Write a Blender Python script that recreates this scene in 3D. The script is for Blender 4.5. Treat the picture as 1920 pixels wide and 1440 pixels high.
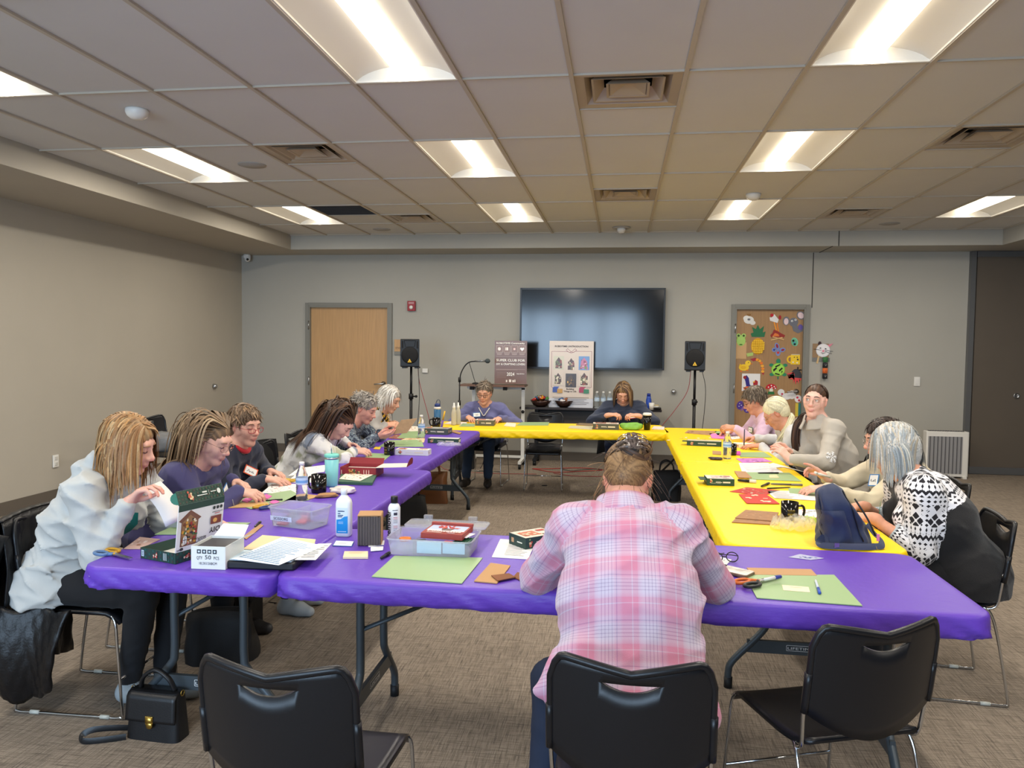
import bpy, bmesh, math, random
import numpy as np
from mathutils import Vector, Matrix, Euler
random.seed(7); rng = np.random.default_rng(7)
SC = bpy.context.scene
for o in list(bpy.data.objects): bpy.data.objects.remove(o)
C = SC.collection
PI = math.pi
# ------------------------------------------------------------------ camera, light, exposure
HC = 1.585                                   # eye height of the camera
FPX, YAW, PITCH, ROLL = 1445.9, 0.13953, 0.04963, 0.01129
def cam_axes():
    w = np.array([-math.sin(YAW)*math.cos(PITCH), math.cos(YAW)*math.cos(PITCH), -math.sin(PITCH)])
    r = np.array([math.cos(YAW), math.sin(YAW), 0.]); u = np.cross(r, w)
    return r*math.cos(ROLL)+u*math.sin(ROLL), -r*math.sin(ROLL)+u*math.cos(ROLL), w
CR, CU, CW = cam_axes()
cd = bpy.data.cameras.new('camera'); cam = bpy.data.objects.new('camera', cd); C.objects.link(cam)
cd.sensor_fit = 'HORIZONTAL'; cd.sensor_width = 36; cd.lens = FPX/1920*36; cd.clip_start = .05
M4 = Matrix.Identity(4)
for i in range(3):
    M4[i][0] = CR[i]; M4[i][1] = CU[i]; M4[i][2] = -CW[i]
cam.matrix_world = Matrix.Translation((0, 0, HC)) @ M4
SC.camera = cam
SC.view_settings.view_transform = 'Standard'; SC.view_settings.look = 'None'
SC.view_settings.gamma = 1; SC.view_settings.use_curve_mapping = False
SC.view_settings.exposure = 1.0
wd = bpy.data.worlds.new('sky'); SC.world = wd; wd.use_nodes = True
wd.node_tree.nodes['Background'].inputs[0].default_value = (.62, .78, 1, 1)
wd.node_tree.nodes['Background'].inputs[1].default_value = 1.0
TUBE_POWER, LAMP_W = 2.2, 15.0               # glow of the light lenses, watts of each ceiling lamp
def area(name, loc, size, energy, color, rot):
    l = bpy.data.lights.new(name, 'AREA'); l.shape = 'RECTANGLE'; l.size, l.size_y = size
    l.energy = energy; l.color = color
    o = bpy.data.objects.new(name, l); C.objects.link(o); o.location = loc; o.rotation_euler = rot
    return o
# daylight outside the window wall behind the photographer
area('window_daylight', (-1.7, -4.0, 1.9), (7.6, 2.8), 350, (.55, .76, 1.0), (PI/2, 0, 0))
# pixel ray helpers: where a sight line of the photograph meets a real plane of the room
def ray(x, y): return (x-960)/FPX*CR - (y-720)/FPX*CU + CW
def atz(x, y, z):
    d = ray(x, y); t = (z-HC)/d[2]; return Vector((d[0]*t, d[1]*t, z))
def aty(x, y, Y):
    d = ray(x, y); t = Y/d[1]; return Vector((d[0]*t, Y, HC+d[2]*t))
# ------------------------------------------------------------------ materials
def lin(c):
    if isinstance(c, str):
        c = c.lstrip('#'); c = [int(c[i:i+2], 16) for i in (0, 2, 4)]
    out = []
    for v in c[:3]:
        v = v/255.
        out.append(v/12.92 if v <= .04045 else ((v+.055)/1.055)**2.4)
    return tuple(out)+(1.,)
MATS = {}
def mat(name, col=(128, 128, 128), rough=.6, metal=0, bump=0, bscale=200, var=0, vscale=8, trans=0, ior=1.45, emit=None, attr=False, spec=.5, coat=0, sheen=0, alpha=1, stretch=None, sss=0):
    if name in MATS: return MATS[name]
    m = bpy.data.materials.new(name); m.use_nodes = True; MATS[name] = m
    nt = m.node_tree; N = nt.nodes; L = nt.links; b = N['Principled BSDF']
    I = b.inputs
    I['Base Color'].default_value = lin(col); I['Roughness'].default_value = rough; I['Metallic'].default_value = metal
    I['Specular IOR Level'].default_value = spec; I['IOR'].default_value = ior
    I['Transmission Weight'].default_value = trans; I['Alpha'].default_value = alpha
    I['Coat Weight'].default_value = coat; I['Coat Roughness'].default_value = .15
    I['Sheen Weight'].default_value = sheen
    if sss:
        I['Subsurface Weight'].default_value = sss; I['Subsurface Radius'].default_value = (.012, .005, .003); I['Subsurface Scale'].default_value = 1
    src = None
    if attr:
        a = N.new('ShaderNodeAttribute'); a.attribute_name = 'col'; src = a.outputs['Color']
    tc = None
    if bump or var:
        tc = N.new('ShaderNodeTexCoord'); co = tc.outputs['Object']
        if stretch:
            mp = N.new('ShaderNodeMapping'); mp.inputs['Scale'].default_value = stretch; L.new(co, mp.inputs[0]); co = mp.outputs[0]
    if var:
        n = N.new('ShaderNodeTexNoise'); n.inputs['Scale'].default_value = vscale; n.inputs['Detail'].default_value = 5
        L.new(co, n.inputs['Vector'])
        mr = N.new('ShaderNodeMapRange'); mr.inputs['From Min'].default_value = .25; mr.inputs['From Max'].default_value = .75
        mr.inputs['To Min'].default_value = 1-var; mr.inputs['To Max'].default_value = 1+var
        L.new(n.outputs['Fac'], mr.inputs['Value'])
        mx = N.new('ShaderNodeMix'); mx.data_type = 'RGBA'; mx.blend_type = 'MULTIPLY'; mx.inputs['Factor'].default_value = 1
        if src: L.new(src, mx.inputs['A'])
        else: mx.inputs['A'].default_value = lin(col)
        L.new(mr.outputs[0], mx.inputs['B']); src = mx.outputs['Result']
    if src: L.new(src, I['Base Color'])
    if bump:
        n = N.new('ShaderNodeTexNoise'); n.inputs['Scale'].default_value = bscale; n.inputs['Detail'].default_value = 3
        L.new(co, n.inputs['Vector'])
        bp = N.new('ShaderNodeBump'); bp.inputs['Strength'].default_value = min(1, bump); bp.inputs['Distance'].default_value = .004
        L.new(n.outputs['Fac'], bp.inputs['Height']); L.new(bp.outputs[0], I['Normal'])
    if emit:
        I['Emission Color'].default_value = lin(emit[0]); I['Emission Strength'].default_value = emit[1]
    return m
def nodes_of(m): return m.node_tree.nodes, m.node_tree.links, m.node_tree.nodes['Principled BSDF']
PRINT = mat('printed_card', rough=.5, attr=True)
PRINTG = mat('glossy_print', rough=.25, attr=True, spec=.5)
PAINT = mat('coloured_paper', rough=.75, attr=True, bump=.15, bscale=60)
# ------------------------------------------------------------------ mesh builder
class MB:
    def __init__(s): s.v = []; s.f = []; s.c = []; s.sm = []; s.n = 0; s.M = Matrix.Identity(4)
    def add(s, vs, fs, col=None, smooth=False):
        vs = np.asarray(vs, float).reshape(-1, 3)
        R = np.array(s.M.to_3x3()); t = np.array(s.M.translation)
        s.v.append(vs@R.T+t)
        for f in fs:
            s.f.append([i+s.n for i in f]); s.c.append(col); s.sm.append(smooth)
        s.n += len(vs); return s
    def at(s, loc=(0, 0, 0), rz=0, rx=0, ry=0): s.M = Matrix.Translation(Vector(loc)) @ Euler((rx, ry, rz)).to_matrix().to_4x4(); return s
    def box(s, c, d, col=None, rz=0):
        x, y, z = [q/2 for q in d]; cs, sn = math.cos(rz), math.sin(rz)
        vs = [(c[0]+a*cs-b*sn, c[1]+a*sn+b*cs, c[2]+e) for a, b, e in ((-x, -y, -z), (x, -y, -z), (x, y, -z), (-x, y, -z), (-x, -y, z), (x, -y, z), (x, y, z), (-x, y, z))]
        return s.add(vs, [(0, 3, 2, 1), (4, 5, 6, 7), (0, 1, 5, 4), (1, 2, 6, 5), (2, 3, 7, 6), (3, 0, 4, 7)], col)
    def prism(s, poly, z0, z1, col=None, smooth=False, bev=0, caps=True):
        n = len(poly); p = np.array(poly, float)
        rings = [(0, z0), (0, z1)]
        if bev: rings = [(-bev, z0), (-bev*.3, z0+bev*.3), (0, z0+bev), (0, z1-bev), (-bev*.3, z1-bev*.3), (-bev, z1)]
        e = np.roll(p, -1, 0)-np.roll(p, 1, 0); nr = np.stack([e[:, 1], -e[:, 0]], 1); nr /= np.linalg.norm(nr, axis=1)[:, None]+1e-9
        vs = []; fs = []
        for off, z in rings: vs += [(a[0], a[1], z) for a in p+nr*off]
        for k in range(len(rings)-1):
            for i in range(n): j = (i+1) % n; fs.append((k*n+i, k*n+j, (k+1)*n+j, (k+1)*n+i))
        if caps: fs.append(tuple(range(n-1, -1, -1))); fs.append(tuple(range((len(rings)-1)*n, len(rings)*n)))
        return s.add(vs, fs, col, smooth)
    def rbox(s, c, d, r=.01, bev=.003, col=None, seg=4, smooth=False):
        poly = [(c[0]+x, c[1]+y) for x, y in rrect(d[0], d[1], r, seg)]
        return s.prism(poly, c[2]-d[2]/2, c[2]+d[2]/2, col, smooth, bev)
    def tube(s, pts, r, seg=8, col=None, closed=False, caps=True, flat=None):
        P = np.array(pts, float); n = len(P); rr = np.full(n, r) if np.isscalar(r) else np.array(r, float)
        T = (np.roll(P, -1, 0)-np.roll(P, 1, 0)) if closed else np.gradient(P, axis=0)
        T /= np.linalg.norm(T, axis=1)[:, None]+1e-12
        a = np.array([0, 0, 1.]) if abs(T[0][2]) < .9 else np.array([1., 0, 0])
        vs = []; u = np.cross(T[0], a); u /= np.linalg.norm(u)
        th = np.arange(seg)*2*PI/seg
        for i in range(n):
            u = u-T[i]*(u@T[i]); u /= np.linalg.norm(u)+1e-12; w = np.cross(T[i], u)
            vs.append(P[i]+rr[i]*(np.cos(th)[:, None]*u*(flat or 1)+np.sin(th)[:, None]*w))
        fs = []
        for i in range(n if closed else n-1):
            j = (i+1) % n
            for k in range(seg): l = (k+1) % seg; fs.append((i*seg+k, i*seg+l, j*seg+l, j*seg+k))
        if caps and not closed: fs.append(tuple(range(seg-1, -1, -1))); fs.append(tuple((n-1)*seg+k for k in range(seg)))
        return s.add(np.concatenate(vs), fs, col, True)
    def ribbon(s, P, w, t, nrmls, col=None):
        P = np.asarray(P); n = len(P); T = np.gradient(P, axis=0); T /= np.linalg.norm(T, axis=1)[:, None]+1e-12
        U = np.cross(T, nrmls); U /= np.linalg.norm(U, axis=1)[:, None]+1e-12; Nn = np.cross(U, T)
        vs = np.stack([P+U*w[:, None], P+Nn*t[:, None], P-U*w[:, None]], 1).reshape(-1, 3)
        return s.add(vs, [(3*i+k, 3*i+k+1, 3*i+4+k, 3*i+3+k) for i in range(n-1) for k in range(2)], col, True)
    def lathe(s, prof, c=(0, 0, 0), seg=20, col=None, sx=1, sy=1, smooth=True):
        vs = []; fs = []; m = len(prof)
        for r, z in prof:
            for k in range(seg): a = 2*PI*k/seg; vs.append((c[0]+r*sx*math.cos(a), c[1]+r*sy*math.sin(a), c[2]+z))
        for i in range(m-1):
            for k in range(seg): l = (k+1) % seg; fs.append((i*seg+k, i*seg+l, (i+1)*seg+l, (i+1)*seg+k))
        s.add(vs, fs, col, smooth); k0 = s.n-m*seg
        if prof[0][0] > 1e-5: s.f.append([k0+k for k in range(seg-1, -1, -1)]); s.c.append(col); s.sm.append(False)
        if prof[-1][0] > 1e-5: s.f.append([k0+(m-1)*seg+k for k in range(seg)]); s.c.append(col); s.sm.append(False)
        return s
    def ball(s, c, r, col=None, seg=12, rings=8):
        r = (r, r, r) if np.isscalar(r) else r
        vs = [(c[0], c[1], c[2]-r[2])]; fs = []
        for i in range(1, rings):
            a = -PI/2+PI*i/rings
            for k in range(seg): b = 2*PI*k/seg; vs.append((c[0]+r[0]*math.cos(a)*math.cos(b), c[1]+r[1]*math.cos(a)*math.sin(b), c[2]+r[2]*math.sin(a)))
        vs.append((c[0], c[1], c[2]+r[2])); t = len(vs)-1
        for k in range(seg):
            l = (k+1) % seg; fs.append((0, 1+l, 1+k)); fs.append((t, 1+(rings-2)*seg+k, 1+(rings-2)*seg+l))
            for i in range(rings-2): fs.append((1+i*seg+k, 1+i*seg+l, 1+(i+1)*seg+l, 1+(i+1)*seg+k))
        return s.add(vs, fs, col, True)
    def grid(s, F, nu, nv, col=None, smooth=True, closed_u=False):
        vs = [F(i/(nu if closed_u else nu-1), j/(nv-1)) for j in range(nv) for i in range(nu)]
        fs = []
        for j in range(nv-1):
            for i in range(nu if closed_u else nu-1):
                k = (i+1) % nu; fs.append((j*nu+i, j*nu+k, (j+1)*nu+k, (j+1)*nu+i))
        return s.add(vs, fs, col, smooth)
    def poly(s, pts, col=None): return s.add(pts, [tuple(range(len(pts)))], col)
    def build(s, name, m, parent=None, loc=None, rz=0, merge=False):
        me = bpy.data.meshes.new(name)
        v = np.concatenate(s.v) if s.v else np.zeros((0, 3))
        me.from_pydata(v.tolist(), [], s.f); me.update()
        me.polygons.foreach_set('use_smooth', s.sm)
        if any(c is not None for c in s.c):
            ca = me.color_attributes.new('col', 'FLOAT_COLOR', 'CORNER')
            arr = []
            cache = {}
            for f, c in zip(s.f, s.c):
                k = str(c)
                if k not in cache: cache[k] = lin(c if c is not None else (200, 200, 200))
                arr += list(cache[k])*len(f)
            ca.data.foreach_set('color', arr)
        if m: me.materials.append(m)
        o = bpy.data.objects.new(name, me); C.objects.link(o)
        if parent: o.parent = parent
        if loc is not None: o.location = loc
        if rz: o.rotation_euler.z = rz
        return o
def rrect(w, h, r, seg=4):
    r = min(r, w/2-1e-4, h/2-1e-4); out = []
    for cx, cy, a0 in ((w/2-r, h/2-r, 0), (-w/2+r, h/2-r, 90), (-w/2+r, -h/2+r, 180), (w/2-r, -h/2+r, 270)):
        for k in range(seg+1): a = math.radians(a0+90*k/seg); out.append((cx+r*math.cos(a), cy+r*math.sin(a)))
    return out
def spline(pts, n=6):
    P = np.array(pts, float); out = []
    Q = np.concatenate([[2*P[0]-P[1]], P, [2*P[-1]-P[-2]]])
    for i in range(1, len(Q)-2):
        for k in range(n):
            t = k/n; a, b, c, d = Q[i-1:i+3]
            out.append(.5*((2*b)+(-a+c)*t+(2*a-5*b+4*c-d)*t*t+(-a+3*b-3*c+d)*t**3))
    out.append(P[-1]); return np.array(out)
def ell(cx, cy, rx, ry, n=14, a0=0, a1=360, rot=0):
    out = []
    for k in range(n if a1-a0 >= 360 else n+1):
        a = math.radians(a0+(a1-a0)*k/n); x, y = rx*math.cos(a), ry*math.sin(a); c, s = math.cos(rot), math.sin(rot)
        out.append((cx+x*c-y*s, cy+x*s+y*c))
    return out
def rct(x0, y0, x1, y1): return [(x0, y0), (x1, y0), (x1, y1), (x0, y1)]
# ------------------------------------------------------------------ objects and tags
def tag(o, label=None, cat=None, group=None, kind=None):
    if label: o['label'] = label
    if cat: o['category'] = cat
    if group: o['group'] = group
    if kind: o['kind'] = kind
    return o
def thing(name, label, cat, loc=(0, 0, 0), rz=0, group=None):
    o = bpy.data.objects.new(name, None); C.objects.link(o); o.empty_display_size = .05
    o.location = loc; o.rotation_euler.z = rz
    return tag(o, label, cat, group)
def struct(o): o['kind'] = 'structure'; return o
def dup(root, loc, rz=0, label=None, group=None):
    def cp(o, par):
        c = o.copy(); C.objects.link(c)
        if par: c.parent = par
        for ch in o.children: cp(ch, c)
        return c
    r = cp(root, None); r.location = loc; r.rotation_euler.z = rz
    if label: r['label'] = label
    if group: r['group'] = group
    return r
# flat print: coloured polygons laid on a face of a thing, each a hair above the last
class Decal:
    def __init__(s, org, ex, ey):
        s.o = np.array(org, float); s.x = np.array(ex, float); s.y = np.array(ey, float)
        n = np.cross(s.x, s.y); s.nrm = n/np.linalg.norm(n); s.k = 0; s.mb = MB()
    def p(s, poly, col):
        s.k += 1; off = .0004+.00006*s.k
        s.mb.poly([s.o+s.x*a+s.y*b+s.nrm*off for a, b in poly], col); return s
    def r(s, x0, y0, x1, y1, col): return s.p(rct(x0, y0, x1, y1), col)
    def line(s, pts, w, col):
        P = np.array(pts, float)
        for a, b in zip(P[:-1], P[1:]):
            d = b-a; n = np.array([-d[1], d[0]])/(np.linalg.norm(d)+1e-9)*w/2; s.p([a-n, b-n, b+n, a+n], col)
        return s
    def build(s, name='print', m=None, parent=None): return s.mb.build(name, m or PRINT, parent)
def lettering(txt, org, ex, ey, size, col, parent, m=None, align='LEFT', name='lettering', off=.0016, bold=False, wfit=None):
    """flat letters in the plane spanned by unit vectors ex, ey"""
    cu = bpy.data.curves.new('lettering', 'FONT'); cu.body = txt; cu.size = size; cu.align_x = align; cu.resolution_u = 2
    if bold: cu.offset = size*.022
    t = bpy.data.objects.new('lettering', cu); me = bpy.data.meshes.new_from_object(t)
    bpy.data.objects.remove(t); bpy.data.curves.remove(cu)
    ex = Vector(ex).normalized(); ey = Vector(ey).normalized(); n = ex.cross(ey)
    if wfit and me.vertices:
        w = max(v.co.x for v in me.vertices)-min(v.co.x for v in me.vertices); sx = wfit/w
    else: sx = 1
    for v in me.vertices: v.co = Vector(org)+ex*(v.co.x*sx)+ey*v.co.y+n*off
    me.materials.clear(); me.materials.append(m or mat('ink_%02x%02x%02x' % tuple(col), col, .5))
    o = bpy.data.objects.new(name, me); C.objects.link(o)
    if parent: o.parent = parent
    return o
# ------------------------------------------------------------------ the room
XL, XR, YB, YF, ZC, ZS = -5.5, 5.62, 10.66, -3.6, 3.04, 2.855
XS, YS = -4.46, 10.02                          # faces of the dropped soffits
WALL = mat('painted_wall', (176, 169, 156), .75, bump=.12, bscale=350, var=.03, vscale=1.5)
WALLB = mat('painted_back_wall', (172, 169, 160), .7, bump=.12, bscale=350, var=.03, vscale=1.5)
# carpet: cross-hatched loop pile
def carpet():
    m = mat('carpet', (124, 108, 92), .95); N, L, b = nodes_of(m)
    tc = N.new('ShaderNodeTexCoord'); outs = []
    for sc in ((230, 9, 1), (9, 230, 1), (120, 6, 1), (6, 120, 1)):
        mp = N.new('ShaderNodeMapping'); mp.inputs['Scale'].default_value = sc; L.new(tc.outputs['Object'], mp.inputs[0])
        mp.inputs['Rotation'].default_value = (0, 0, .05)
        n = N.new('ShaderNodeTexNoise'); n.inputs['Scale'].default_value = 1; n.inputs['Detail'].default_value = 2; L.new(mp.outputs[0], n.inputs['Vector']); outs.append(n.outputs['Fac'])
    def mth(op, a, bb):
        k = N.new('ShaderNodeMath'); k.operation = op
        for i, q in enumerate((a, bb)):
            if isinstance(q, (int, float)): k.inputs[i].default_value = q
            else: L.new(q, k.inputs[i])
        return k.outputs[0]
    s = mth('ADD', mth('MINIMUM', outs[0], outs[1]), mth('MULTIPLY', mth('ADD', outs[2], outs[3]), .35))
    fine = N.new('ShaderNodeTexNoise'); fine.inputs['Scale'].default_value = 420; L.new(tc.outputs['Object'], fine.inputs['Vector'])
    s = mth('ADD', s, mth('MULTIPLY', fine.outputs['Fac'], .18))
    cr = N.new('ShaderNodeValToRGB'); L.new(s, cr.inputs[0]); e = cr.color_ramp.elements
    e[0].position = .64; e[0].color = lin((82, 73, 66)); e[1].position = 1.0; e[1].color = lin((150, 137, 122))
    k = e.new(.84); k.color = lin((122, 110, 97))
    L.new(cr.outputs[0], b.inputs['Base Color'])
    bp = N.new('ShaderNodeBump'); bp.inputs['Strength'].default_value = .5; bp.inputs['Distance'].default_value = .004
    L.new(s, bp.inputs['Height']); L.new(bp.outputs[0], b.inputs['Normal']); return m
struct(MB().box(((XL+XR)/2, (YB+YF)/2, -.05), (XR-XL+.6, YB-YF+.6, .1)).build('floor', carpet()))
TH = .15
struct(MB().box((XL-TH/2, (YB+YF)/2, 1.6), (TH, YB-YF, 3.4)).build('wall_left', WALL))
struct(MB().box((XR+TH/2, (YB+YF)/2, 1.6), (TH, YB-YF, 3.4)).build('wall_right', mat('dark_partition', (88, 80, 72), .8, bump=.2, bscale=300)))
# back wall with its two door openings cut out
D1 = (-4.47, -3.27); D2 = (1.50, 2.41); DH = 2.125
wb = MB()
for x0, x1, z0, z1 in ((XL-TH, D1[0], -.1, 3.3), (D1[1], D2[0], -.1, 3.3), (D2[1], XR+TH, -.1, 3.3), (D1[0], D1[1], DH, 3.3), (D2[0], D2[1], DH, 3.3)):
    wb.box(((x0+x1)/2, YB+TH/2, (z0+z1)/2), (x1-x0, TH, z1-z0))
wall_back = struct(wb.build('wall_back', WALLB))
DARK = mat('wall_joint', (62, 60, 56), .8)
tag(MB().box((2.485, YB-.002, 2.49), (.010, .006, .72)).build('panel_joint', DARK, wall_back))
# window wall behind the photographer
wf = MB(); WX0, WX1, WZ0, WZ1 = -5.2, .55, .35, 2.75
for x0, x1, z0, z1 in ((XL-TH, WX0, -.1, 3.3), (WX1, XR+TH, -.1, 3.3), (WX0, WX1, -.1, WZ0), (WX0, WX1, WZ1, 3.3)):
    wf.box(((x0+x1)/2, YF-TH/2, (z0+z1)/2), (x1-x0, TH, z1-z0))
struct(wf.build('wall_front', WALLB))
FR = mat('window_frame', (70, 72, 76), .5)
for i in range(5):
    a = WX0+(WX1-WX0)*i/5; b_ = WX0+(WX1-WX0)*(i+1)/5
    f = MB()
    for x in (a+.035, b_-.035): f.box((x, YF-.07, (WZ0+WZ1)/2), (.07, .1, WZ1-WZ0))
    for z in (WZ0+.03, WZ1-.03, 1.0): f.box(((a+b_)/2, YF-.07, z), (b_-a-.14, .09, .06))
    w = struct(f.build('window_%d' % (i+1), FR))
# soffits along the left, back and right walls
sf = MB()
sf.box(((XL+XS)/2, (YF+YB)/2, (ZS+3.3)/2), (XS-XL, YB-YF, 3.3-ZS))
struct(sf.build('soffit_left', WALL))
struct(MB().box(((XS+4.5)/2, (YS+YB)/2, (ZS+3.3)/2), (4.5-XS-.002, YB-YS, 3.3-ZS)).build('soffit_back', WALLB))
struct(MB().box(((4.5+XR)/2, (YF+YB)/2, (ZS+3.3)/2), (XR-4.5, YB-YF, 3.3-ZS)).build('soffit_right', WALLB))
tag(MB().box((2.63, YS-.002, (ZS+ZC)/2), (.010, .006, ZC-ZS)).build('panel_joint', DARK, bpy.data.objects['soffit_back']))
tag(MB().box((2.56, (YS+YB)/2, ZS-.002), (.010, YB-YS, .006)).build('panel_joint', DARK, bpy.data.objects['soffit_back']))
# baseboards
BB = mat('rubber_baseboard', (96, 88, 79), .6)
def base(name, x0, y0, x1, y1): struct(MB().box(((x0+x1)/2, (y0+y1)/2, .06), (abs(x1-x0)+.012, abs(y1-y0)+.012, .12)).build(name, BB))
base('baseboard_left', XL+.006, YF, XL+.006, YB)
bb = MB()
for a, b_ in ((XL, D1[0]-.05), (D1[1]+.05, D2[0]-.05), (D2[1]+.05, 4.36)): bb.box(((a+b_)/2, YB-.006, .06), (b_-a, .012, .12))
struct(bb.build('baseboard_back', BB))
# doors
OAK = mat('oak_veneer', (190, 150, 104), .42, var=.10, vscale=6, stretch=(9, 9, .5), bump=.05, bscale=40)
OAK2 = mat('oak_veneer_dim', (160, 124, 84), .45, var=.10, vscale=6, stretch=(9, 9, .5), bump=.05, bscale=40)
STEEL = mat('brushed_steel', (190, 192, 195), .3, 1)
CHROME = mat('chrome', (215, 218, 222), .12, 1)
JAMB = mat('door_frame_paint', (128, 127, 120), .5)
def door(n, x0, x1, m, lever, hinge_left=True):
    d = struct(MB().box(((x0+x1)/2, YB+.045, DH/2+.004), (x1-x0-.012, .045, DH-.012)).build('door_%d' % n, m))
    f = MB()
    for x in (x0-.02, x1+.02): f.box((x, YB+.0, DH/2+.02), (.05, .07, DH+.05))
    f.box(((x0+x1)/2, YB, DH+.024), (x1-x0-.012, .068, .046))
    for x in (x0+.012, x1-.012): f.box((x, YB+.02, DH/2), (.024, .1, DH))
    f.box(((x0+x1)/2, YB+.02, DH-.010), (x1-x0-.05, .098, .022))
    struct(f.build('door_frame', JAMB, d))
    for z in (.25, 1.05, 1.85):
        tag(MB().tube([(x0+.008, YB-.04, z-.06), (x0+.008, YB-.04, z+.06)], .008, 8).build('hinge', STEEL, d))
    if lever:
        lv = MB(); cx = x1-.09
        lv.at((cx, YB+.02, 1.02), rx=PI/2).lathe([(.001, 0), (.034, 0), (.034, .012), (.014, .016), (.014, .055), (.001, .055)], seg=18)
        lv.at().tube(spline([(cx, YB-.033, 1.02), (cx-.06, YB-.036, 1.018), (cx-.125, YB-.03, 1.012)]), .010, 8)
        lv.build('door_handle', STEEL, d)
    return d
door(1, D1[0], D1[1], OAK, True); door_craft = door(2, D2[0], D2[1], OAK2, True)
# partition panel at the right end of the back wall
px0, px1 = 4.40, 5.20
pm = mat('partition_fabric', (97, 88, 78), .85, bump=.25, bscale=260, var=.04, vscale=3)
pn = struct(MB().box(((px0+px1)/2+.02, YB-.02, 1.43), (px1-px0-.12, .05, 2.78)).build('door_3', pm))
f = MB()
for x in (px0+.03, px1+.02): f.box((x, YB-.025, 1.427), (.06, .08, 2.85))
f.box(((px0+px1)/2+.02, YB-.025, .05), (px1-px0-.1, .075, .09)); f.box(((px0+px1)/2+.02, YB-.025, 2.815), (px1-px0-.1, .075, .07))
struct(f.build('panel_frame', mat('grey_aluminium', (120, 122, 124), .4, .6), pn))
MB().at((px1-.2, YB-.05, 1.02), rx=PI/2).lathe([(.001, 0), (.034, 0), (.034, .01), (.026, .012), (.024, .003), (.001, .003)], seg=18).box((0, 0, .006), (.045, .012, .008)).build('recessed_pull', STEEL, pn)
struct(MB().box((5.43, YB-.12, 1.425), (.34, .2, 2.85)).build('trim_1', mat('dark_partition', (88, 80, 72))))
# ceiling: exposed grid and lift-out tiles
X0, Y0, TW = -.2918, 4.235, .6096
GRID = mat('ceiling_grid', (186, 176, 160), .5)
TILE = mat('ceiling_tile', (205, 204, 202), .9, bump=.12, bscale=500, var=.015, vscale=3)
cl = struct(MB().box(((XS+4.5)/2, (YF+YS)/2, 3.27), (4.5-XS, YS-YF, .06)).build('ceiling', mat('plenum', (40, 40, 42), .9)))
g = MB(); xs = [XS]+[X0+TW*k for k in range(-6, 8)]+[4.5]
ys = [Y0+1.2192*m for m in range(-4, 5)]
for k in range(-6, 8): g.box((X0+TW*k, (YF+YS)/2, ZC+.004), (.024, YS-YF, .012))
for k in (-6.87, 7.86): g.box((X0+TW*k, (YF+YS)/2, ZC+.004), (.024, YS-YF, .012))
for y in ys: g.box(((XS+4.5)/2, y, ZC+.006), (4.5-XS, .014, .012))
g.box(((XS+4.5)/2, YS-.012, ZC+.005), (4.5-XS, .024, .012))
lights = [(-2, -1), (-6, -1), (2, -1), (6, -1), (-6, 1), (-2, 1), (2, 1), (6, 1), (-6, 3), (-2, 3), (2, 3), (6, 3), (-2, -3), (2, -3), (-6, -3), (6, -3)]
vents = [(0, 0, 'n'), (-4, 1, 'n'), (4, 1, 'n'), (0, 2, 'f'), (-4, 3, 'f'), (4, 3, 'f'), (-5, 3, 'r')]
edges_y = [YF]+ys+[YS]
for bi in range(len(xs)-1):
    col = bi-7
    for ri in range(len(edges_y)-1):
        row = ri-5
        x0, x1, y0, y1 = xs[bi], xs[bi+1], edges_y[ri], edges_y[ri+1]
        if (col, row) in lights: continue
        v = [q for q in vents if (q[0], q[1]) == (col, row)]
        if v:
            ym = y0+TW
            if v[0][2] == 'f': y1 = ym; g.box(((x0+x1)/2, ym, ZC+.006), (TW, .014, .012))
            else: y0 = ym; g.box(((x0+x1)/2, ym, ZC+.006), (TW, .014, .012))
        if y1-y0 < .05: continue
        t = MB().box(((x0+x1)/2, (y0+y1)/2, ZC+.018), (x1-x0-.016, y1-y0-.010, .014)).build('ceiling_tile', TILE, cl)
struct(g.build('ceiling_grid', GRID, cl))
# recessed lights
REFL = mat('light_reflector', (226, 222, 214), .5)
LENS = mat('light_lens', (255, 252, 240), .4, emit=((255, 244, 222), TUBE_POWER))
def make_light(lab, loc):
    t = thing('ceiling_light', lab, 'ceiling light', loc, 0, 'recessed ceiling lights')
    w, l = TW/2-.02, 1.2192/2-.012
    r = MB()
    def F(u, v):
        x = (u*2-1)*w; y = (v*2-1)*l
        return (x, y, .012+.075*max(0, 1-(abs(x)/w)**2.2)**.8)
    r.grid(F, 17, 2)
    for s_ in (-1, 1):
        pts = [(-w, s_*l, .012)]+[F(i/16, 0)[:1]+(s_*l,)+F(i/16, 0)[2:] for i in range(17)]+[(w, s_*l, .012)]
        r.add(pts, [tuple(range(len(pts)))])
    for s_ in (-1, 1): r.box((s_*(w+.006), 0, .008), (.014, 2*l+.02, .012)); r.box((0, s_*(l+.003), .008), (2*w, .012, .012))
    r.build('reflector', REFL, t)
    e = MB()
    a = np.linspace(0, PI, 11)
    prof = [(.068*math.cos(q), .075-.058*math.sin(q)) for q in a]
    vs = [(x, y, z) for y in (-l+.02, l-.02) for x, z in prof]; n = len(prof)
    e.add(vs, [(i, i+1, n+i+1, n+i) for i in range(n-1)], None, True)
    e.add(vs, [tuple(range(n)), tuple(range(2*n-1, n-1, -1))])
    e.build('lens', LENS, t)
    l = bpy.data.lights.new('lamp', 'AREA'); l.shape = 'RECTANGLE'; l.size, l.size_y = .12, 1.16; l.energy = LAMP_W; l.color = (1, .93, .82)
    o = bpy.data.objects.new('lamp', l); C.objects.link(o); o.parent = t; o.location = (0, 0, .013)
    return t
def grid_pt(c, r): return (X0+TW*(c+.5), Y0+1.2192*(r+.5), ZC)
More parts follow.
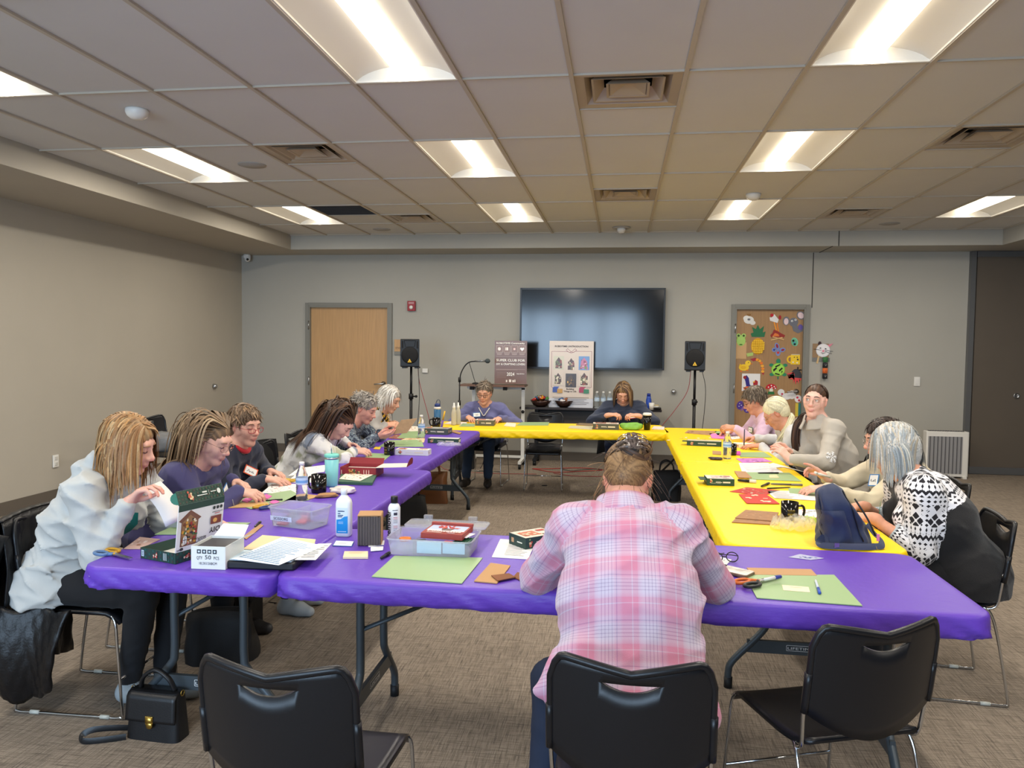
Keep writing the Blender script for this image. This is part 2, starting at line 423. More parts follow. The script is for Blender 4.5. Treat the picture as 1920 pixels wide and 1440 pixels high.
LLAB = {(-2, -1): 'large lit ceiling light at top centre nearest the camera', (-6, -1): 'lit ceiling light at the top left edge, above the smoke detector row',
 (2, -1): 'large lit ceiling light at top right nearest the camera', (-6, 1): 'lit ceiling light near the left soffit, middle row', (-2, 1): 'lit ceiling light left of the large centre vent, middle row',
 (2, 1): 'lit ceiling light right of centre vent column, middle row', (-6, 3): 'lit ceiling light near the left soffit, farthest row', (-2, 3): 'small lit ceiling light above the television, farthest row left of far vent',
 (2, 3): 'small lit ceiling light above the craft door, farthest row', (6, 3): 'lit ceiling light at the right edge, farthest row by right soffit'}
lt0 = None
for c_, r_ in lights:
    lab = LLAB.get((c_, r_), 'recessed ceiling light out of view, '+{(6, -1): 'nearest row by the right soffit', (6, 1): 'middle row by the right soffit', (-2, -3): 'behind the camera left of centre', (2, -3): 'behind the camera right of centre', (-6, -3): 'behind the camera by the left soffit', (6, -3): 'behind the camera by the right soffit'}.get((c_, r_), ''))
    if lt0 is None: lt0 = make_light(lab, grid_pt(c_, r_))
    else: dup(lt0, grid_pt(c_, r_), 0, lab)
# air diffusers
VENT = mat('vent_metal', (176, 160, 140), .35, .2)
VENTD = mat('vent_dark', (22, 22, 24), .8)
VL = ['large square air vent at top centre of the ceiling', 'square air vent in the ceiling left of centre, near the round speaker', 'square air vent in the ceiling at the right edge', 'small far square air vent between the two far lights', 'far left air vent beside the dark return grille', 'far right air vent in the last ceiling row']
def make_vent(lab, loc):
    t = thing('air_vent', lab, 'air vent', loc, 0, 'square ceiling air vents'); w = TW/2-.015
    def ring(mb, wo, zo, wi, zi):
        vs = [(sx*wo, sy*wo, zo) for sx, sy in ((-1, -1), (1, -1), (1, 1), (-1, 1))]+[(sx*wi, sy*wi, zi) for sx, sy in ((-1, -1), (1, -1), (1, 1), (-1, 1))]
        mb.add(vs, [(i, (i+1) % 4, 4+(i+1) % 4, 4+i) for i in range(4)])
    b = MB(); b.box((0, 0, .16), (2*w, 2*w, .01))
    for s_ in (-1, 1): b.box((s_*w, 0, .09), (.01, 2*w, .15)); b.box((0, s_*w, .09), (2*w, .01, .15))
    b.build('duct', VENTD, t)
    f = MB(); ring(f, w+.005, .006, w-.05, .012); ring(f, w-.05, .012, w-.09, .07); f.build('frame', VENT, t)
    for q in (.70, .42):
        c = MB(); ring(c, w*q, .012, w*q-.012, .014); ring(c, w*q, .012, w*q-.06, .075); ring(c, w*q-.012, .014, w*q-.065, .078); c.build('cone', VENT, t)
    p = MB(); q = w*.42-.02; p.add([(-q, -q, .016), (q, -q, .016), (q, q, .016), (-q, q, .016), (0, 0, .06)], [(0, 1, 4), (1, 2, 4), (2, 3, 4), (3, 0, 4)]); p.build('centre_plate', VENT, t)
    return t
v0 = None
for i, (c_, r_, k_) in enumerate(vents[:6]):
    y = Y0+1.2192*r_+(TW/2 if k_ == 'n' else 1.2192-TW/2)
    loc = (X0+TW*(c_+.5), y, ZC)
    if v0 is None: v0 = make_vent(VL[i], loc)
    else: dup(v0, loc, 0, VL[i])
rg = thing('return_grille', 'dark square return air grille in the far left ceiling', 'air vent', (X0+TW*(-4.5), Y0+1.2192*3+TW/2, ZC))
MB().box((0, 0, .02), (TW-.03, TW-.03, .01)).build('backing', VENTD, rg)
for i in range(14): MB().box((0, -.27+.0415*i, .012), (TW-.04, .006, .014)).build('slat', mat('grille_slat', (52, 52, 54), .6), rg)
# ceiling speakers, sprinkler, smoke detectors, camera dome
SPKM = mat('speaker_grille', (170, 166, 160), .7, bump=.6, bscale=900)
WHITE = mat('white_plastic', (228, 226, 220), .4)
for x, y, lab in ((-3.04, 6.08, 'round ceiling speaker beside the middle left light'), (-3.05, 9.6, 'small round ceiling speaker in the far left row'), (3.06, 9.55, 'round ceiling speaker in the far right row')):
    o = MB().lathe([(.001, -.004), (.095, -.004), (.1, 0), (.112, .001), (.115, .008)], seg=28).build('ceiling_speaker', SPKM, None, (x, y, ZC+.005)); tag(o, lab, 'speaker', 'round ceiling speakers')
for x, y, lab in ((-3.06, 4.58, 'white smoke detector at top left of the ceiling'), (1.22, 7.65, 'white smoke detector by the far right light')):
    o = MB().lathe([(.001, -.05), (.035, -.048), (.06, -.03), (.07, -.008), (.07, .01)], seg=24).build('smoke_detector', WHITE, None, (x, y, ZC)); tag(o, lab, 'smoke detector', 'white smoke detectors')
t = thing('ceiling_sensor', 'white round sensor on a plate above the television', 'sensor', (-.02, 9.64, ZC))
MB().lathe([(.001, -.003), (.11, -.003), (.115, .008)], seg=28).build('plate', SPKM, t); MB().lathe([(.001, -.06), (.03, -.058), (.05, -.035), (.055, -.003)], seg=20).build('dome', WHITE, t)
t = thing('security_camera', 'white dome security camera under soffit in the left corner', 'camera', (-5.36, 10.55, ZS))
MB().lathe([(.05, 0), (.055, -.02), (.055, -.05), (.04, -.06)], seg=20).build('housing', WHITE, t)
d = MB(); d.ball((.012, -.012, -.062), .045); d.build('dome', WHITE, t)
MB().ball((.03, -.045, -.075), .018).build('lens', mat('black_glass', (10, 10, 12), .1), t)
# ------------------------------------------------------------------ folding tables, their cloths, stacking chairs
TZ = .737
LEGM = mat('grey_powdercoat', (66, 74, 80), .42, .3)
CAP = mat('black_rubber', (22, 23, 25), .6)
TOPM = mat('table_plastic', (205, 200, 190), .5)
def cloth_mat(n, col, col2):
    m = mat(n, col, .42, bump=.35, bscale=26, stretch=(1, 1, 3), spec=.45); return m
PURPLE = cloth_mat('purple_plastic_film', (98, 62, 178), 0); YELLOW = cloth_mat('yellow_plastic_film', (255, 214, 0), 0)
TL, TWD = 2.44, .762
def make_table(label, loc, rz):
    t = thing('folding_table', label, 'table', loc, rz, 'long folding tables under plastic covers')
    MB().prism(rrect(TL, TWD, .07, 6), TZ-.048, TZ-.004, bev=.008).build('tabletop', TOPM, t)
    for s in (-1, 1):
        fr = MB()
        x = s*(TL/2-.25)
        for q in (-1, 1):
            y0 = q*.15; y1 = q*.315
            P = spline([(x, y0, TZ-.05), (x, y0, .5), (x, y0, .33), (x, y0+q*.02, .27), (x, y1-q*.02, .13), (x, y1, .075), (x, y1, .03)], 5)
            lg = MB().tube(P, .0165, 10).build('leg', LEGM, t)
            MB().tube([(x, y1, .05), (x, y1, .0)], .0195, 10).build('foot_cap', CAP, lg)
        cbm = MB(); cbm.box((x, 0, .205), (.018, .47, .058)); cb = cbm.build('leg_panel', LEGM, t)
        for fx in (-1, 1):
            d = Decal((x+fx*.0095, -.06*fx, .197), (0, fx, 0), (0, 0, 1))
            d.p(rrect2(.0, -.003, .12, .024, .004), (205, 208, 210)); d.p(rrect2(.002, -.001, .118, .022, .003), (50, 58, 64)); dd = d.build('plate', PRINT, cb)
            lettering('LIFETIME', (x+fx*.0102, -.056*fx, .2015), (0, fx, 0), (0, 0, 1), .017, (215, 218, 220), cb, wfit=.112)
        hub = Vector((x-s*.24, 0, TZ-.19))
        br = MB()
        for q in (-1, 1): br.tube([(x, q*.15, .47), (hub.x, q*.012, hub.z)], .008, 6, flat=1.6)
        br.tube([hub, (x-s*.30, 0, TZ-.155), (x-s*.52, 0, TZ-.05)], .013, 8)
        b = br.build('brace', LEGM, t)
        MB().at((hub.x, 0, hub.z), ry=PI/2-.5*s).tube([(.022*math.cos(a), .022*math.sin(a), 0) for a in np.linspace(0, 2*PI, 15)[:-1]], .0035, 6, closed=True).build('lock_ring', STEEL, b)
    return t
def rrect2(x0, y0, x1, y1, r): return [((x0+x1)/2+a, (y0+y1)/2+b) for a, b in rrect(x1-x0, y1-y0, r, 3)]
def make_cloth(label, m, loc, rz, group, seed):
    rg = np.random.default_rng(seed)
    L2, W2 = TL+.008, TWD+.008
    base = rrect(L2, W2, .075, 14); P = np.array(base)
    # resample the outline evenly
    d = np.r_[0, np.cumsum(np.linalg.norm(np.roll(P, -1, 0)-P, axis=1))]; n = 520
    Pc = np.r_[P, P[:1]]; tt = np.linspace(0, d[-1], n, endpoint=False)
    P = np.stack([np.interp(tt, d, Pc[:, i]) for i in (0, 1)], 1)
    e = np.roll(P, -1, 0)-np.roll(P, 1, 0); nr = np.stack([e[:, 1], -e[:, 0]], 1); nr /= np.linalg.norm(nr, axis=1)[:, None]
    corner = np.clip(1-(np.minimum(abs(abs(P[:, 0])-L2/2), 9)+abs(abs(P[:, 1])-W2/2))/.22, 0, 1)
    def noise(fr):
        q = np.zeros(n)
        for k in range(10): f = int(fr*rg.uniform(.5, 1.6)); q += np.sin(2*PI*f*tt/d[-1]+rg.uniform(0, 6))/3
        return q
    rings = [(-.03, TZ+.001, 0), (-.012, TZ+.001, 0), (-.004, TZ-.003, 0), (0, TZ-.012, .15), (.002, TZ-.024, .4), (.003, TZ-.038, .7), (.003, TZ-.052, 1), (.001, TZ-.066, 1.1), (-.004, TZ-.077, 1.2), (-.016, TZ-.084, 1)]
    A, B_ = noise(60), noise(130); vs = []
    for i, (o, z, a) in enumerate(rings):
        sh = np.roll(A, i*2)*.0024*a*(1+1.6*corner)+np.roll(B_, -i*2)*.0019*a*(1+2*corner)
        q = P+nr*(o+sh)[:, None]
        vs += [(x, y, z+(.004*a*s2 if i > 4 else 0)) for (x, y), s2 in zip(q, noise(25)*.5 if i == 9 else np.zeros(n))]
    fs = [(i*n+k, i*n+(k+1) % n, (i+1)*n+(k+1) % n, (i+1)*n+k)[::-1] for i in range(len(rings)-1) for k in range(n)]
    mb = MB(); mb.add(vs, fs, None, True); mb.add(vs[:n], [tuple(range(n))], None, False)
    return tag(mb.build('tablecloth', m, None, loc, rz), label, 'tablecloth', group)
TAB = [  # centre x, y, rotation, cloth
 (-.015, 2.995, 0, 'p', 'purple front table nearest the camera'),
 (-1.625, 3.83, PI/2, 'p', 'left purple table, the one nearer the camera'),
 (-1.745, 6.275, PI/2, 'p', 'left purple table, the one farther from the camera'),
 (.84, 4.615, PI/2, 'y', 'right yellow table, the one nearer the camera'),
 (.84, 7.06, PI/2, 'y', 'right yellow table, the one farther from the camera'),
 (-.74, 8.06, .075, 'y', 'yellow table across the far end')]
for i, (x, y, rz, c_, nm) in enumerate(TAB):
    make_table('grey-legged folding table hidden under the cover of the '+nm.split(',')[0] if ',' not in nm else 'grey-legged folding table, '+nm.split(', ')[1]+' in the row under '+nm.split(',')[0], (x, y, 0), rz)
    make_cloth(('purple' if c_ == 'p' else 'yellow')+' fitted plastic cover on the '+nm, PURPLE if c_ == 'p' else YELLOW, (x, y, 0), rz, 'purple plastic table covers' if c_ == 'p' else 'yellow plastic table covers', 20+i)
# chairs
SHELL = mat('black_chair_plastic', (18, 19, 23), .34, bump=.08, bscale=900, spec=.5)
ROD = mat('chair_rod', (200, 203, 207), .14, 1)
def chair_parts(t):
    s = MB()
    def F(u, v):
        x = (u*2-1)*.228; y = -.205+.43*v
        x *= 1-.06*max(0, v-.8)/.2 - .10*max(0, .25-v)/.25*1.0
        z = .455-.018*(1-(2*u-1)**2)*math.sin(PI*min(1, v*1.0))-.05*max(0, v-.82)**1.6*14+.02*max(0, .12-v)/.12
        return (x, y, z)
    s.grid(F, 15, 15); o = s.build('seat', SHELL, t); md = o.modifiers.new('s', 'SOLIDIFY'); md.thickness = .016; md.offset = -1
    # backrest with its hand slot
    nu = 31; W = .232
    def top(u): return .825-.028*(1-abs(u))**1.5*1.0-(0 if abs(u) < .8 else .065*((abs(u)-.8)/.2)**2.6)
    def bot(u): return .475+.085*abs(u)**1.8
    def hole(u):
        if abs(u) >= .36: return None
        k = abs(u)/.36; return (.768-.022*(1-k**2), .769)
    def pos(u, z):
        h = (z-.45)/.38
        return (u*W*(1-.0*h), -.195-.075*h-.045*(1-u*u)+.02*h*h, z)
    b = MB(); us = np.linspace(-1, 1, nu)
    for i in range(nu-1):
        for part in (0, 1):
            q = []
            for u in (us[i], us[i+1]):
                h = hole(u); mid = (.7685, .7685) if h is None else h
                z0, z1 = (bot(u), mid[0]) if part == 0 else (mid[1], top(u))
                q.append((u, z0, z1))
            nz = 7 if part == 0 else 3; vs = []
            for k in range(nz):
                for u, z0, z1 in q: vs.append(pos(u, z0+(z1-z0)*k/(nz-1)))
            b.add(vs, [(2*k, 2*k+1, 2*k+3, 2*k+2) for k in range(nz-1)], None, True)
    o = b.build('backrest', SHELL, t)
    bm = bmesh.new(); bm.from_mesh(o.data); bmesh.ops.remove_doubles(bm, verts=bm.verts, dist=1e-4); bm.to_mesh(o.data); bm.free()
    md = o.modifiers.new('s', 'SOLIDIFY'); md.thickness = .010; md.offset = 0
    rim = MB()
    path = [pos(u, max(top(u)-.004, .5)) for u in np.linspace(-1, 1, 33)]
    side = lambda sg: [pos(sg, z) for z in np.linspace(.66, top(1)-.03, 5)]
    rim.tube(side(-1)+path+side(1)[::-1], .0105, 8); rim.build('rim', SHELL, o)
    for sg in (-1, 1):
        f = MB(); x = sg*.235
        loop = spline([(sg*.205, .155, .44), (sg*.222, .20, .415), (sg*.228, .214, .30), (sg*.236, .236, .04), (sg*.237, .222, .009), (sg*.238, .1, .008), (sg*.238, -.15, .008), (sg*.238, -.238, .009), (sg*.237, -.248, .04), (sg*.226, -.20, .32), (sg*.220, -.165, .425), (sg*.205, -.12, .44)], 5)
        f.tube(loop, .0066, 8)
        f.tube([(sg*.205, .155, .44), (sg*.205, -.12, .44)], .0066, 8)
        f.tube(spline([(sg*.215, -.15, .43), (sg*.222, -.192, .45), (sg*.229, -.205, .52), (sg*.233, -.214, .60)], 5), .0066, 8)
        fo = f.build('leg_frame', ROD, t)
        for yy in (.16, -.16): MB().tube([(sg*.238, yy-.02, .0095), (sg*.238, yy+.02, .0095)], .0092, 8).build('glide', mat('clear_glide', (190, 190, 180), .3), fo)
        sl = MB(); sl.tube([pos(sg*1.005, z) for z in np.linspace(.56, .68, 5)], .0125, 8); sl.build('sleeve', SHELL, t)
    MB().tube([(-.229, .224, .17), (.229, .224, .17)], .006, 8).build('crossbar', ROD, t)
    MB().tube([(-.21, -.13, .436), (.21, -.13, .436)], .006, 8).build('seat_bar', ROD, t)
    return t
CH = [  # x, y, facing (0 = towards +Y), label
 (-.80, 1.98, -.05, 'empty black stacking chair at the front left, back to camera'),
 (.045, 2.14, -.02, 'black stacking chair holding the woman in the pink plaid shirt'),
 (.645, 2.50, .36, 'empty black stacking chair at the front right, turned left with seat showing'),
 (-2.28, 3.10, -PI/2+.02, 'black stacking chair under the woman in the white hoodie'),
 (-2.36, 3.80, -PI/2, 'black stacking chair under the woman in the plain purple-blue top'),
 (-2.42, 4.38, -PI/2, 'black stacking chair under the woman with red glasses'),
 (-2.45, 5.55, -PI/2, 'black stacking chair under the woman with long dark hair'),
 (-2.52, 6.3, -PI/2, 'black stacking chair under the person in the blue swirl top'),
 (-2.5, 7.1, -PI/2, 'black stacking chair under the woman with the yellow scarf'),
 (-1.50, 8.72, PI-.05, 'black stacking chair under the woman in the lavender sweater'),
 (-.83, 8.55, PI+.05, 'empty black stacking chair behind the far yellow table'),
 (.05, 8.95, PI, 'black stacking chair under the woman in the navy top at the far table'),
 (1.47, 7.55, PI/2, 'black stacking chair under the woman in pink at the right table'),
 (1.55, 6.65, PI/2, 'black stacking chair under the woman with the blonde ponytail'),
 (1.55, 5.75, PI/2, 'black stacking chair under the young woman facing the camera'),
 (1.72, 4.85, PI/2, 'black stacking chair under the dark-haired woman in cream'),
 (1.50, 3.86, PI/2-.08, 'black stacking chair under the woman in the patterned knit vest'),
 (-4.52, 7.25, -PI/2-.15, 'empty black stacking chair by the left wall with a bag on it'),
]
CHAIRS = []
for i, (x, y, rz, lab) in enumerate(CH):
    if i == 0:
        t = thing('stacking_chair', lab, 'chair', (x, y, 0), rz, 'black stacking chairs'); chair_parts(t); CHAIRS.append(t)
        for o in t.children_recursive:
            for v in o.data.vertices: v.co.x *= .87
    else: CHAIRS.append(dup(CHAIRS[0], (x, y, 0), rz, lab))
# ------------------------------------------------------------------ far end: television, posters, speakers, console
BLK = mat('black_plastic', (17, 17, 19), .45)
GLOSS = mat('black_gloss', (8, 9, 11), .12, spec=.6)
t = thing('television', 'large wide flat black television mounted on the back wall', 'television', (-.40, 10.57, 1.275))
MB().box((0, .03, .55), (1.93, .05, 1.085)).build('casing', BLK, t)
f = MB()
for x in (-.972, .972): f.box((x, 0, .553), (.022, .03, 1.105))
for z in (.012, 1.094): f.box((0, 0, z), (1.93, .03, .024))
f.build('bezel', mat('bezel', (22, 22, 24), .3), t)
MB().box((0, .004, .553), (1.922, .012, 1.06)).build('screen', mat('screen_glass', (10, 11, 13), .11, spec=.7), t)
MB().box((0, .07, .55), (.5, .036, .5)).build('wall_bracket', BLK, t)
# brown poster board on the easel shelf
pb = thing('poster_board', 'brown glossy poster board reading SUPER CLUB FOR on the white cart', 'poster', (-1.405, 9.86, 1.092))
MB().box((0, .006, .278), (.42, .01, .556)).build('board', mat('foamcore', (200, 190, 180), .6), pb)
d = Decal((-.21, .0005, 0), (1, 0, 0), (0, 0, 1)); BR = (116, 84, 68); CRM = (236, 226, 214)
d.r(0, 0, .42, .556, BR)
for i in range(4):
    x = .02+i*.098; d.r(x, .405, x+.085, .495, (206, 186, 168)); d.r(x+.003, .408, x+.082, .492, (128, 94, 76)); d.r(x+.005, .385, x+.078, .391, (190, 165, 148)); d.r(x+.012, .375, x+.07, .379, (190, 165, 148))
d.p(ell(.06, .45, .02, .022), CRM); d.r(.139, .432, .149, .47, CRM); d.r(.153, .432, .175, .47, CRM); d.p(ell(.257, .45, .014, .014), (240, 200, 190))
d.p([(.357, .425), (.33, .452), (.335, .468), (.348, .47), (.357, .46), (.366, .47), (.379, .468), (.384, .452)], (250, 246, 240))
d.r(.02, .352, .40, .355, (190, 165, 148)); d.r(.02, .186, .40, .189, (190, 165, 148)); d.r(.02, .178, .30, .181, (170, 140, 122))
d.r(.03, .14, .15, .143, (160, 128, 110)); d.r(.03, .12, .15, .123, (160, 128, 110)); d.r(.03, .1, .15, .103, (160, 128, 110)); d.r(.03, .08, .15, .083, (160, 128, 110))
for k, (x, w) in enumerate(((.15, .018), (.19, .03), (.235, .02), (.262, .012))): d.r(x, .022, x+w, .05+.006*(k % 2), CRM)
d.build('print', PRINTG, pb)
W_ = (245, 240, 232)
for s_, x, z, h, wf_ in (('ROBOTIME Community', .02, .515, .03, .37), ('SUPER CLUB FOR', .022, .29, .042, .375), ('DIY & CRAFTING LOVERS', .022, .243, .034, .375), ('2024', .16, .105, .06, .10), ('Enjoy Life Now', .29, .125, .02, .1)):
    lettering(s_, (-.21+x, 0, z), (1, 0, 0), (0, 0, 1), h, W_, pb, wfit=wf_, bold=True, off=.004)
# wheeled white cart with brown top that carries the board
ct = thing('laptop_cart', 'white wheeled cart with a brown wooden top holding the brown poster', 'cart', (-1.62, 9.95, 0))
WHM = mat('white_metal', (222, 222, 218), .4)
MB().box((-.02, 0, 1.065), (.86, .34, .022)).build('top', mat('walnut_top', (112, 78, 58), .4, var=.1), ct)
f = MB(); f.box((.0, .10, 1.03), (.78, .03, .04))
for x in (-.30, .36): f.box((x, .10, .56), (.045, .03, .94)); f.box((x, 0, .085), (.04, .46, .035))
f.box((.03, .1, .12), (.62, .03, .03)); f.build('frame', WHM, ct)
for x in (-.30, .36):
    for y in (-.2, .2): MB().at((x, y, .034), ry=PI/2).lathe([(.001, -.014), (.034, -.014), (.034, .014), (.001, .014)], seg=14).build('caster', CAP, ct)
for x in (-.30, .36): MB().ball((x, .07, .72), .022).build('clamp_knob', CAP, ct)
for x in (-.3, .14): MB().box((x, -.05, 1.03), (.05, .05, .05)).build('clamp', CAP, ct)
MB().ball((-.26, 0, 1.08), (.05, .05, .02)).build('grommet', CAP, ct)
# cream introduction poster standing on the console table
TBZ = .775
ip = thing('poster_board', 'cream glossy poster reading ROBOTIME INTRODUCTION with six model photos on the console', 'poster', (-.645, 10.22, TBZ))
MB().box((0, .008, .44), (.585, .012, .88)).build('board', bpy.data.materials['foamcore'], ip)
d = Decal((-.2925, .0015, 0), (1, 0, 0), (0, 0, 1))
d.r(0, 0, .585, .88, (222, 205, 188)); d.r(0, 0, .585, .12, (216, 216, 222))
RIB = (150, 84, 84)
d.line([(.03, .74), (.24, .74), (.29, .72), (.34, .745), (.56, .745), (.56, .27), (.50, .255)], .005, RIB); d.line([(.03, .74), (.03, .27), (.06, .255)], .005, RIB)
for s_ in (-1, 1): d.line([(.29, .735), (.29+s_*.05, .78), (.29+s_*.07, .76), (.29+s_*.03, .73), (.29, .735)], .005, RIB)
rg = np.random.default_rng(3)
def house_pic(d, x0, y0, x1, y1, bg, pal, n=26):
    d.r(x0, y0, x1, y1, bg)
    w, h = x1-x0, y1-y0
    d.p([(x0+.18*w, y0+.1*h), (x1-.18*w, y0+.1*h), (x1-.2*w, y0+.6*h), (x0+w/2, y1-.08*h), (x0+.2*w, y0+.6*h)], pal[0])
    for _ in range(n):
        cx, cy = x0+w*rg.uniform(.2, .8), y0+h*rg.uniform(.12, .7); a, b = w*rg.uniform(.03, .1), h*rg.uniform(.03, .1)
        d.p(rct(cx-a, cy-b, cx+a, cy+b) if rg.random() < .5 else ell(cx, cy, a, b, 8), pal[rg.integers(len(pal))])
A = [(90, 60, 45), (190, 170, 140), (150, 80, 60), (120, 130, 80), (230, 220, 190)]
house_pic(d, .055, .50, .195, .68, (210, 205, 180), A); house_pic(d, .22, .48, .36, .67, (222, 205, 188), A)
house_pic(d, .39, .50, .53, .68, (110, 150, 205), [(200, 120, 150), (240, 180, 200), (120, 150, 80), (150, 70, 90)])
house_pic(d, .05, .29, .19, .47, (222, 205, 188), A); house_pic(d, .22, .27, .36, .45, (70, 55, 45), [(90, 66, 40), (220, 170, 80), (50, 40, 35)]); house_pic(d, .39, .28, .54, .48, (222, 205, 188), A)
for x, c1, c2 in ((.05, (62, 82, 160), (200, 150, 60)), (.40, (170, 50, 80), (60, 130, 90))):
    d.r(x, .20, x+.07, .26, c1); d.r(x+.06, .19, x+.13, .245, c2); d.p([(x, .26), (x+.02, .275), (x+.09, .275), (x+.07, .26)], tuple(int(v*1.1) for v in c1))
for k in range(5): d.r(.05+.02*(k % 2), .13-.022*k, .53-.03*(k % 3), .136-.022*k, (120, 110, 105))
d.build('print', PRINTG, ip)
DK = (60, 44, 40)
for s_, x, z, h, wf_ in (('ROBOTIME | INTRODUCTION', .07, .80, .03, .44), ('Building', .23, .235, .028, .10), ('Things to Life', .195, .205, .028, .17)):
    lettering(s_, (-.2925+x, 0, z), (1, 0, 0), (0, 0, 1), h, DK, ip, wfit=wf_, bold=True, off=.003)
# dark console table under the television
ck = thing('console_table', 'long narrow dark brown console table on casters under the television', 'table', (-.39, 10.33, 0))
ESP = mat('espresso_laminate', (44, 36, 36), .4)
MB().rbox((0, 0, TBZ-.015), (1.86, .40, .03), .01, .004).build('tabletop', ESP, ck)
MB().box((0, .12, TBZ-.06), (1.5, .02, .06)).build('apron', BLK, ck)
MB().box((0, .10, .52), (1.44, .015, .36)).build('modesty_panel', mat('dark_grey_panel', (84, 84, 86), .6), ck)
for s_ in (-1, 1):
    x = s_*.72
    MB().box((x, .02, .41), (.05, .07, .68)).build('leg', BLK, ck); MB().box((x, 0, .075), (.05, .46, .03)).build('foot', BLK, ck)
    for y in (-.2, .2): MB().at((x, y, .032), ry=PI/2).lathe([(.001, -.02), (.032, -.02), (.032, .02), (.001, .02)], seg=14).build('caster', CAP, ck)
# loudspeakers on tripods
CONE = mat('speaker_mesh', (20, 20, 22), .75, bump=.5, bscale=700)
def speaker(label, x, y, z, rz):
    t = thing('loudspeaker', label, 'speaker', (x, y, z), rz, 'black loudspeakers on tripods')
    w, h, dp = .245, .355, .21
    b = MB(); pts = [(-w/2, -dp/2), (w/2, -dp/2), (w*.36, dp/2), (-w*.36, dp/2)]
    b.prism(pts, 0, h, bev=.012); b.build('cabinet', BLK, t)
    c = MB().at((0, -dp/2-.004, h*.42), rx=PI/2); c.lathe([(.001, .014), (.06, .012), (.1, .006), (.108, 0)], seg=26); c.build('woofer_grille', CONE, t)
    hn = MB()
    for s_ in (-1, 1): hn.box((s_*.095, -dp/2-.002, h*.80), (.016, .01, .09))
    hn.add([(-.06, -dp/2-.006, h*.72), (.06, -dp/2-.006, h*.72), (.075, -dp/2-.006, h*.95), (-.075, -dp/2-.006, h*.95), (-.03, -dp/2+.03, h*.80), (.03, -dp/2+.03, h*.80), (.03, -dp/2+.03, h*.86), (-.03, -dp/2+.03, h*.86)], [(0, 1, 5, 4), (1, 2, 6, 5), (2, 3, 7, 6), (3, 0, 4, 7), (4, 5, 6, 7)]); hn.build('horn', CONE, t)
    d = Decal((-.026, -dp/2-.018, .06), (1, 0, 0), (0, 0, 1)); d.p([(0, 0), (.052, 0), (.026, .046)], (232, 186, 40)); d.p([(.019, .009), (.033, .009), (.026, .024)], (60, 46, 10)); d.build('badge', PRINT, t)
    for s_ in (-1, 1): MB().box((s_*.08, 0, -.008), (.05, .16, .02)).build('foot', BLK, t)
    return t
def tripod(label, x, y, h, rz):
    t = thing('speaker_stand', label, 'stand', (x, y, 0), rz, 'black tripod speaker stands')
    MB().tube([(0, 0, .12), (0, 0, .95)], .019, 12).tube([(0, 0, .9), (0, 0, h)], .0155, 12).build('pole', BLK, t)
    for z in (.42, .92): MB().tube([(0, 0, z-.035), (0, 0, z+.035)], .03, 12).build('collar', BLK, t); MB().tube([(0, 0, z), (.06, 0, z)], .010, 8).ball((.065, 0, z), .018).build('knob', BLK, t)
    for k in range(3):
        a = rz+k*2*PI/3+.5; c, s_ = math.cos(a), math.sin(a)
        lg = MB().tube([(c*.03, s_*.03, .42), (c*.42, s_*.42, .012)], .0125, 8).tube([(c*.025, s_*.025, .15), (c*.2, s_*.2, .225)], .008, 6).build('leg', BLK, t)
        MB().ball((c*.425, s_*.425, .013), .016).build('rubber_foot', CAP, lg)
    return t
speaker('black loudspeaker on the left tripod beside the plain door', -2.66, 9.62, 1.30, .1); tripod('black tripod stand carrying the left loudspeaker', -2.66, 9.62, 1.30, .3)
speaker('black loudspeaker on the right tripod beside the craft door', .90, 9.62, 1.31, -.12); tripod('black tripod stand carrying the right loudspeaker', .90, 9.62, 1.31, 1.1)
# microphone on a gooseneck stand
ms = thing('microphone_stand', 'black round-base microphone stand with boom near the brown poster', 'stand', (-2.0, 9.5, 0))
MB().lathe([(.001, 0), (.13, 0), (.13, .012), (.03, .02), (.014, .03)], seg=24).build('base', BLK, ms)
MB().tube([(0, 0, .02), (0, 0, .88)], .011, 8).tube([(0, 0, .85), (0, 0, 1.15)], .008, 8).build('pole', BLK, ms)
for z in (.86, 1.15): MB().tube([(0, 0, z-.03), (0, 0, z+.03)], .018, 8).build('collar', BLK, ms)
MB().tube(spline([(0, 0, 1.15), (.02, 0, 1.24), (.07, 0, 1.33), (.13, 0, 1.375), (.20, 0, 1.385)], 6), .0075, 8).build('gooseneck', BLK, ms)
m_ = thing('microphone', 'microphone with round grey foam head held at the end of boom', 'microphone', (-1.80, 9.5, 1.385))
MB().tube([(0, 0, 0), (.13, 0, .005)], [.010, .014], 10).build('handle', mat('mic_grey', (120, 122, 124), .35, .6), m_); MB().ball((.155, 0, .006), (.034, .03, .03)).build('foam_head', mat('mic_head', (64, 72, 74), .8, bump=.6, bscale=600), m_)
def cable(label, pts, col, r=.004, n='cable'):
    return tag(MB().tube(spline(pts, 6), r, 6).build(n, mat('cable_%02x%02x%02x' % col, col, .5)), label, 'cable')
cable('thin black cable hanging from the microphone boom to the floor', [(-1.88, 9.5, 1.37), (-1.83, 9.52, 1.2), (-1.75, 9.56, .9), (-1.66, 9.6, .4), (-1.75, 9.7, .02), (-1.9, 9.9, .006)], (24, 24, 26))
cable('red cable hanging diagonally from the left loudspeaker', [(-2.60, 9.72, 1.34), (-2.56, 9.66, 1.1), (-2.42, 9.56, .7), (-2.30, 9.5, .3), (-2.2, 9.5, .02), (-1.6, 9.35, .006), (-1.0, 9.4, .006)], (150, 44, 50))
cable('black cable hanging beside the left tripod pole', [(-2.58, 9.66, 1.32), (-2.55, 9.62, .9), (-2.57, 9.6, .5), (-2.56, 9.62, .35)], (24, 24, 26))
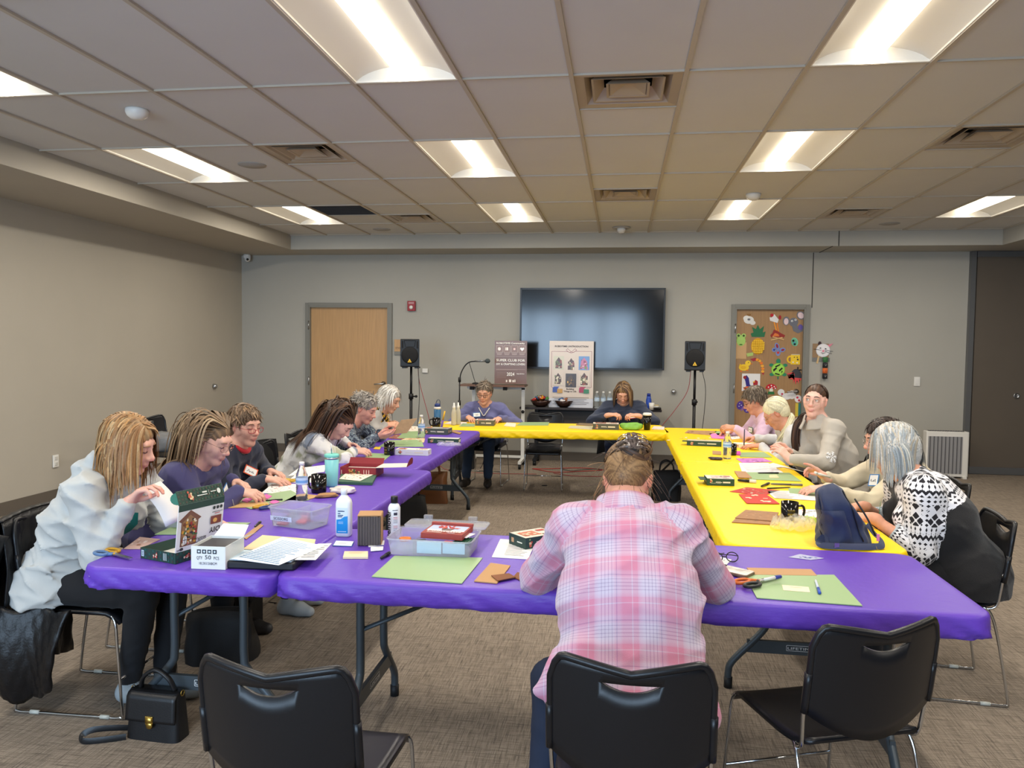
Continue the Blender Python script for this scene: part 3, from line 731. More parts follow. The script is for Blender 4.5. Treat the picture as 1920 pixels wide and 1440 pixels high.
cable('red cable slanting down left of the right tripod', [(.86, 9.70, 1.32), (.82, 9.68, 1.05), (.66, 9.64, .8), (.44, 9.62, .5), (.3, 9.6, .1), (.1, 9.5, .008), (-.5, 9.35, .008), (-.8, 9.5, .008)], (150, 44, 50))
cable('black cable hanging right of the right tripod pole', [(.98, 9.64, 1.33), (1.03, 9.62, 1.1), (1.02, 9.6, .8), (.99, 9.62, .4), (1.02, 9.66, .03)], (24, 24, 26))
cable('red cable looping on the carpet beneath the console', [(-1.1, 9.8, .008), (-.8, 9.6, .006), (-.5, 9.72, .006), (-.2, 9.9, .006), (-.5, 10.0, .006), (-.9, 9.85, .006), (-1.1, 9.8, .008)], (176, 50, 46), .005)
cable('black cable looping on the carpet beneath the console', [(-.75, 9.9, .008), (-.6, 9.65, .02), (-.45, 9.8, .015), (-.3, 9.95, .008), (-.1, 9.85, .008), (.1, 9.95, .008)], (24, 24, 26))
# wall fittings
t = thing('fire_alarm', 'red fire alarm pull on the back wall right of the plain door', 'fire alarm', (-2.94, 10.655, 2.06))
RED = mat('alarm_red', (150, 28, 40), .4)
MB().rbox((0, -.02, .07), (.115, .04, .14), .01, .004).build('housing', RED, t); MB().at((0, -.042, .05), rx=PI/2).lathe([(.001, .012), (.025, .010), (.028, 0)], seg=16).build('strobe_lens', WHITE, t)
Decal((-.04, -.0405, .1), (1, 0, 0), (0, 0, 1)).r(0, 0, .08, .006, (230, 200, 200)).r(0, .015, .08, .02, (230, 200, 200)).build('print', PRINT, t)
t = thing('room_sign', 'small wooden room sign reading STORAGE beside the plain door', 'sign', (-3.09, 10.655, 1.46))
MB().box((0, -.008, .11), (.2, .015, .17)).build('plate', OAK, t); MB().box((0, -.008, -.0), (.2, .015, .045)).build('lower_plate', JAMB, t)
lettering('STORAGE', (-.085, -.0165, .06), (1, 0, 0), (0, 0, 1), .04, (70, 60, 50), t, wfit=.17)
def plate(label, loc, axis, name='wall_outlet', cat='outlet', screw=True, size=(.075, .118)):
    t = thing(name, label, cat, loc, axis)
    MB().rbox((0, 0, 0), (size[0], .012, size[1]), .004, .002).build('cover_plate', WHITE, t)
    return t
t = plate('white duplex outlet low on the left wall', (XL+.008, 6.85, .40), PI/2, size=(.075, .12))
for z in (-.028, .028): MB().box((0, -.008, z), (.034, .006, .03)).build('socket', mat('socket', (200, 198, 190), .5), t)
t = plate('white switch plate on the back wall right of the craft door', (3.82, YB-.008, 1.18), 0, 'light_switch', 'switch')
MB().box((0, -.008, 0), (.035, .006, .07)).build('rocker', WHITE, t)
t = plate('small white outlet box on the back wall below the left loudspeaker', (-2.74, YB-.02, 1.22), 0, size=(.08, .06))
for x, y, z, rz, lab in ((.72, YB-.02, .985, 0, 'round chrome door stop on the back wall left of the right tripod'), (XL+.02, 9.85, .985, PI/2, 'small round door stop on the left wall near the corner')):
    t = thing('door_stop', lab, 'door stop', (x, y, z), rz)
    MB().at(rx=PI/2).lathe([(.001, .03), (.02, .028), (.034, .01), (.036, -.02)], seg=18).build('bumper', STEEL, t)
# tower heater against the back wall
h = thing('panel_heater', 'white slatted panel heater on the floor near the partition', 'heater', (4.04, 10.25, 0))
MB().rbox((0, 0, .30), (.50, .13, .56), .02, .006).build('casing', WHITE, h)
MB().box((-.03, -.067, .29), (.40, .006, .46)).build('front_grille', mat('grey_grille', (150, 150, 152), .5), h)
for k in range(9): MB().box((-.21+.045*k, -.072, .29), (.010, .008, .46)).build('slat', mat('slat_dark', (90, 90, 94), .5), h)
for k in range(14): MB().box((-.2+.03*k, 0, .584), (.016, .07, .006)).build('vent_slot', mat('slat_dark', (90, 90, 94), .5), h)
for s_ in (-1, 1): MB().box((s_*.2, 0, .012), (.04, .2, .024)).build('foot', WHITE, h)
# ------------------------------------------------------------------ people: smooth blended bodies
def nrm(v): v = np.asarray(v, float); return v/(np.linalg.norm(v)+1e-12)
A_ = lambda *v: np.array(v, float)
class Prim:
    """round cone, ellipsoid or cut; k = blend width, c = colour"""
    def __init__(self, kind, k=.02, c=None, neg=False, **p): self.kind, self.k, self.c, self.neg, self.p = kind, k, c, neg, p; self.tagn = p.get('t')
    def d(s, P):
        p = s.p
        if s.kind == 'rc':
            a, b, ra, rb = p['a'], p['b'], p['ra'], p['rb']
            q = P-a; ba = b-a
            if 'ex' in p:
                cx = q@p['ex']; q = q-np.outer(cx*(1-1/p['s']), p['ex']); bx = ba@p['ex']; ba = ba-bx*(1-1/p['s'])*p['ex']
            t = np.clip(q@ba/(ba@ba+1e-12), 0, 1)
            r = q-np.outer(t, ba)
            return np.sqrt((r*r).sum(1))-(ra+(rb-ra)*t)
        if s.kind == 'el':
            q = (P-p['o'])@p['R'] if 'R' in p else P-p['o']
            a = q/p['r']; k0 = np.sqrt((a*a).sum(1)); b = a/p['r']; k1 = np.sqrt((b*b).sum(1))+1e-9
            return k0*(k0-1)/k1
        if s.kind == 'hs': return (P-p['o'])@p['n']
    def bounds(s):
        p = s.p
        if s.kind == 'rc':
            m = max(p['ra'], p['rb'])*p.get('s', 1); return np.minimum(p['a'], p['b'])-m, np.maximum(p['a'], p['b'])+m
        if s.kind == 'el': m = max(p['r']); return p['o']-m, p['o']+m
        return None
def rc(a, b, ra, rb=None, k=.02, c=None, ex=None, s=1, neg=False, t=None):
    p = dict(a=A_(*a), b=A_(*b), ra=ra, rb=ra if rb is None else rb, t=t)
    if ex is not None: p['ex'] = nrm(ex); p['s'] = s
    return Prim('rc', k, c, neg, **p)
def el(o, r, k=.02, c=None, R=None, neg=False, t=None):
    p = dict(o=A_(*o), r=A_(*r) if not np.isscalar(r) else A_(r, r, r), t=t)
    if R is not None: p['R'] = np.asarray(R)
    return Prim('el', k, c, neg, **p)
def hs(o, n, k=.005): return Prim('hs', k, None, True, o=A_(*o), n=nrm(n), t=None)
def comp(prims, P, D=None):
    d = None
    for i, q in enumerate(prims):
        e = q.d(P) if D is None else D[i]
        if d is None: d = e; continue
        k = q.k
        if q.neg: h = np.clip(.5-.5*(d+e)/k, 0, 1); d = d+(-e-d)*h+k*h*(1-h)
        else: h = np.clip(.5+.5*(e-d)/k, 0, 1); d = e+(d-e)*h-k*h*(1-h)
    return d
def mesh_sdf(prims, h, disp=None, margin=.03):
    bs = [q.bounds() for q in prims if not q.neg]
    lo = np.min([b[0] for b in bs], 0)-margin; hi = np.max([b[1] for b in bs], 0)+margin
    B = 14; nb = np.ceil((hi-lo)/(h*B)).astype(int); n = nb*B+1
    D = np.empty(n, np.float32)
    ax = [lo[i]+h*(np.arange(nb[i])*B+B/2) for i in range(3)]
    cen = np.stack(np.meshgrid(*ax, indexing='ij'), -1).reshape(-1, 3)
    Dc = np.stack([q.d(cen) for q in prims]); dc = comp(prims, cen, Dc); rad = h*B*.87
    lc = np.arange(B+1)*h-h*B/2
    loc = np.stack(np.meshgrid(lc, lc, lc, indexing='ij'), -1).reshape(-1, 3)
    idx = np.stack(np.meshgrid(*[np.arange(k) for k in nb], indexing='ij'), -1).reshape(-1, 3)
    for i in range(len(cen)):
        a, b, c = idx[i]*B; sl = (slice(a, a+B+1), slice(b, b+B+1), slice(c, c+B+1))
        if abs(dc[i]) > rad+.035: D[sl] = dc[i]; continue
        sub = [q for j, q in enumerate(prims) if Dc[j, i] < max(dc[i], 0)+rad*2+.04]
        P = cen[i]+loc
        d = comp(sub, P) if sub and not sub[0].neg else np.full(len(P), dc[i])
        if disp is not None: d = d+disp(P)
        D[sl] = d.reshape(B+1, B+1, B+1)
    S = D < 0
    cells = np.zeros(np.array(D.shape)-1, np.uint8)
    for dx in (0, 1):
        for dy in (0, 1):
            for dz in (0, 1): cells += S[dx:D.shape[0]-1+dx, dy:D.shape[1]-1+dy, dz:D.shape[2]-1+dz]
    act = np.argwhere((cells > 0) & (cells < 8)); vid = np.full(cells.shape, -1, np.int32); vid[tuple(act.T)] = np.arange(len(act))
    acc = np.zeros((len(act), 3)); cnt = np.zeros(len(act)); cor = [(x, y, z) for x in (0, 1) for y in (0, 1) for z in (0, 1)]
    for i, c0 in enumerate(cor):
        for c1 in cor[i+1:]:
            if sum(abs(a-b) for a, b in zip(c0, c1)) != 1: continue
            v0 = D[tuple((act+c0).T)]; v1 = D[tuple((act+c1).T)]; m = (v0 < 0) != (v1 < 0)
            t = np.where(m, v0/np.where(m, v0-v1, 1), 0)
            acc += m[:, None]*(np.array(c0)+t[:, None]*(np.array(c1)-np.array(c0))); cnt += m
    V = lo+h*(act+acc/cnt[:, None])
    F = []
    for axx in range(3):
        sh = [slice(None)]*3; sa = list(sh); sb = list(sh); sa[axx] = slice(0, -1); sb[axx] = slice(1, None)
        e = np.argwhere(S[tuple(sa)] != S[tuple(sb)]); u, w = (axx+1) % 3, (axx+2) % 3
        ok = (e[:, u] > 0) & (e[:, w] > 0) & (e[:, u] < cells.shape[u]) & (e[:, w] < cells.shape[w]); e = e[ok]
        q = []
        for du, dw in ((-1, -1), (0, -1), (0, 0), (-1, 0)):
            g = e.copy(); g[:, u] += du; g[:, w] += dw; q.append(vid[tuple(g.T)])
        q = np.stack(q, 1); fl = ~S[tuple(e.T)]; q[fl] = q[fl][:, ::-1]; F.append(q)
    return V, np.concatenate(F)
def vcolors(prims, V, default, jit=0):
    cols = np.tile(np.array(lin(default)[:3]), (len(V), 1)); best = np.full(len(V), 1e9)
    for q in prims:
        if q.neg: continue
        d = q.d(V); m = d < best
        best = np.where(m, d, best); cols[m] = lin(q.c or default)[:3]
    return cols
def sdf_object(name, prims, h, m, parent, default=None, disp=None, puv=None, colfn=None, keep=None):
    V, F = mesh_sdf(prims, h, disp)
    if keep is not None:
        ok = keep(V); F = F[ok[F].all(1)]
        used = np.unique(F); mp = np.full(len(V), -1); mp[used] = np.arange(len(used)); V = V[used]; F = mp[F]
    me = bpy.data.meshes.new(name)
    me.vertices.add(len(V)); me.vertices.foreach_set('co', V.astype(np.float32).ravel())
    me.loops.add(F.size); me.loops.foreach_set('vertex_index', F.astype(np.int32).ravel())
    me.polygons.add(len(F)); me.polygons.foreach_set('loop_start', np.arange(0, F.size, 4, dtype=np.int32)); me.polygons.foreach_set('loop_total', np.full(len(F), 4, np.int32))
    me.update(calc_edges=True); me.polygons.foreach_set('use_smooth', np.ones(len(F), bool))
    if default is not None:
        cols = colfn(V) if colfn else vcolors(prims, V, default)
        ca = me.color_attributes.new('col', 'FLOAT_COLOR', 'POINT'); ca.data.foreach_set('color', np.c_[cols, np.ones(len(V))].astype(np.float32).ravel())
    if puv is not None:
        at = me.attributes.new('puv', 'FLOAT_VECTOR', 'POINT'); at.data.foreach_set('vector', puv(V).astype(np.float32).ravel())
    me.materials.append(m)
    o = bpy.data.objects.new(name, me); C.objects.link(o)
    if parent: o.parent = parent
    return o
def rot(yaw=0, pitch=0, roll=0):
    cy, sy = math.cos(yaw), math.sin(yaw); cp, sp = math.cos(pitch), math.sin(pitch); cr, sr = math.cos(roll), math.sin(roll)
    Rz = np.array([[cy, -sy, 0], [sy, cy, 0], [0, 0, 1]]); Rx = np.array([[1, 0, 0], [0, cp, sp], [0, -sp, cp]]); Ry = np.array([[cr, 0, sr], [0, 1, 0], [-sr, 0, cr]])
    return Rz@Rx@Ry
SKIN = mat('skin', rough=.5, attr=True, var=.07, vscale=60, spec=.4, bump=.06, bscale=500)
HAIRM = mat('hair', rough=.5, attr=True, var=.16, vscale=120, spec=.4)
EYEW = mat('eye_white', (226, 220, 214), .25); 
def head_prims(H, R, sk, lip, f=1.0, lids=True, smile=0, fem=1):
    g = lambda x, y, z: H+R@(A_(x, y, z)*f)
    E = lambda c, r, k=.02, col=None, neg=False: el(g(*c), np.array(r)*f, k*f, col, R, neg)
    T = lambda a, b, ra, rb, k=.02, col=None, neg=False: rc(g(*a), g(*b), ra*f, rb*f, k*f, col, None, 1, neg)
    P = [E((0, -.018, .036), (.074, .094, .083), .02, sk), E((0, .03, -.02), (.053, .060, .086), .03, sk)]
    for s in (-1, 1):
        P.append(T((s*.042, .006, -.052), (s*.012, .064, -.095), .018, .015, .03, sk))
        P.append(E((s*.030, .063, -.026), (.024, .023, .026), .03, sk))
        P.append(E((s*.060, .016, -.010), (.010, .03, .03), .03, sk))
    P += [E((0, .068, -.094), (.02, .018, .016), .025, sk), T((-.032, .077, .031), (.032, .077, .031), .0115, .0115, .025, sk)]
    for s in (-1, 1): P.append(E((s*.031, .099, .010), (.019, .017, .0125), .016, sk, True))
    for s in (-1, 1): P.append(E((s*.031, .0765, .008), (.0155, .0130, .0120), .006, tuple(int(v*.93) for v in sk)))
    if not lids:
        for s in (-1, 1): P.append(E((s*.031, .093, .0085), (.0140, .012, .0068), .003, None, True))
    P += [T((0, .084, .018), (0, .107, -.022), .0075, .0105, .014, sk), E((0, .108, -.027), (.012, .012, .0105), .010, tuple([min(255, sk[0]+6), int(sk[1]*.93), int(sk[2]*.93)]))]
    for s in (-1, 1): P.append(E((s*.0125, .097, -.031), (.0085, .010, .008), .008, sk))
    P += [E((0, .088, -.056), (.022, .012, .016), .016, sk)]
    lip = tuple(int(a*.55+b*.45) for a, b in zip(lip, sk))
    P += [E((0, .0945, -.0580), (.0185, .0065, .0040), .004, lip), E((0, .0940, -.0665), (.0155, .0070, .0050), .004, lip)]
    for s in (-1, 1): P.append(E((s*.013, .0925, -.0605+.003*smile), (.009, .0055, .0035), .004, lip))
    for s in (-1, 1):
        Re = R@rot(-s*.45, 0, s*.12)
        P.append(el(g(s*.076, -.010, -.002), A_(.008, .019, .031)*f, .006*f, tuple([sk[0], int(sk[1]*.92), int(sk[2]*.90)]), Re)); P.append(el(g(s*.086, -.006, .002), A_(.006, .010, .016)*f, .005*f, None, Re, True))
    return P, g
def hand_prims(W, F, Nn, right, sk, f=.95, curl=.5, spread=1.0, thumb=.5, point=None):
    F = nrm(F); Nn = nrm(Nn-F*(np.asarray(Nn)@F)); t = np.cross(F, Nn) if right else np.cross(Nn, F)
    P = []; red = (min(255, sk[0]), int(sk[1]*.90), int(sk[2]*.88))
    P.append(rc(W-F*.02, W+F*.03*f, .022*f, .020*f, .02, sk, t, 1.25))
    lat = (.029, .010, -.009, -.027); ln = (.95, 1.06, 1.0, .80); kl = (.086, .090, .086, .078)
    for i in range(4):
        kn = W+F*kl[i]*f+t*lat[i]*f*1.02
        P.append(rc(W+t*lat[i]*.5*f+F*.01, kn, .0145*f, .0112*f, .012, sk))
    for i in range(4):
        kn = W+F*kl[i]*f+t*lat[i]*f*1.02; c = curl*(1+.12*i)
        if point is not None and i == 0: c = point
        ang = 0; p = kn; rr = (.0092, .0084, .0078, .0070); fan = t*lat[i]*3.2*spread
        for j, (L, bend) in enumerate(((.043, .75), (.027, 1.05), (.022, .7))):
            ang += c*bend; d = nrm(F*math.cos(ang)+Nn*math.sin(ang)+fan*(1 if ang < 1 else .3)); q = p+d*L*f*ln[i]
            P.append(rc(p, q, rr[j]*f, rr[j+1]*f, .0035, red if j == 2 else sk)); p = q
    b = W+F*.024*f+t*.020*f; d1 = nrm(F*.72+t*(.75-.35*thumb)+Nn*(.25+.5*thumb)); m1 = b+d1*.040*f
    d2 = nrm(F*.9+t*(.35-.4*thumb)+Nn*(.1+.45*thumb)); m2 = m1+d2*.032*f; d3 = nrm(F*.95+t*(.2-.5*thumb)+Nn*(.1+.45*thumb)); m3 = m2+d3*.026*f
    P += [rc(b, m1, .0155*f, .0118*f, .010, sk), rc(m1, m2, .0112*f, .0098*f, .004, sk), rc(m2, m3, .0098*f, .0078*f, .004, red)]
    return P
def ik(S, W, u, l, pole):
    d = W-S; L = np.linalg.norm(d); 
    if L > (u+l)*.995: W = S+d/L*(u+l)*.995; d = W-S; L = np.linalg.norm(d)
    n = d/L; a = (u*u-l*l+L*L)/(2*L); h = math.sqrt(max(u*u-a*a, 1e-6))
    pl = np.asarray(pole, float); pl = nrm(pl-n*(pl@n)); return S+n*a+pl*h, W
def folds(seed, amp=.004, fr=18):
    r = np.random.default_rng(seed); K = r.normal(size=(5, 3))*A_(1, 1, 1.5); K = K/np.linalg.norm(K, axis=1)[:, None]*fr*r.uniform(1.6, 4.2, 5)[:, None]; ph = r.uniform(0, 6, 5); K2 = r.normal(size=(4, 3))*9
    def f(P):
        w = np.sin(P@K2[0]+ph[0])*1.2+np.sin(P@K2[1]+ph[1])*.8; m = .55+.45*np.sin(P@K2[2]+ph[2]); o = np.zeros(len(P))
        for i in range(5): o += ((1-np.abs(np.sin(P@K[i]*.5+ph[i]+w)))**2-.33)*(m if i % 2 else 1.4-m)
        return -o*amp
    return f
def build_person(name_label, loc, rz, head, hp=(0, 0, 0), heft=1.0, hands=None, sk=(214, 164, 140), lip=(176, 98, 92), shirt=None, pants=None, shoes=(60, 60, 64), hs_=.97, fine=.0042, lids=True, smile=0, sleeve=1.0, hip_z=.555, sh_w=.165, legs=None, hood=False, neck=True, shirt_extra=None, fold=.004, twist=0, seed=1, fr=18, hem=.0, shres=.0085, poles=None, bust=1, side=0, hemcut=0):
    root = thing('person', name_label, 'person', (loc[0], loc[1], 0), rz, 'people crafting at the tables')
    cz, sz = math.cos(-rz), math.sin(-rz)
    def L(p): p = np.asarray(p, float); x, y = p[0]-loc[0], p[1]-loc[1]; return A_(x*cz-y*sz, x*sz+y*cz, p[2])
    def LV(v): return A_(v[0]*cz-v[1]*sz, v[0]*sz+v[1]*cz, v[2])
    H = L(head); R = rot(math.radians(hp[1]), math.radians(hp[0]), math.radians(hp[2]))
    hip = A_(0, 0, hip_z); Hb = H+R@A_(0, -.022, -.055)
    up = nrm(nrm(Hb-hip)*.75+(R@A_(0, -.1, 1))*.25); N = Hb-up*.085; sp = N-hip; tl = np.linalg.norm(sp); sp = sp/tl
    ct, st = math.cos(twist), math.sin(twist)
    X = nrm(A_(ct, st, 0)-sp*(A_(ct, st, 0)@sp)*.5); fw = nrm(np.cross(sp, X))*1.0
    if fw[1] < 0 and abs(twist) < 1: fw = -fw
    bk = -fw
    mid = hip+sp*tl*.5+bk*.035; chest = hip+sp*tl*.78+bk*.02
    S = {s: N-sp*.055+X*s*sh_w*heft**.4+fw*.012 for s in (-1, 1)}
    uL, lL = .275, .245
    arms = {}
    for s, hd in zip((1, -1), hands):
        W = L(hd['w']); pole = LV(poles[s]) if poles and s in poles else A_(s*.8, -.25, -.42)
        E_, W = ik(S[s], W, uL, lL, pole); arms[s] = (E_, W, hd)
    # ---- the body: head, neck, chest, arms and hands in one skin
    P, g = head_prims(H, R, sk, lip, hs_, lids, smile)
    P.append(rc(Hb+R@A_(0, .005, .015), N+sp*.0, .046*hs_, .054, .03, sk)); P.append(rc(N, chest, .055, .09, .05, sk, X, 1.3)); P.append(rc(chest, chest-sp*.05, .085, .08, .05, sk, X, 1.3))
    for s in (-1, 1): P.append(rc(N+bk*.005, S[s], .04, .05, .04, sk))
    for s in (-1, 1):
        E_, W, hd = arms[s]
        P += [rc(S[s], E_, .044, .036, .03, sk), rc(E_, W, .036, .024, .02, sk)]
        P += hand_prims(W, LV(hd['f']), LV(hd['n']), s == 1, sk, hd.get('s', .95), hd.get('c', .5), hd.get('sp', 1), hd.get('t', .5), hd.get('p'))
    body = sdf_object('body', P, fine, SKIN, root, sk)
    # ---- clothes
    q = heft
    SP = [el(hip+A_(0, -.01, -.01), A_(.19, .145, .125)*q, .05), rc(hip+sp*.03, mid, .125*q, .118*q, .06, None, X, 1.38), rc(mid, chest, .118*q, .105*q**.7, .06, None, X, 1.42), rc(chest, N-sp*.055, .105*q**.7, .062, .06, None, X, 1.45)]
    if bust:
        for s in (-1, 1): SP.append(el(hip+sp*tl*.66+fw*.085*q+X*s*.078*q, A_(.07, .07, .07)*q**.8*bust, .05))
    SP += [rc(S[-1], S[1], .060*q**.5, .060*q**.5, .05)]
    for s in (-1, 1): SP.append(rc(N-sp*.02+bk*.01, S[s], .052, .058*q**.5, .04))
    for s in (-1, 1):
        E_, W, hd = arms[s]; sl = hd.get('sl', sleeve); We = E_+(W-E_)*(sl-.04)
        SP += [rc(S[s], E_, .066*q**.6, .055*q**.5, .045, t='u%d' % s), rc(E_, We, .055*q**.5, .040*q**.3 if sl > .8 else .05, .025, t='f%d' % s)]
    if hem: SP.append(rc(hip+A_(0, -.03, -.02), hip+A_(0, -.02, -hem), .155*q, .165*q, .05, None, A_(1, 0, 0), 1.3))
    if hood: SP += [rc(N+bk*.06-X*.075+sp*.045, N+bk*.06+X*.075+sp*.045, .040, .040, .02), rc(N+bk*.06+X*.085+sp*.04, N+fw*.05+X*.085-sp*.03, .034, .026, .02), rc(N+bk*.06-X*.085+sp*.04, N+fw*.05-X*.085-sp*.03, .034, .026, .02), rc(N+bk*.09-X*.07-sp*.03, N+bk*.09+X*.07-sp*.03, .05, .05, .03)]
    if shirt_extra: SP += shirt_extra(dict(N=N, S=S, X=X, fw=fw, sp=sp, hip=hip, chest=chest, mid=mid, arms=arms, H=H, R=R, L=L, LV=LV))
    # neck opening follows the neck
    SEAT = hs((0, 0, .4625-hemcut), (0, 0, 1), .006)
    SPc = SP+[SEAT, rc(N+sp*.012+fw*.012, N+sp*.14+fw*.05, .060, .075, .008, neg=True)] if neck else SP+[SEAT]
    def puv(V):
        out = np.stack([V@X, (V-hip)@sp, np.zeros(len(V))], 1)
        best = np.min([p_.d(V) for p_ in SP if not p_.tagn and not p_.neg], 0)
        for p_ in SP:
            if p_.tagn:
                d = p_.d(V)-.012; m = d < best; best = np.where(m, d, best)
                a, b = p_.p['a'], p_.p['b']; ax = nrm(b-a); sd = nrm(np.cross(ax, fw)); u2 = np.cross(ax, sd)
                qv = V-a; out[m] = np.stack([np.arctan2(qv@sd, qv@u2)*.06+.7, .35-(qv@ax)-(.0 if p_.tagn[0] == 'u' else .275), np.ones(len(V))], 1)[m]
        return out
    sh = sdf_object('sweater' if not shirt.get('name') else shirt['name'], SPc, shres, shirt['m'], root, None, folds(seed, fold, fr), puv)
    lg = legs or {}
    SEAT = hs((0, 0, .4625), (0, 0, 1), .006)
    PP = [el(hip+A_(0, 0, -.01), A_(.175, .14, .11)*q, .04)]; cal = []; SH = {}
    for s in (-1, 1):
        kn = A_(*lg.get('k%d' % s, (s*.11, .42, .52))); an = A_(*lg.get('a%d' % s, (s*.11, .40, .10)))
        PP.append(rc(hip+A_(s*.09, .02, -.015), kn, .092*q**.8, .064*q**.5, .03)); cal.append(rc(kn, an+A_(0, 0, .02), .064*q**.5, .050, .02))
        td = nrm(A_(*lg.get('t%d' % s, (s*.15, 1, 0)))); hl = an+A_(0, 0, -.062)-td*.025
        SH[s] = [rc(an+A_(0, 0, .0), hl, .040, .040, .02), rc(hl, hl+td*.10, .040, .042, .02), rc(hl+td*.10, hl+td*.165+A_(0, 0, -.008), .042, .030, .02)]
    sdf_object('trousers', PP+[SEAT]+cal, .0125, pants['m'], root, None, folds(seed+5, .005, 16))
    for s in (-1, 1):
        cut = max(.002, min(p_.p['b'][2] for p_ in SH[s])-.036)
        sdf_object('shoe', SH[s]+[hs((0, 0, cut), (0, 0, 1))], .009, mat('shoe_%02x%02x%02x' % tuple(shoes), shoes, .6, bump=.2, bscale=300), root)
    ctx = dict(root=root, H=H, R=R, g=g, N=N, S=S, X=X, fw=fw, sp=sp, hip=hip, chest=chest, mid=mid, arms=arms, SP=SP, L=L, LV=LV, f=hs_, bk=bk, P=P, tl=tl, q=q)
    print('person', name_label[:40], 'torso %.2f' % tl)
    return ctx
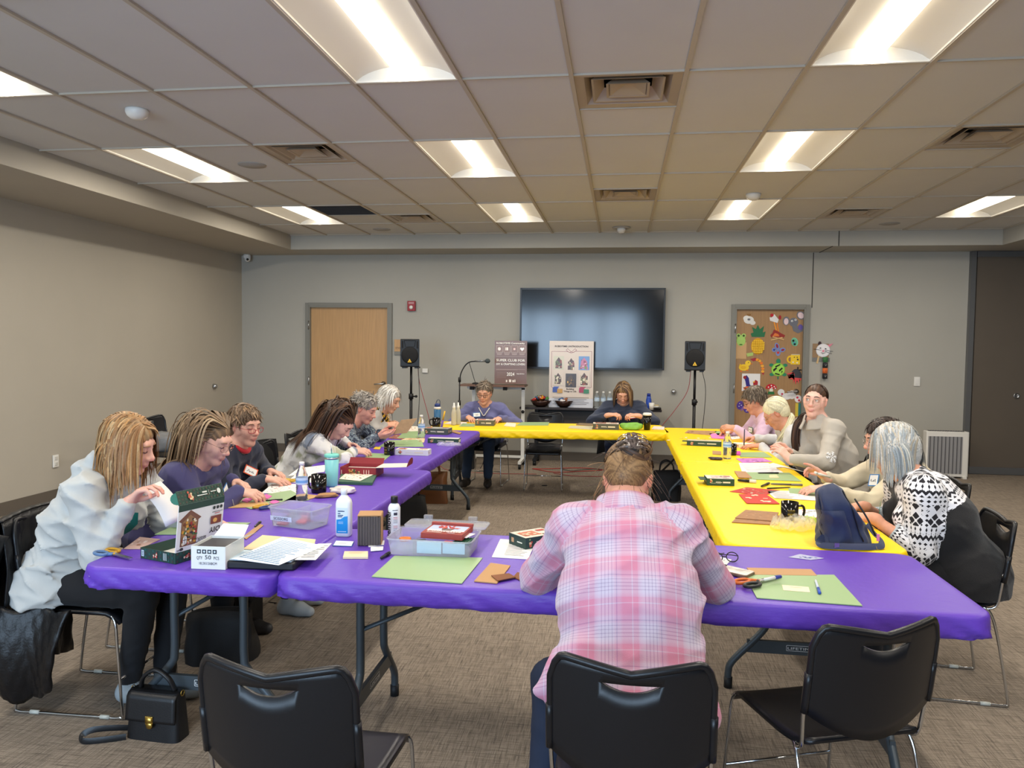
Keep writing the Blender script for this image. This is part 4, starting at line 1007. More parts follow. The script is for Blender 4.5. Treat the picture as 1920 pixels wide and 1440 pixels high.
# ---- hair: a cap plus flowing locks that hang and rest on the shoulders
def hair(ctx, cols, style='long', n=300, length=.30, part=.0, vol=1.0, fringe=0, seed=1, thick=.0055, curl=0, droop=.35, back=.0, face=None, hairline=.062, tail=None, col2=None, lift=0, cap_only=False, rw=1.35, drape=0, flow=None):
    r = np.random.default_rng(seed); H, R, f, root = ctx['H'], ctx['R'], ctx['f'], ctx['root']
    g = ctx['g']; G = lambda c, rr, k=.02, neg=False: el(g(*c), A_(*rr)*f, k, None, R, neg)
    cap = [G((0, -.020, .040), (.079*vol, .099*vol, .087*vol), .02)]
    if style in ('long', 'bob', 'short'): cap.append(G((0, -.055, -.02), (.070*vol, .062*vol, .075), .03))
    elif style in ('pony', 'bun'): cap.append(G((0, -.05, -.01), (.066, .062, .07), .03))
    if drape:
        for a_ in (-1, -.55, 0, .55, 1):
            p0_ = H+R@(A_(a_*.072, -.03-.055*(1-abs(a_)), -.005)*f); fl_ = nrm(flow) if flow is not None else A_(0, 0, -1)
            p1_ = p0_+fl_*drape+(R@A_(a_*.3, -.25*(1-abs(a_)), 0))*drape*.35; cap.append(rc(p0_, p1_, .033*f, .020*f, .035))
    hi = .016 if style in ('pony', 'bun') else 0
    face_cut = [el(g(0, .105, -.035+hi), A_(.068, .085, .088)*f, .02, None, R, True), el(g(0, .04, -.10), A_(.10, .075, .075)*f, .02, None, R, True)]
    if style in ('short', 'pony', 'bun'): face_cut += [el(g(s*.082, .010, -.015 if style == 'short' else -.028), A_(.03, .034, .045 if style == 'short' else .036)*f, .015, None, R, True) for s in (-1, 1)]
    cols = [cols] if not isinstance(cols[0], (tuple, list)) else list(cols)
    base = np.mean([lin(c)[:3] for c in cols], 0)
    K = r.normal(size=3)*90
    def disp(P):
        q = (P-H)@R; a = np.arctan2(q[:, 0], q[:, 2]+.06); return (-.0022*np.sin(a*34+q[:, 1]*25)-.0012*np.sin(a*77+3))*(.35 if style in ('pony', 'bun') else 1)
    def colfn(V):
        q = (V-H)@R; a = np.arctan2(q[:, 0], q[:, 2]+.06); w = .5+.5*np.sin(a*31+np.sin(a*13)*2+q[:, 1]*20)
        c0 = np.array(lin(cols[0])[:3]); c1 = np.array(lin(cols[-1])[:3]); return c0+(c1-c0)*w[:, None]
    capo = sdf_object('hair', cap+face_cut, .0055, HAIRM, root, cols[0], disp, None, colfn)
    if cap_only: return capo
    # locks
    roots = []
    while len(roots) < n:
        v = nrm(r.normal(size=3))
        if v[2] < -.25 or (v[1] > .55 and v[2] < .62): continue
        if style in ('pony', 'bun') and v[1] > .32: continue
        if style in ('short', 'pony', 'bun') and v[2] < .15 and v[1] > -.15: continue
        roots.append(A_(0, -.020, .040)+v*A_(.080*vol, .100*vol, .088*vol))
    P = np.array(roots); nrmv = (P-A_(0, -.02, .04))/A_(.08, .1, .088)**2; nrmv /= np.linalg.norm(nrmv, axis=1)[:, None]
    side = np.where(P[:, 0] > part, 1., -1.)
    if style in ('long', 'bob'): d0 = np.stack([side*1.0, -.35-back+0*side+fringe*(P[:, 1] > .03), -.5+0*side], 1)
    elif style == 'short': d0 = np.stack([side*.35, np.full(n, -back), np.full(n, -.55)], 1)
    else:
        tgt = np.array(tail or (0, -.115, -.02)); d0 = tgt-P
    d0 = d0+r.normal(size=d0.shape)*(.12 if style != 'short' else .35)
    d0 -= nrmv*(d0*nrmv).sum(1)[:, None]*(1-lift); d0 /= np.linalg.norm(d0, axis=1)[:, None]+1e-9
    Pw = H+(P*f)@R.T; d = d0@R.T; st = .018; down = A_(0, 0, -1)
    ns = max(3, int(length/st)); lens = length*r.uniform(.78, 1.05, n); paths = [Pw.copy()]
    coll = (cap if drape else cap[:1])+[el(g(0, .02, -.02), A_(.066, .07, .09)*f, .02, None, R)]
    sp = [p for p in ctx['SP']]
    ph = r.uniform(0, 6, n); cx = r.normal(size=(n, 3))
    for i in range(ns):
        wgt = droop*min(1, (i+1)/3) if style in ('long', 'bob') else .12
        if flow is not None and style == 'long':
            far = np.clip((i-4)/4, 0, 1); gd = nrm(flow); d = d*(1-.42*far)+gd*.42*far; d = d/(np.linalg.norm(d, axis=1)[:, None]+1e-9); stp = st
        elif style in ('pony', 'bun'): d = ((H+(tgt*f)@R.T)-Pw); dist = np.linalg.norm(d, axis=1); d = d/(dist[:, None]+1e-6); stp = np.minimum(st, dist)[:, None]
        else:
            d = d*(1-wgt)+down*wgt; stp = st
            if curl: d = d+cx*np.sin(ph+i*1.1)[:, None]*curl
            d = d/(np.linalg.norm(d, axis=1)[:, None]+1e-9)
        Pw = Pw+d*stp
        for body, off in ((coll, .004), (sp, .006)):
            dd = comp(body, Pw); m = dd < off
            if m.any():
                e = 1e-3; gr = np.stack([comp(body, Pw[m]+A_(*(e if j == k else 0 for k in range(3))))-dd[m] for j in range(3)], 1); gr /= np.linalg.norm(gr, axis=1)[:, None]+1e-9
                Pw[m] += gr*np.minimum(off-dd[m], .03)[:, None]
        paths.append(Pw.copy())
    paths = np.array(paths).transpose(1, 0, 2); mb = MB()
    for i in range(n):
        k = max(3, int(lens[i]/st)); p = paths[i][:k+1]
        q = (p-H)@R/f
        if style in ('long', 'bob'):   # keep the face clear
            bad = (q[:, 1] > hairline) & (np.abs(q[:, 0]) < .058) & (q[:, 2] < .052)
            if bad.any(): p = p[:max(0, int(np.argmax(bad)))]
        elif style == 'short':
            bad = (q[:, 1] > .075) & (q[:, 2] < .045-.0*fringe)
            if bad.any(): p = p[:max(0, int(np.argmax(bad)))]
        if len(p) < 3: continue
        c = cols[r.integers(len(cols))]; w = r.uniform(.86, 1.12); c = tuple(int(min(255, v*w)) for v in c)
        tt = np.linspace(0, 1, len(p)); rad = thick*f*r.uniform(.7, 1.3)*np.clip(np.minimum(tt*6+.5, (1-tt)*2.2+.12), 0, 1)
        nn = p-H; low = nn[:, 2] < 0; nn[low, 2] *= .3
        mb.ribbon(p, rad*rw, rad*.45, nn, c)
    o = mb.build('locks', HAIRM, capo)
    return capo
def ponytail(ctx, capo, pts, cols, n=46, r0=.022, seed=3, taper=.6):
    n *= 3
    r = np.random.default_rng(seed); P = spline(pts, 5); m = len(P); mb = MB()
    for i in range(n):
        a = r.uniform(0, 6.28); q = r.uniform(.1, 1)**.5; off = r.normal(size=3); off = nrm(off)*q
        tt = np.linspace(0, 1, m); env = r0*np.minimum(.45+tt*2.2, 1)*(1-tt*(1-taper)*.6)
        k = int(m*r.uniform(.8, 1)); p = P+off[None]*env[:, None]+r.normal(size=3)*.002
        c = cols[r.integers(len(cols))]; w = r.uniform(.85, 1.12)
        mb.tube(p[:k], .0034*np.clip(np.minimum(1, (1-np.linspace(0, 1, k))*2+.2), 0, 1), 4, tuple(int(min(255, v*w)) for v in c), caps=False)
    return mb.build('ponytail', HAIRM, capo)
def face_bits(ctx, brow=(110, 84, 66), eyes=None, gaze=(0, 1, 0), glasses=None, lash=True, browz=0):
    g, R, root, f = ctx['g'], ctx['R'], ctx['root'], ctx['f']
    for s in (-1, 1):
        MB().tube([g(s*.014, .0925, .028+browz), g(s*.026, .094, .033+browz), g(s*.038, .088, .032+browz), g(s*.048, .078, .026+browz)], [.0026*f, .0036*f, .0032*f, .0014*f], 6, None).build('eyebrow', mat('brow_%02x%02x%02x' % tuple(brow), brow, .8), root)
    if eyes:
        for s in (-1, 1):
            c = g(s*.031, .0765, .009); e = MB(); e.ball(c, .0118*f, None, 14, 10); eo = e.build('eye', EYEW, root)
            gz = R@nrm(gaze); i = MB(); i.ball(c+gz*.0070*f, .0058*f, None, 12, 8); i.build('iris', mat('iris_%02x%02x%02x' % tuple(eyes), eyes, .15), eo)
    if lash:
        for s in (-1, 1):
            z = .003 if not eyes else .0165
            MB().tube([g(s*.0165, .0865, z+.001), g(s*.026, .0905, z-(.002 if not eyes else -.001)), g(s*.037, .0885, z-(.002 if not eyes else -.001)), g(s*.0465, .079, z+.001)], .0013*f, 5).build('lashes', mat('lash', (52, 36, 30), .8), root)
    if glasses:
        col, rw, rh, thick = glasses['c'], glasses.get('w', .024), glasses.get('h', .018), glasses.get('t', .0016)
        dz = glasses.get('z', .002); m = mat('glasses_%02x%02x%02x' % tuple(col), col, .3, glasses.get('metal', 0))
        fr = MB()
        for s in (-1, 1):
            ring = lambda k, dy, nn: [g(x, .109+dy-3.3*x*x, dz+rh*k*np.sign(math.sin(q))*abs(math.sin(q))**.8) for q in np.linspace(0, 2*PI, nn)[:-1] for x in [s*.034+rw*k*np.sign(math.cos(q))*abs(math.cos(q))**.8]]
            pts = ring(1, 0, 21)
            fr.tube(pts, thick*f, 6, None, closed=True)
            fr.tube([g(s*.058, .098, dz+.008), g(s*.070, .085, dz+.009), g(s*.078, .02, dz+.008), g(s*.080, -.015, dz+.004)], thick*f*.9, 6)
        fr.tube([g(-.011, .107, dz+.004), g(0, .111, dz+.007), g(.011, .107, dz+.004)], thick*f, 6)
        fo = fr.build('glasses', m, root)
        for s in (-1, 1):
            ring = lambda k, dy, nn: [g(x, .109+dy-3.3*x*x, dz+rh*k*np.sign(math.sin(q))*abs(math.sin(q))**.8) for q in np.linspace(0, 2*PI, nn)[:-1] for x in [s*.034+rw*k*np.sign(math.cos(q))*abs(math.cos(q))**.8]]
            pts = ring(.97, -.0004, 17)
            MB().poly(pts).build('lens', mat('spectacle_lens', (250, 250, 250), .02, trans=1, ior=1.02), fo)
def on_surface(ctx, p, d):
    """march from p along d until the clothing surface is met"""
    p = np.array(p, float); d = nrm(d)
    for _ in range(60):
        s = comp(ctx['SP'], p[None])[0]
        if s < .004: break
        p = p+d*max(s*.8, .002)
    e = 1e-3; gr = nrm([comp(ctx['SP'], (p+A_(*(e if j == k else 0 for k in range(3))))[None])[0]-comp(ctx['SP'], p[None])[0] for j in range(3)])
    return p, gr
def name_tag(ctx, up, lat, border, w=.085, h=.055, tilt=0, seed=1):
    p0 = ctx['hip']+ctx['sp']*up+ctx['X']*lat+ctx['fw']*.4
    p, n = on_surface(ctx, p0, -ctx['fw']); u = nrm(ctx['sp']-n*(ctx['sp']@n)); x = np.cross(u, n)
    c, s = math.cos(tilt), math.sin(tilt); x, u = x*c+u*s, u*c-x*s
    o = p+n*.009-x*w/2-u*h/2; t = MB(); 
    t.add([o, o+x*w, o+x*w+u*h, o+u*h, o+n*.0015, o+x*w+n*.0015, o+x*w+u*h+n*.0015, o+u*h+n*.0015], [(3, 2, 1, 0), (4, 5, 6, 7), (0, 1, 5, 4), (1, 2, 6, 5), (2, 3, 7, 6), (3, 0, 4, 7)], border)
    tg = t.build('name_tag', PRINT, ctx['root'])
    d = Decal(o+n*.0015, x, u); d.r(.006, .006, w-.006, h-.006, (246, 246, 242)); r = np.random.default_rng(seed); y = h*.45
    pts = [(w*.2+w*.055*i, y+r.uniform(-.009, .011)) for i in range(11)]; d.line(pts, .0028, (40, 50, 70)); d.build('handwriting', PRINT, tg)
    return tg
# ------------------------------------------------------------------ clothing materials
class X_:
    """tiny node-expression helper"""
    def __init__(s, nt, sock): s.nt, s.s = nt, sock
    def m(s, op, *a):
        k = s.nt.nodes.new('ShaderNodeMath'); k.operation = op; s.nt.links.new(s.s, k.inputs[0])
        for i, q in enumerate(a):
            if isinstance(q, X_): s.nt.links.new(q.s, k.inputs[i+1])
            else: k.inputs[i+1].default_value = q
        return X_(s.nt, k.outputs[0])
    def __add__(s, o): return s.m('ADD', o)
    def __sub__(s, o): return s.m('SUBTRACT', o)
    def __mul__(s, o): return s.m('MULTIPLY', o)
    def fr(s): return s.m('FRACT')
    def ab(s): return s.m('ABSOLUTE')
    def lt(s, o): return s.m('LESS_THAN', o)
    def gt(s, o): return s.m('GREATER_THAN', o)
def mixc(nt, f, a, b):
    k = nt.nodes.new('ShaderNodeMix'); k.data_type = 'RGBA'
    if isinstance(f, X_): nt.links.new(f.s, k.inputs['Factor'])
    else: k.inputs['Factor'].default_value = f
    for n_, q in (('A', a), ('B', b)):
        if isinstance(q, tuple): k.inputs[n_].default_value = lin(q)
        else: nt.links.new(q, k.inputs[n_])
    return k.outputs['Result']
def puvxyz(m):
    nt = m.node_tree; a = nt.nodes.new('ShaderNodeAttribute'); a.attribute_name = 'puv'; sp = nt.nodes.new('ShaderNodeSeparateXYZ'); nt.links.new(a.outputs['Vector'], sp.inputs[0])
    return nt, [X_(nt, sp.outputs[i]) for i in range(3)], a
def cloth(name, col, rough=.85, bs=700, b=.3, sheen=.15, **k): return mat(name, col, rough, bump=b, bscale=bs, var=.05, vscale=12, sheen=sheen, **k)
def ramp(nt, x, stops, interp='LINEAR'):
    r = nt.nodes.new('ShaderNodeValToRGB'); r.color_ramp.interpolation = interp; e = r.color_ramp.elements
    e[0].position, e[0].color = stops[0][0], lin(stops[0][1]); e[1].position, e[1].color = stops[-1][0], lin(stops[-1][1])
    for p, c in stops[1:-1]: q = e.new(p); q.color = lin(c)
    nt.links.new(x.s, r.inputs[0]); return r.outputs[0]
# pink plaid flannel
m = cloth('pink_plaid_flannel', (220, 170, 190), bs=500); nt, (px, py, pz), _ = puvxyz(m)
PK, WT, DL, LV_ = (198, 126, 152), (196, 184, 202), (124, 102, 146), (194, 156, 180)
ST = [(0, PK), (.20, PK), (.215, WT), (.235, PK), (.34, PK), (.36, LV_), (.46, WT), (.50, WT), (.51, DL), (.525, WT), (.58, WT), (.59, DL), (.605, WT), (.66, WT), (.67, DL), (.685, WT), (.74, WT), (.75, DL), (.765, WT), (.84, LV_), (.86, DL), (.875, LV_), (.93, LV_), (1, PK)]
nt.links.new(mixc(nt, .5, ramp(nt, (px*(1/.125)+.14).fr(), ST), ramp(nt, (py*(1/.125)+.3).fr(), ST)), nt.nodes['Principled BSDF'].inputs['Base Color']); PLAID = m
# black and white knit
m = cloth('fair_isle_knit', (30, 28, 34), bs=300, b=.5); nt, (px, py, pz), _ = puvxyz(m)
def tri(x): return ((x.fr())-.5).ab()
fx = tri(px*(1/.075)); fy = tri(py*(1/.09)); star = (fx+fy*.9).lt(.40); core = (fx+fy).lt(.09); ray_ = ((fx-fy).ab()).lt(.045)
fx2 = tri(px*(1/.022)); fy2 = tri(py*(1/.022)); dots = (fx2+fy2).lt(.34)
zz = ((py*(1/.03)+fx2*1.0).fr()).lt(.55)
band = (py*(1/.20)).fr()
a = star.m('SUBTRACT', core); a = a.m('MAXIMUM', dots*(fx.gt(.28))); a = a.m('SUBTRACT', ray_*.9)
b1 = band.lt(.52); b2 = band.lt(.68); b3 = band.lt(.84)
pat = a*b1+(dots*(b2-b1))+(zz*(b3-b2))+(((fx2+fy2*.4).lt(.2))*((b3*-1.)+1.))
pat = pat.m('MINIMUM', 1.0).m('MAXIMUM', 0.0)
knit = mixc(nt, pat, (236, 234, 238), (26, 24, 32))
cuff = mixc(nt, dots, (176, 190, 198), (90, 98, 110)); knit = mixc(nt, py.lt(-.055), knit, cuff)
slv = pz.gt(.5).m('MAXIMUM', (py.gt(.30))*(px.lt(-.02)))
nt.links.new(mixc(nt, slv, (22, 21, 23), knit), nt.nodes['Principled BSDF'].inputs['Base Color']); FAIR = m
# tie dye, swirl and speckled tops
def noisy(name, stops, scale, dist, detail=3, **k):
    m = cloth(name, (200, 200, 200), **k); nt = m.node_tree; tc = nt.nodes.new('ShaderNodeTexCoord'); n = nt.nodes.new('ShaderNodeTexNoise')
    n.inputs['Scale'].default_value = scale; n.inputs['Distortion'].default_value = dist; n.inputs['Detail'].default_value = detail; nt.links.new(tc.outputs['Object'], n.inputs['Vector'])
    nt.links.new(ramp(nt, X_(nt, n.outputs['Fac']), stops), nt.nodes['Principled BSDF'].inputs['Base Color']); return m
TIED = noisy('tie_dye_fleece', [(0, (150, 156, 130)), (.36, (170, 172, 146)), (.43, (226, 224, 220)), (.56, (230, 228, 226)), (.64, (130, 140, 158)), (1, (96, 108, 132))], 7, .6)
SWIRL = noisy('blue_swirl_knit', [(0, (22, 30, 48)), (.45, (30, 42, 66)), (.52, (150, 166, 178)), (.56, (44, 62, 88)), (.62, (28, 36, 58)), (.68, (160, 170, 170)), (1, (40, 56, 80))], 9, 4.5, 1)
m = cloth('navy_speckled_sweatshirt', (34, 40, 60)); nt, (px, py, pz), at_ = puvxyz(m)
v = nt.nodes.new('ShaderNodeTexVoronoi'); v.inputs['Scale'].default_value = 85; nt.links.new(at_.outputs['Vector'], v.inputs['Vector'])
n = nt.nodes.new('ShaderNodeTexNoise'); n.inputs['Scale'].default_value = 16; nt.links.new(at_.outputs['Vector'], n.inputs['Vector'])
reg = ((px.ab()).lt(.11))*(py.gt(.14))*(py.lt(.31))*(pz.lt(.5))*(X_(nt, n.outputs['Fac']).gt(.42)); dot = X_(nt, v.outputs['Distance']).lt(.34)
sep = nt.nodes.new('ShaderNodeSeparateColor'); nt.links.new(v.outputs['Color'], sep.inputs[0])
nt.links.new(mixc(nt, reg*dot, (34, 40, 60), mixc(nt, X_(nt, sep.outputs[0]).gt(.82), (214, 218, 228), (180, 40, 56))), nt.nodes['Principled BSDF'].inputs['Base Color']); SPECK = m
BLKP = cloth('black_trousers', (15, 15, 19), sheen=.05); DENIM = mat('denim', (24, 36, 58), .85, bump=.35, bscale=900, var=.12, vscale=20); NAVYP = cloth('navy_trousers', (30, 36, 54))
HB = [(160, 118, 74), (142, 100, 60), (174, 138, 96), (128, 94, 60), (160, 134, 98)]
# ------------------------------------------------------------------ the fourteen people
# 1 blonde woman in the white hoodie
c = build_person('person in a white hoodie with shoulder-length blonde hair at the left purple table', (-2.40, 3.06), -PI/2, (-2.075, 3.02, 1.145), (20, 12, 6), 1.12,
    [dict(w=aty(238, 945, 2.90), f=(.62, .22, .66), n=(.70, .1, -.45), c=.62, t=.8, sp=.6), dict(w=(-1.86, 3.22, .79), f=(1, .05, -.10), n=(0, -.4, -.9), c=.35, sp=.6)],
    (222, 170, 150), (190, 110, 104), dict(m=cloth('white_fleece', (184, 186, 184), bs=500), name='hoodie'), dict(m=BLKP), (140, 148, 152), 1.0, .0045, hood=True, fold=.009, seed=11, hem=.13, fr=20,
    poles={1: (-.9, -.35, -.35), -1: (-.3, .5, -.8)}, legs={'k1': (.10, .42, .52), 'k-1': (-.10, .44, .52), 'a1': (.07, .34, .135), 'a-1': (-.05, .42, .105), 't1': (.1, .9, -.1)})
h = hair(c, HB, 'long', 960, .30, .02, 1.06, .5, 1, .0034, .08, .30, .1, hairline=.070, drape=.10); face_bits(c, (150, 112, 84))
sh = MB(); 
# green shirt showing in the open front, with the zip edge
p, n_ = on_surface(c, c['hip']+c['sp']*.25+c['fw']*.4, -c['fw'])
strip = [on_surface(c, c['hip']+c['sp']*z+c['fw']*.4+c['X']*x, -c['fw'])[0]+c['fw']*.006 for z in np.linspace(.02, .40, 9) for x in (-.05, 0, .05)]
sh.add(strip, [(3*i+j, 3*i+j+1, 3*i+4+j, 3*i+3+j) for i in range(8) for j in (0, 1)], None, True); sh.build('undershirt', cloth('teal_jersey', (0, 128, 124)), c['root'])
# 2 long-haired woman in the purple-blue top
c = build_person('person with long brown-grey hair and thin glasses in a plain purple-blue top', (-2.42, 3.78), -PI/2, (-2.10, 3.74, 1.075), (24, -4, 0), 1.12,
    [dict(w=atz(447, 922, .80), f=(.93, .2, -.12), n=(.05, .35, -.9), c=.6, t=.7, sp=.5), dict(w=atz(440, 903, .785), f=(.85, -.4, -.06), n=(.1, -.3, -.9), c=.45, sp=.5)],
    (224, 176, 156), (186, 112, 104), dict(m=cloth('indigo_jersey', (66, 64, 108)), name='long_sleeve_top'), dict(m=BLKP), (50, 50, 54), .99, .0045, fold=.006, seed=12)
hair(c, [(142, 114, 84), (120, 96, 72), (164, 140, 110), (104, 84, 64)], 'long', 840, .46, -.01, 1.0, .0, 2, .0033, 0, .2, 1.2, hairline=.01, flow=A_(0, -.22, -1), drape=.12); face_bits(c, (150, 122, 98), glasses=dict(c=(120, 92, 84), metal=.6, t=.0011, w=.025, h=.017)); name_tag(c, .36, -.11, (60, 120, 190), seed=2)
ln = MB()
for s in (-1, 1):
    pts = []
    for z, x in ((.43, .06), (.36, .05), (.28, .03), (.2, .008)):
        pts.append(on_surface(c, c['hip']+c['sp']*z+c['fw']*.4+c['X']*x*s, -c['fw'])[0]+c['fw']*.008)
    ln.tube(spline(pts, 4), .0018, 5)
ln.build('lanyard', mat('cord_grey', (150, 146, 140), .5), c['root'])
# 3 short-haired woman with red glasses
c = build_person('person with short brown hair and red glasses in a dark speckled sweatshirt', (-2.52, 4.36), -PI/2, (-2.235, 4.36, 1.085), (10, -22, 0), 1.12,
    [dict(w=atz(493, 898, .778), f=(.97, .12, -.05), n=(0, .15, -1), c=.28, t=.4, sp=.7), dict(w=atz(505, 884, .778), f=(.9, -.35, -.05), n=(0, -.2, -1), c=.4, sp=.6)],
    (220, 168, 148), (178, 104, 98), dict(m=SPECK, name='sweatshirt'), dict(m=BLKP), (150, 156, 160), .98, .0047, fold=.006, seed=13, twist=-.15, legs={'a1': (.14, .62, .10), 'a-1': (-.02, .6, .10)})
hair(c, [(112, 88, 66), (140, 112, 84), (92, 72, 54)], 'short', 627, .075, .03, 1.08, .6, 3, .0038, .15, .2, -.5, lift=.1); face_bits(c, (120, 92, 72), glasses=dict(c=(168, 30, 56), t=.0015, w=.023, h=.014, z=-.006)); name_tag(c, .36, -.045, (232, 96, 48), tilt=-.15, seed=3)
ring = MB(); q = [c['N']+c['sp']*.03+c['fw']*.012+(c['X']*math.cos(a)*.062+c['fw']*math.sin(a)*.064)-c['sp']*.02*math.sin(a) for a in np.linspace(0, 2*PI, 21)[:-1]]
ring.tube(q, .014, 8, None, closed=True); ring.build('turtleneck', cloth('red_knit', (190, 36, 50)), c['root'])
# 4 long dark hair, tie-dye top, bent low
c = build_person('person with long straight dark hair bent over the left table in a tie-dye top', (-2.48, 5.52), -PI/2, (-2.045, 5.46, 1.005), (48, 0, 0), .98,
    [dict(w=atz(662, 846, .785), f=(.9, .3, .0), n=(0, .5, -.8), c=.6, t=.7, sp=.5), dict(w=atz(652, 834, .785), f=(.9, -.3, .05), n=(0, -.4, -.9), c=.55, t=.7, sp=.5)],
    (228, 176, 158), (196, 112, 106), dict(m=TIED, name='sweatshirt'), dict(m=BLKP), (50, 50, 54), .97, .0056, fold=.006, shres=.0105, seed=14, poles={1: (-.4, -.85, .10), -1: (-.4, .85, .10)})
hair(c, [(62, 42, 32), (48, 33, 26), (80, 54, 38), (92, 64, 44)], 'long', 840, .58, 0, .99, 0, 4, .0033, 0, .16, 2.6, hairline=.0, flow=A_(0, -.5, -1), drape=.12); face_bits(c, (70, 50, 40))
# 5 grey curly hair, swirl top
c = build_person('person with short grey curly hair in a dark blue swirl-patterned top', (-2.56, 6.28), -PI/2, (-2.135, 6.26, 1.04), (24, -4, 0), 1.12,
    [dict(w=aty(706, 818, 6.16), f=(.95, .1, .05), n=(.1, .6, .75), c=.4, t=.6, sp=.5), dict(w=aty(712, 812, 6.4), f=(.95, -.1, .05), n=(.1, -.6, .75), c=.4, t=.6, sp=.5)],
    (222, 164, 146), (180, 104, 98), dict(m=SWIRL, name='top'), dict(m=BLKP), (50, 50, 54), 1.0, .0056, fold=.007, shres=.0105, seed=15)
hair(c, [(150, 142, 132), (116, 108, 100), (176, 168, 158)], 'short', 900, .06, 0, 1.1, .2, 5, .0034, .45, .3, .3, lift=0); face_bits(c, (130, 116, 104))
# 6 grey bob and yellow scarf
c = build_person('person with a silver bob and a yellow patterned scarf, farthest at the left table', (-2.56, 7.08), -PI/2, (-2.165, 7.06, 1.065), (24, -6, 0), 1.02,
    [dict(w=aty(722, 797, 6.96), f=(.95, .15, .1), n=(.2, .5, -.7), c=.45, t=.6, sp=.5), dict(w=aty(728, 794, 7.2), f=(.9, -.15, .1), n=(.2, -.5, -.6), c=.5)],
    (216, 164, 136), (172, 100, 92), dict(m=cloth('grey_heather', (176, 172, 168)), name='sweater'), dict(m=BLKP), (50, 50, 54), 1.0, .0056, fold=.006, shres=.0105, seed=16)
hair(c, [(206, 200, 190), (184, 176, 164), (222, 218, 210), (160, 152, 140)], 'bob', 840, .18, .01, 1.06, .25, 6, .0034, .06, .3, .7, hairline=.03, drape=.07); face_bits(c, (150, 130, 110))
scf = MB(); r_ = np.random.default_rng(5)
for j in range(5):
    q = [c['N']+c['sp']*(.025-.016*j)+c['fw']*(.015+.01*j)+(c['X']*math.cos(a)*(.075+.014*j)+c['fw']*math.sin(a)*(.080+.012*j))-c['sp']*(.035+.02*j)*(math.sin(a)+.3) for a in np.linspace(0, 2*PI, 27)[:-1]]
    for i in range(26): scf.tube([q[i], q[(i+1) % 26]], .021, 6, ((206, 160, 40), (214, 168, 44), (232, 228, 216), (40, 38, 38))[(i*2+j*3+r_.integers(2)) % 4])
scf.build('scarf', PAINT, c['root'])
# 7 lavender sweater at the far table
c = build_person('person with dark glasses in a lavender sweater behind the far yellow table', (-1.52, 8.74), PI, (-1.515, 8.56, 1.045), (14, -4, 0), 1.14,
    [dict(w=(-1.665, 8.36, .79), f=(.55, -.8, -.08), n=(.2, 0, -1), c=.35, sp=.6), dict(w=(-1.30, 8.36, .785), f=(-.3, -.9, -.05), n=(-.3, 0, -1), c=.4, sp=.6)],
    (214, 160, 134), (170, 96, 88), dict(m=cloth('lavender_knit', (96, 98, 142)), name='sweater'), dict(m=mat('blue_jeans', (40, 58, 84), .85, bump=.3, bscale=900)), (44, 40, 38), 1.02, .0056, fold=.006, shres=.0105, seed=17,
    legs={'k1': (.12, .40, .50), 'k-1': (-.10, .40, .50), 'a1': (.16, .36, .12), 'a-1': (-.08, .34, .12)})
hair(c, [(112, 98, 84), (88, 76, 64), (138, 124, 108)], 'short', 640, .085, -.03, 1.02, .2, 7, .0036, .05, .3, .2, lift=-.1); face_bits(c, (110, 92, 78), glasses=dict(c=(38, 28, 26), t=.0021, w=.025, h=.017)); name_tag(c, .31, .075, (70, 130, 190), seed=7)
vc = MB(); pts = [on_surface(c, c['hip']+c['sp']*z+c['fw']*.4+c['X']*x, -c['fw'])[0]+c['fw']*.004 for z, x in ((c['tl']-.005, -.062), (c['tl']-.05, -.03), (c['tl']-.085, 0), (c['tl']-.05, .03), (c['tl']-.005, .062))]
vc.tube(spline(pts, 4), .006, 6); vc.build('shirt_collar', cloth('white_cotton', (226, 222, 216)), c['root'])
# 8 navy top at the far table
c = build_person('person with shoulder-length brown hair in a navy top working behind the far yellow table', (.06, 8.98), PI, (.035, 8.82, 1.06), (32, 0, 0), 1.24,
    [dict(w=(-.12, 8.58, .83), f=(.9, -.25, .12), n=(.2, .2, -.8), c=.65, t=.8, sp=.4), dict(w=(.20, 8.58, .83), f=(-.9, -.25, .12), n=(-.2, .2, -.8), c=.65, t=.8, sp=.4)],
    (222, 168, 144), (182, 104, 96), dict(m=cloth('navy_chambray', (48, 56, 76)), name='top'), dict(m=mat('dark_jeans', (30, 40, 62), .85, bump=.3, bscale=900)), (40, 40, 44), 1.02, .0056, fold=.007, shres=.0105, seed=18, sleeve=.72,
    legs={'k1': (.15, .40, .50), 'k-1': (-.14, .40, .50), 'a1': (.13, .30, .10), 'a-1': (-.2, .30, .10)})
hair(c, [(76, 54, 40), (58, 42, 34), (120, 92, 62), (146, 116, 80)], 'long', 840, .25, .02, 1.02, .1, 8, .0034, 0, .32, -.1, hairline=.05, drape=.10); face_bits(c, (80, 58, 46), glasses=dict(c=(150, 70, 60), metal=.5, t=.0011, w=.023, h=.012, z=-.010)); name_tag(c, .30, -.09, (214, 60, 60), .095, .055, .12, 8)
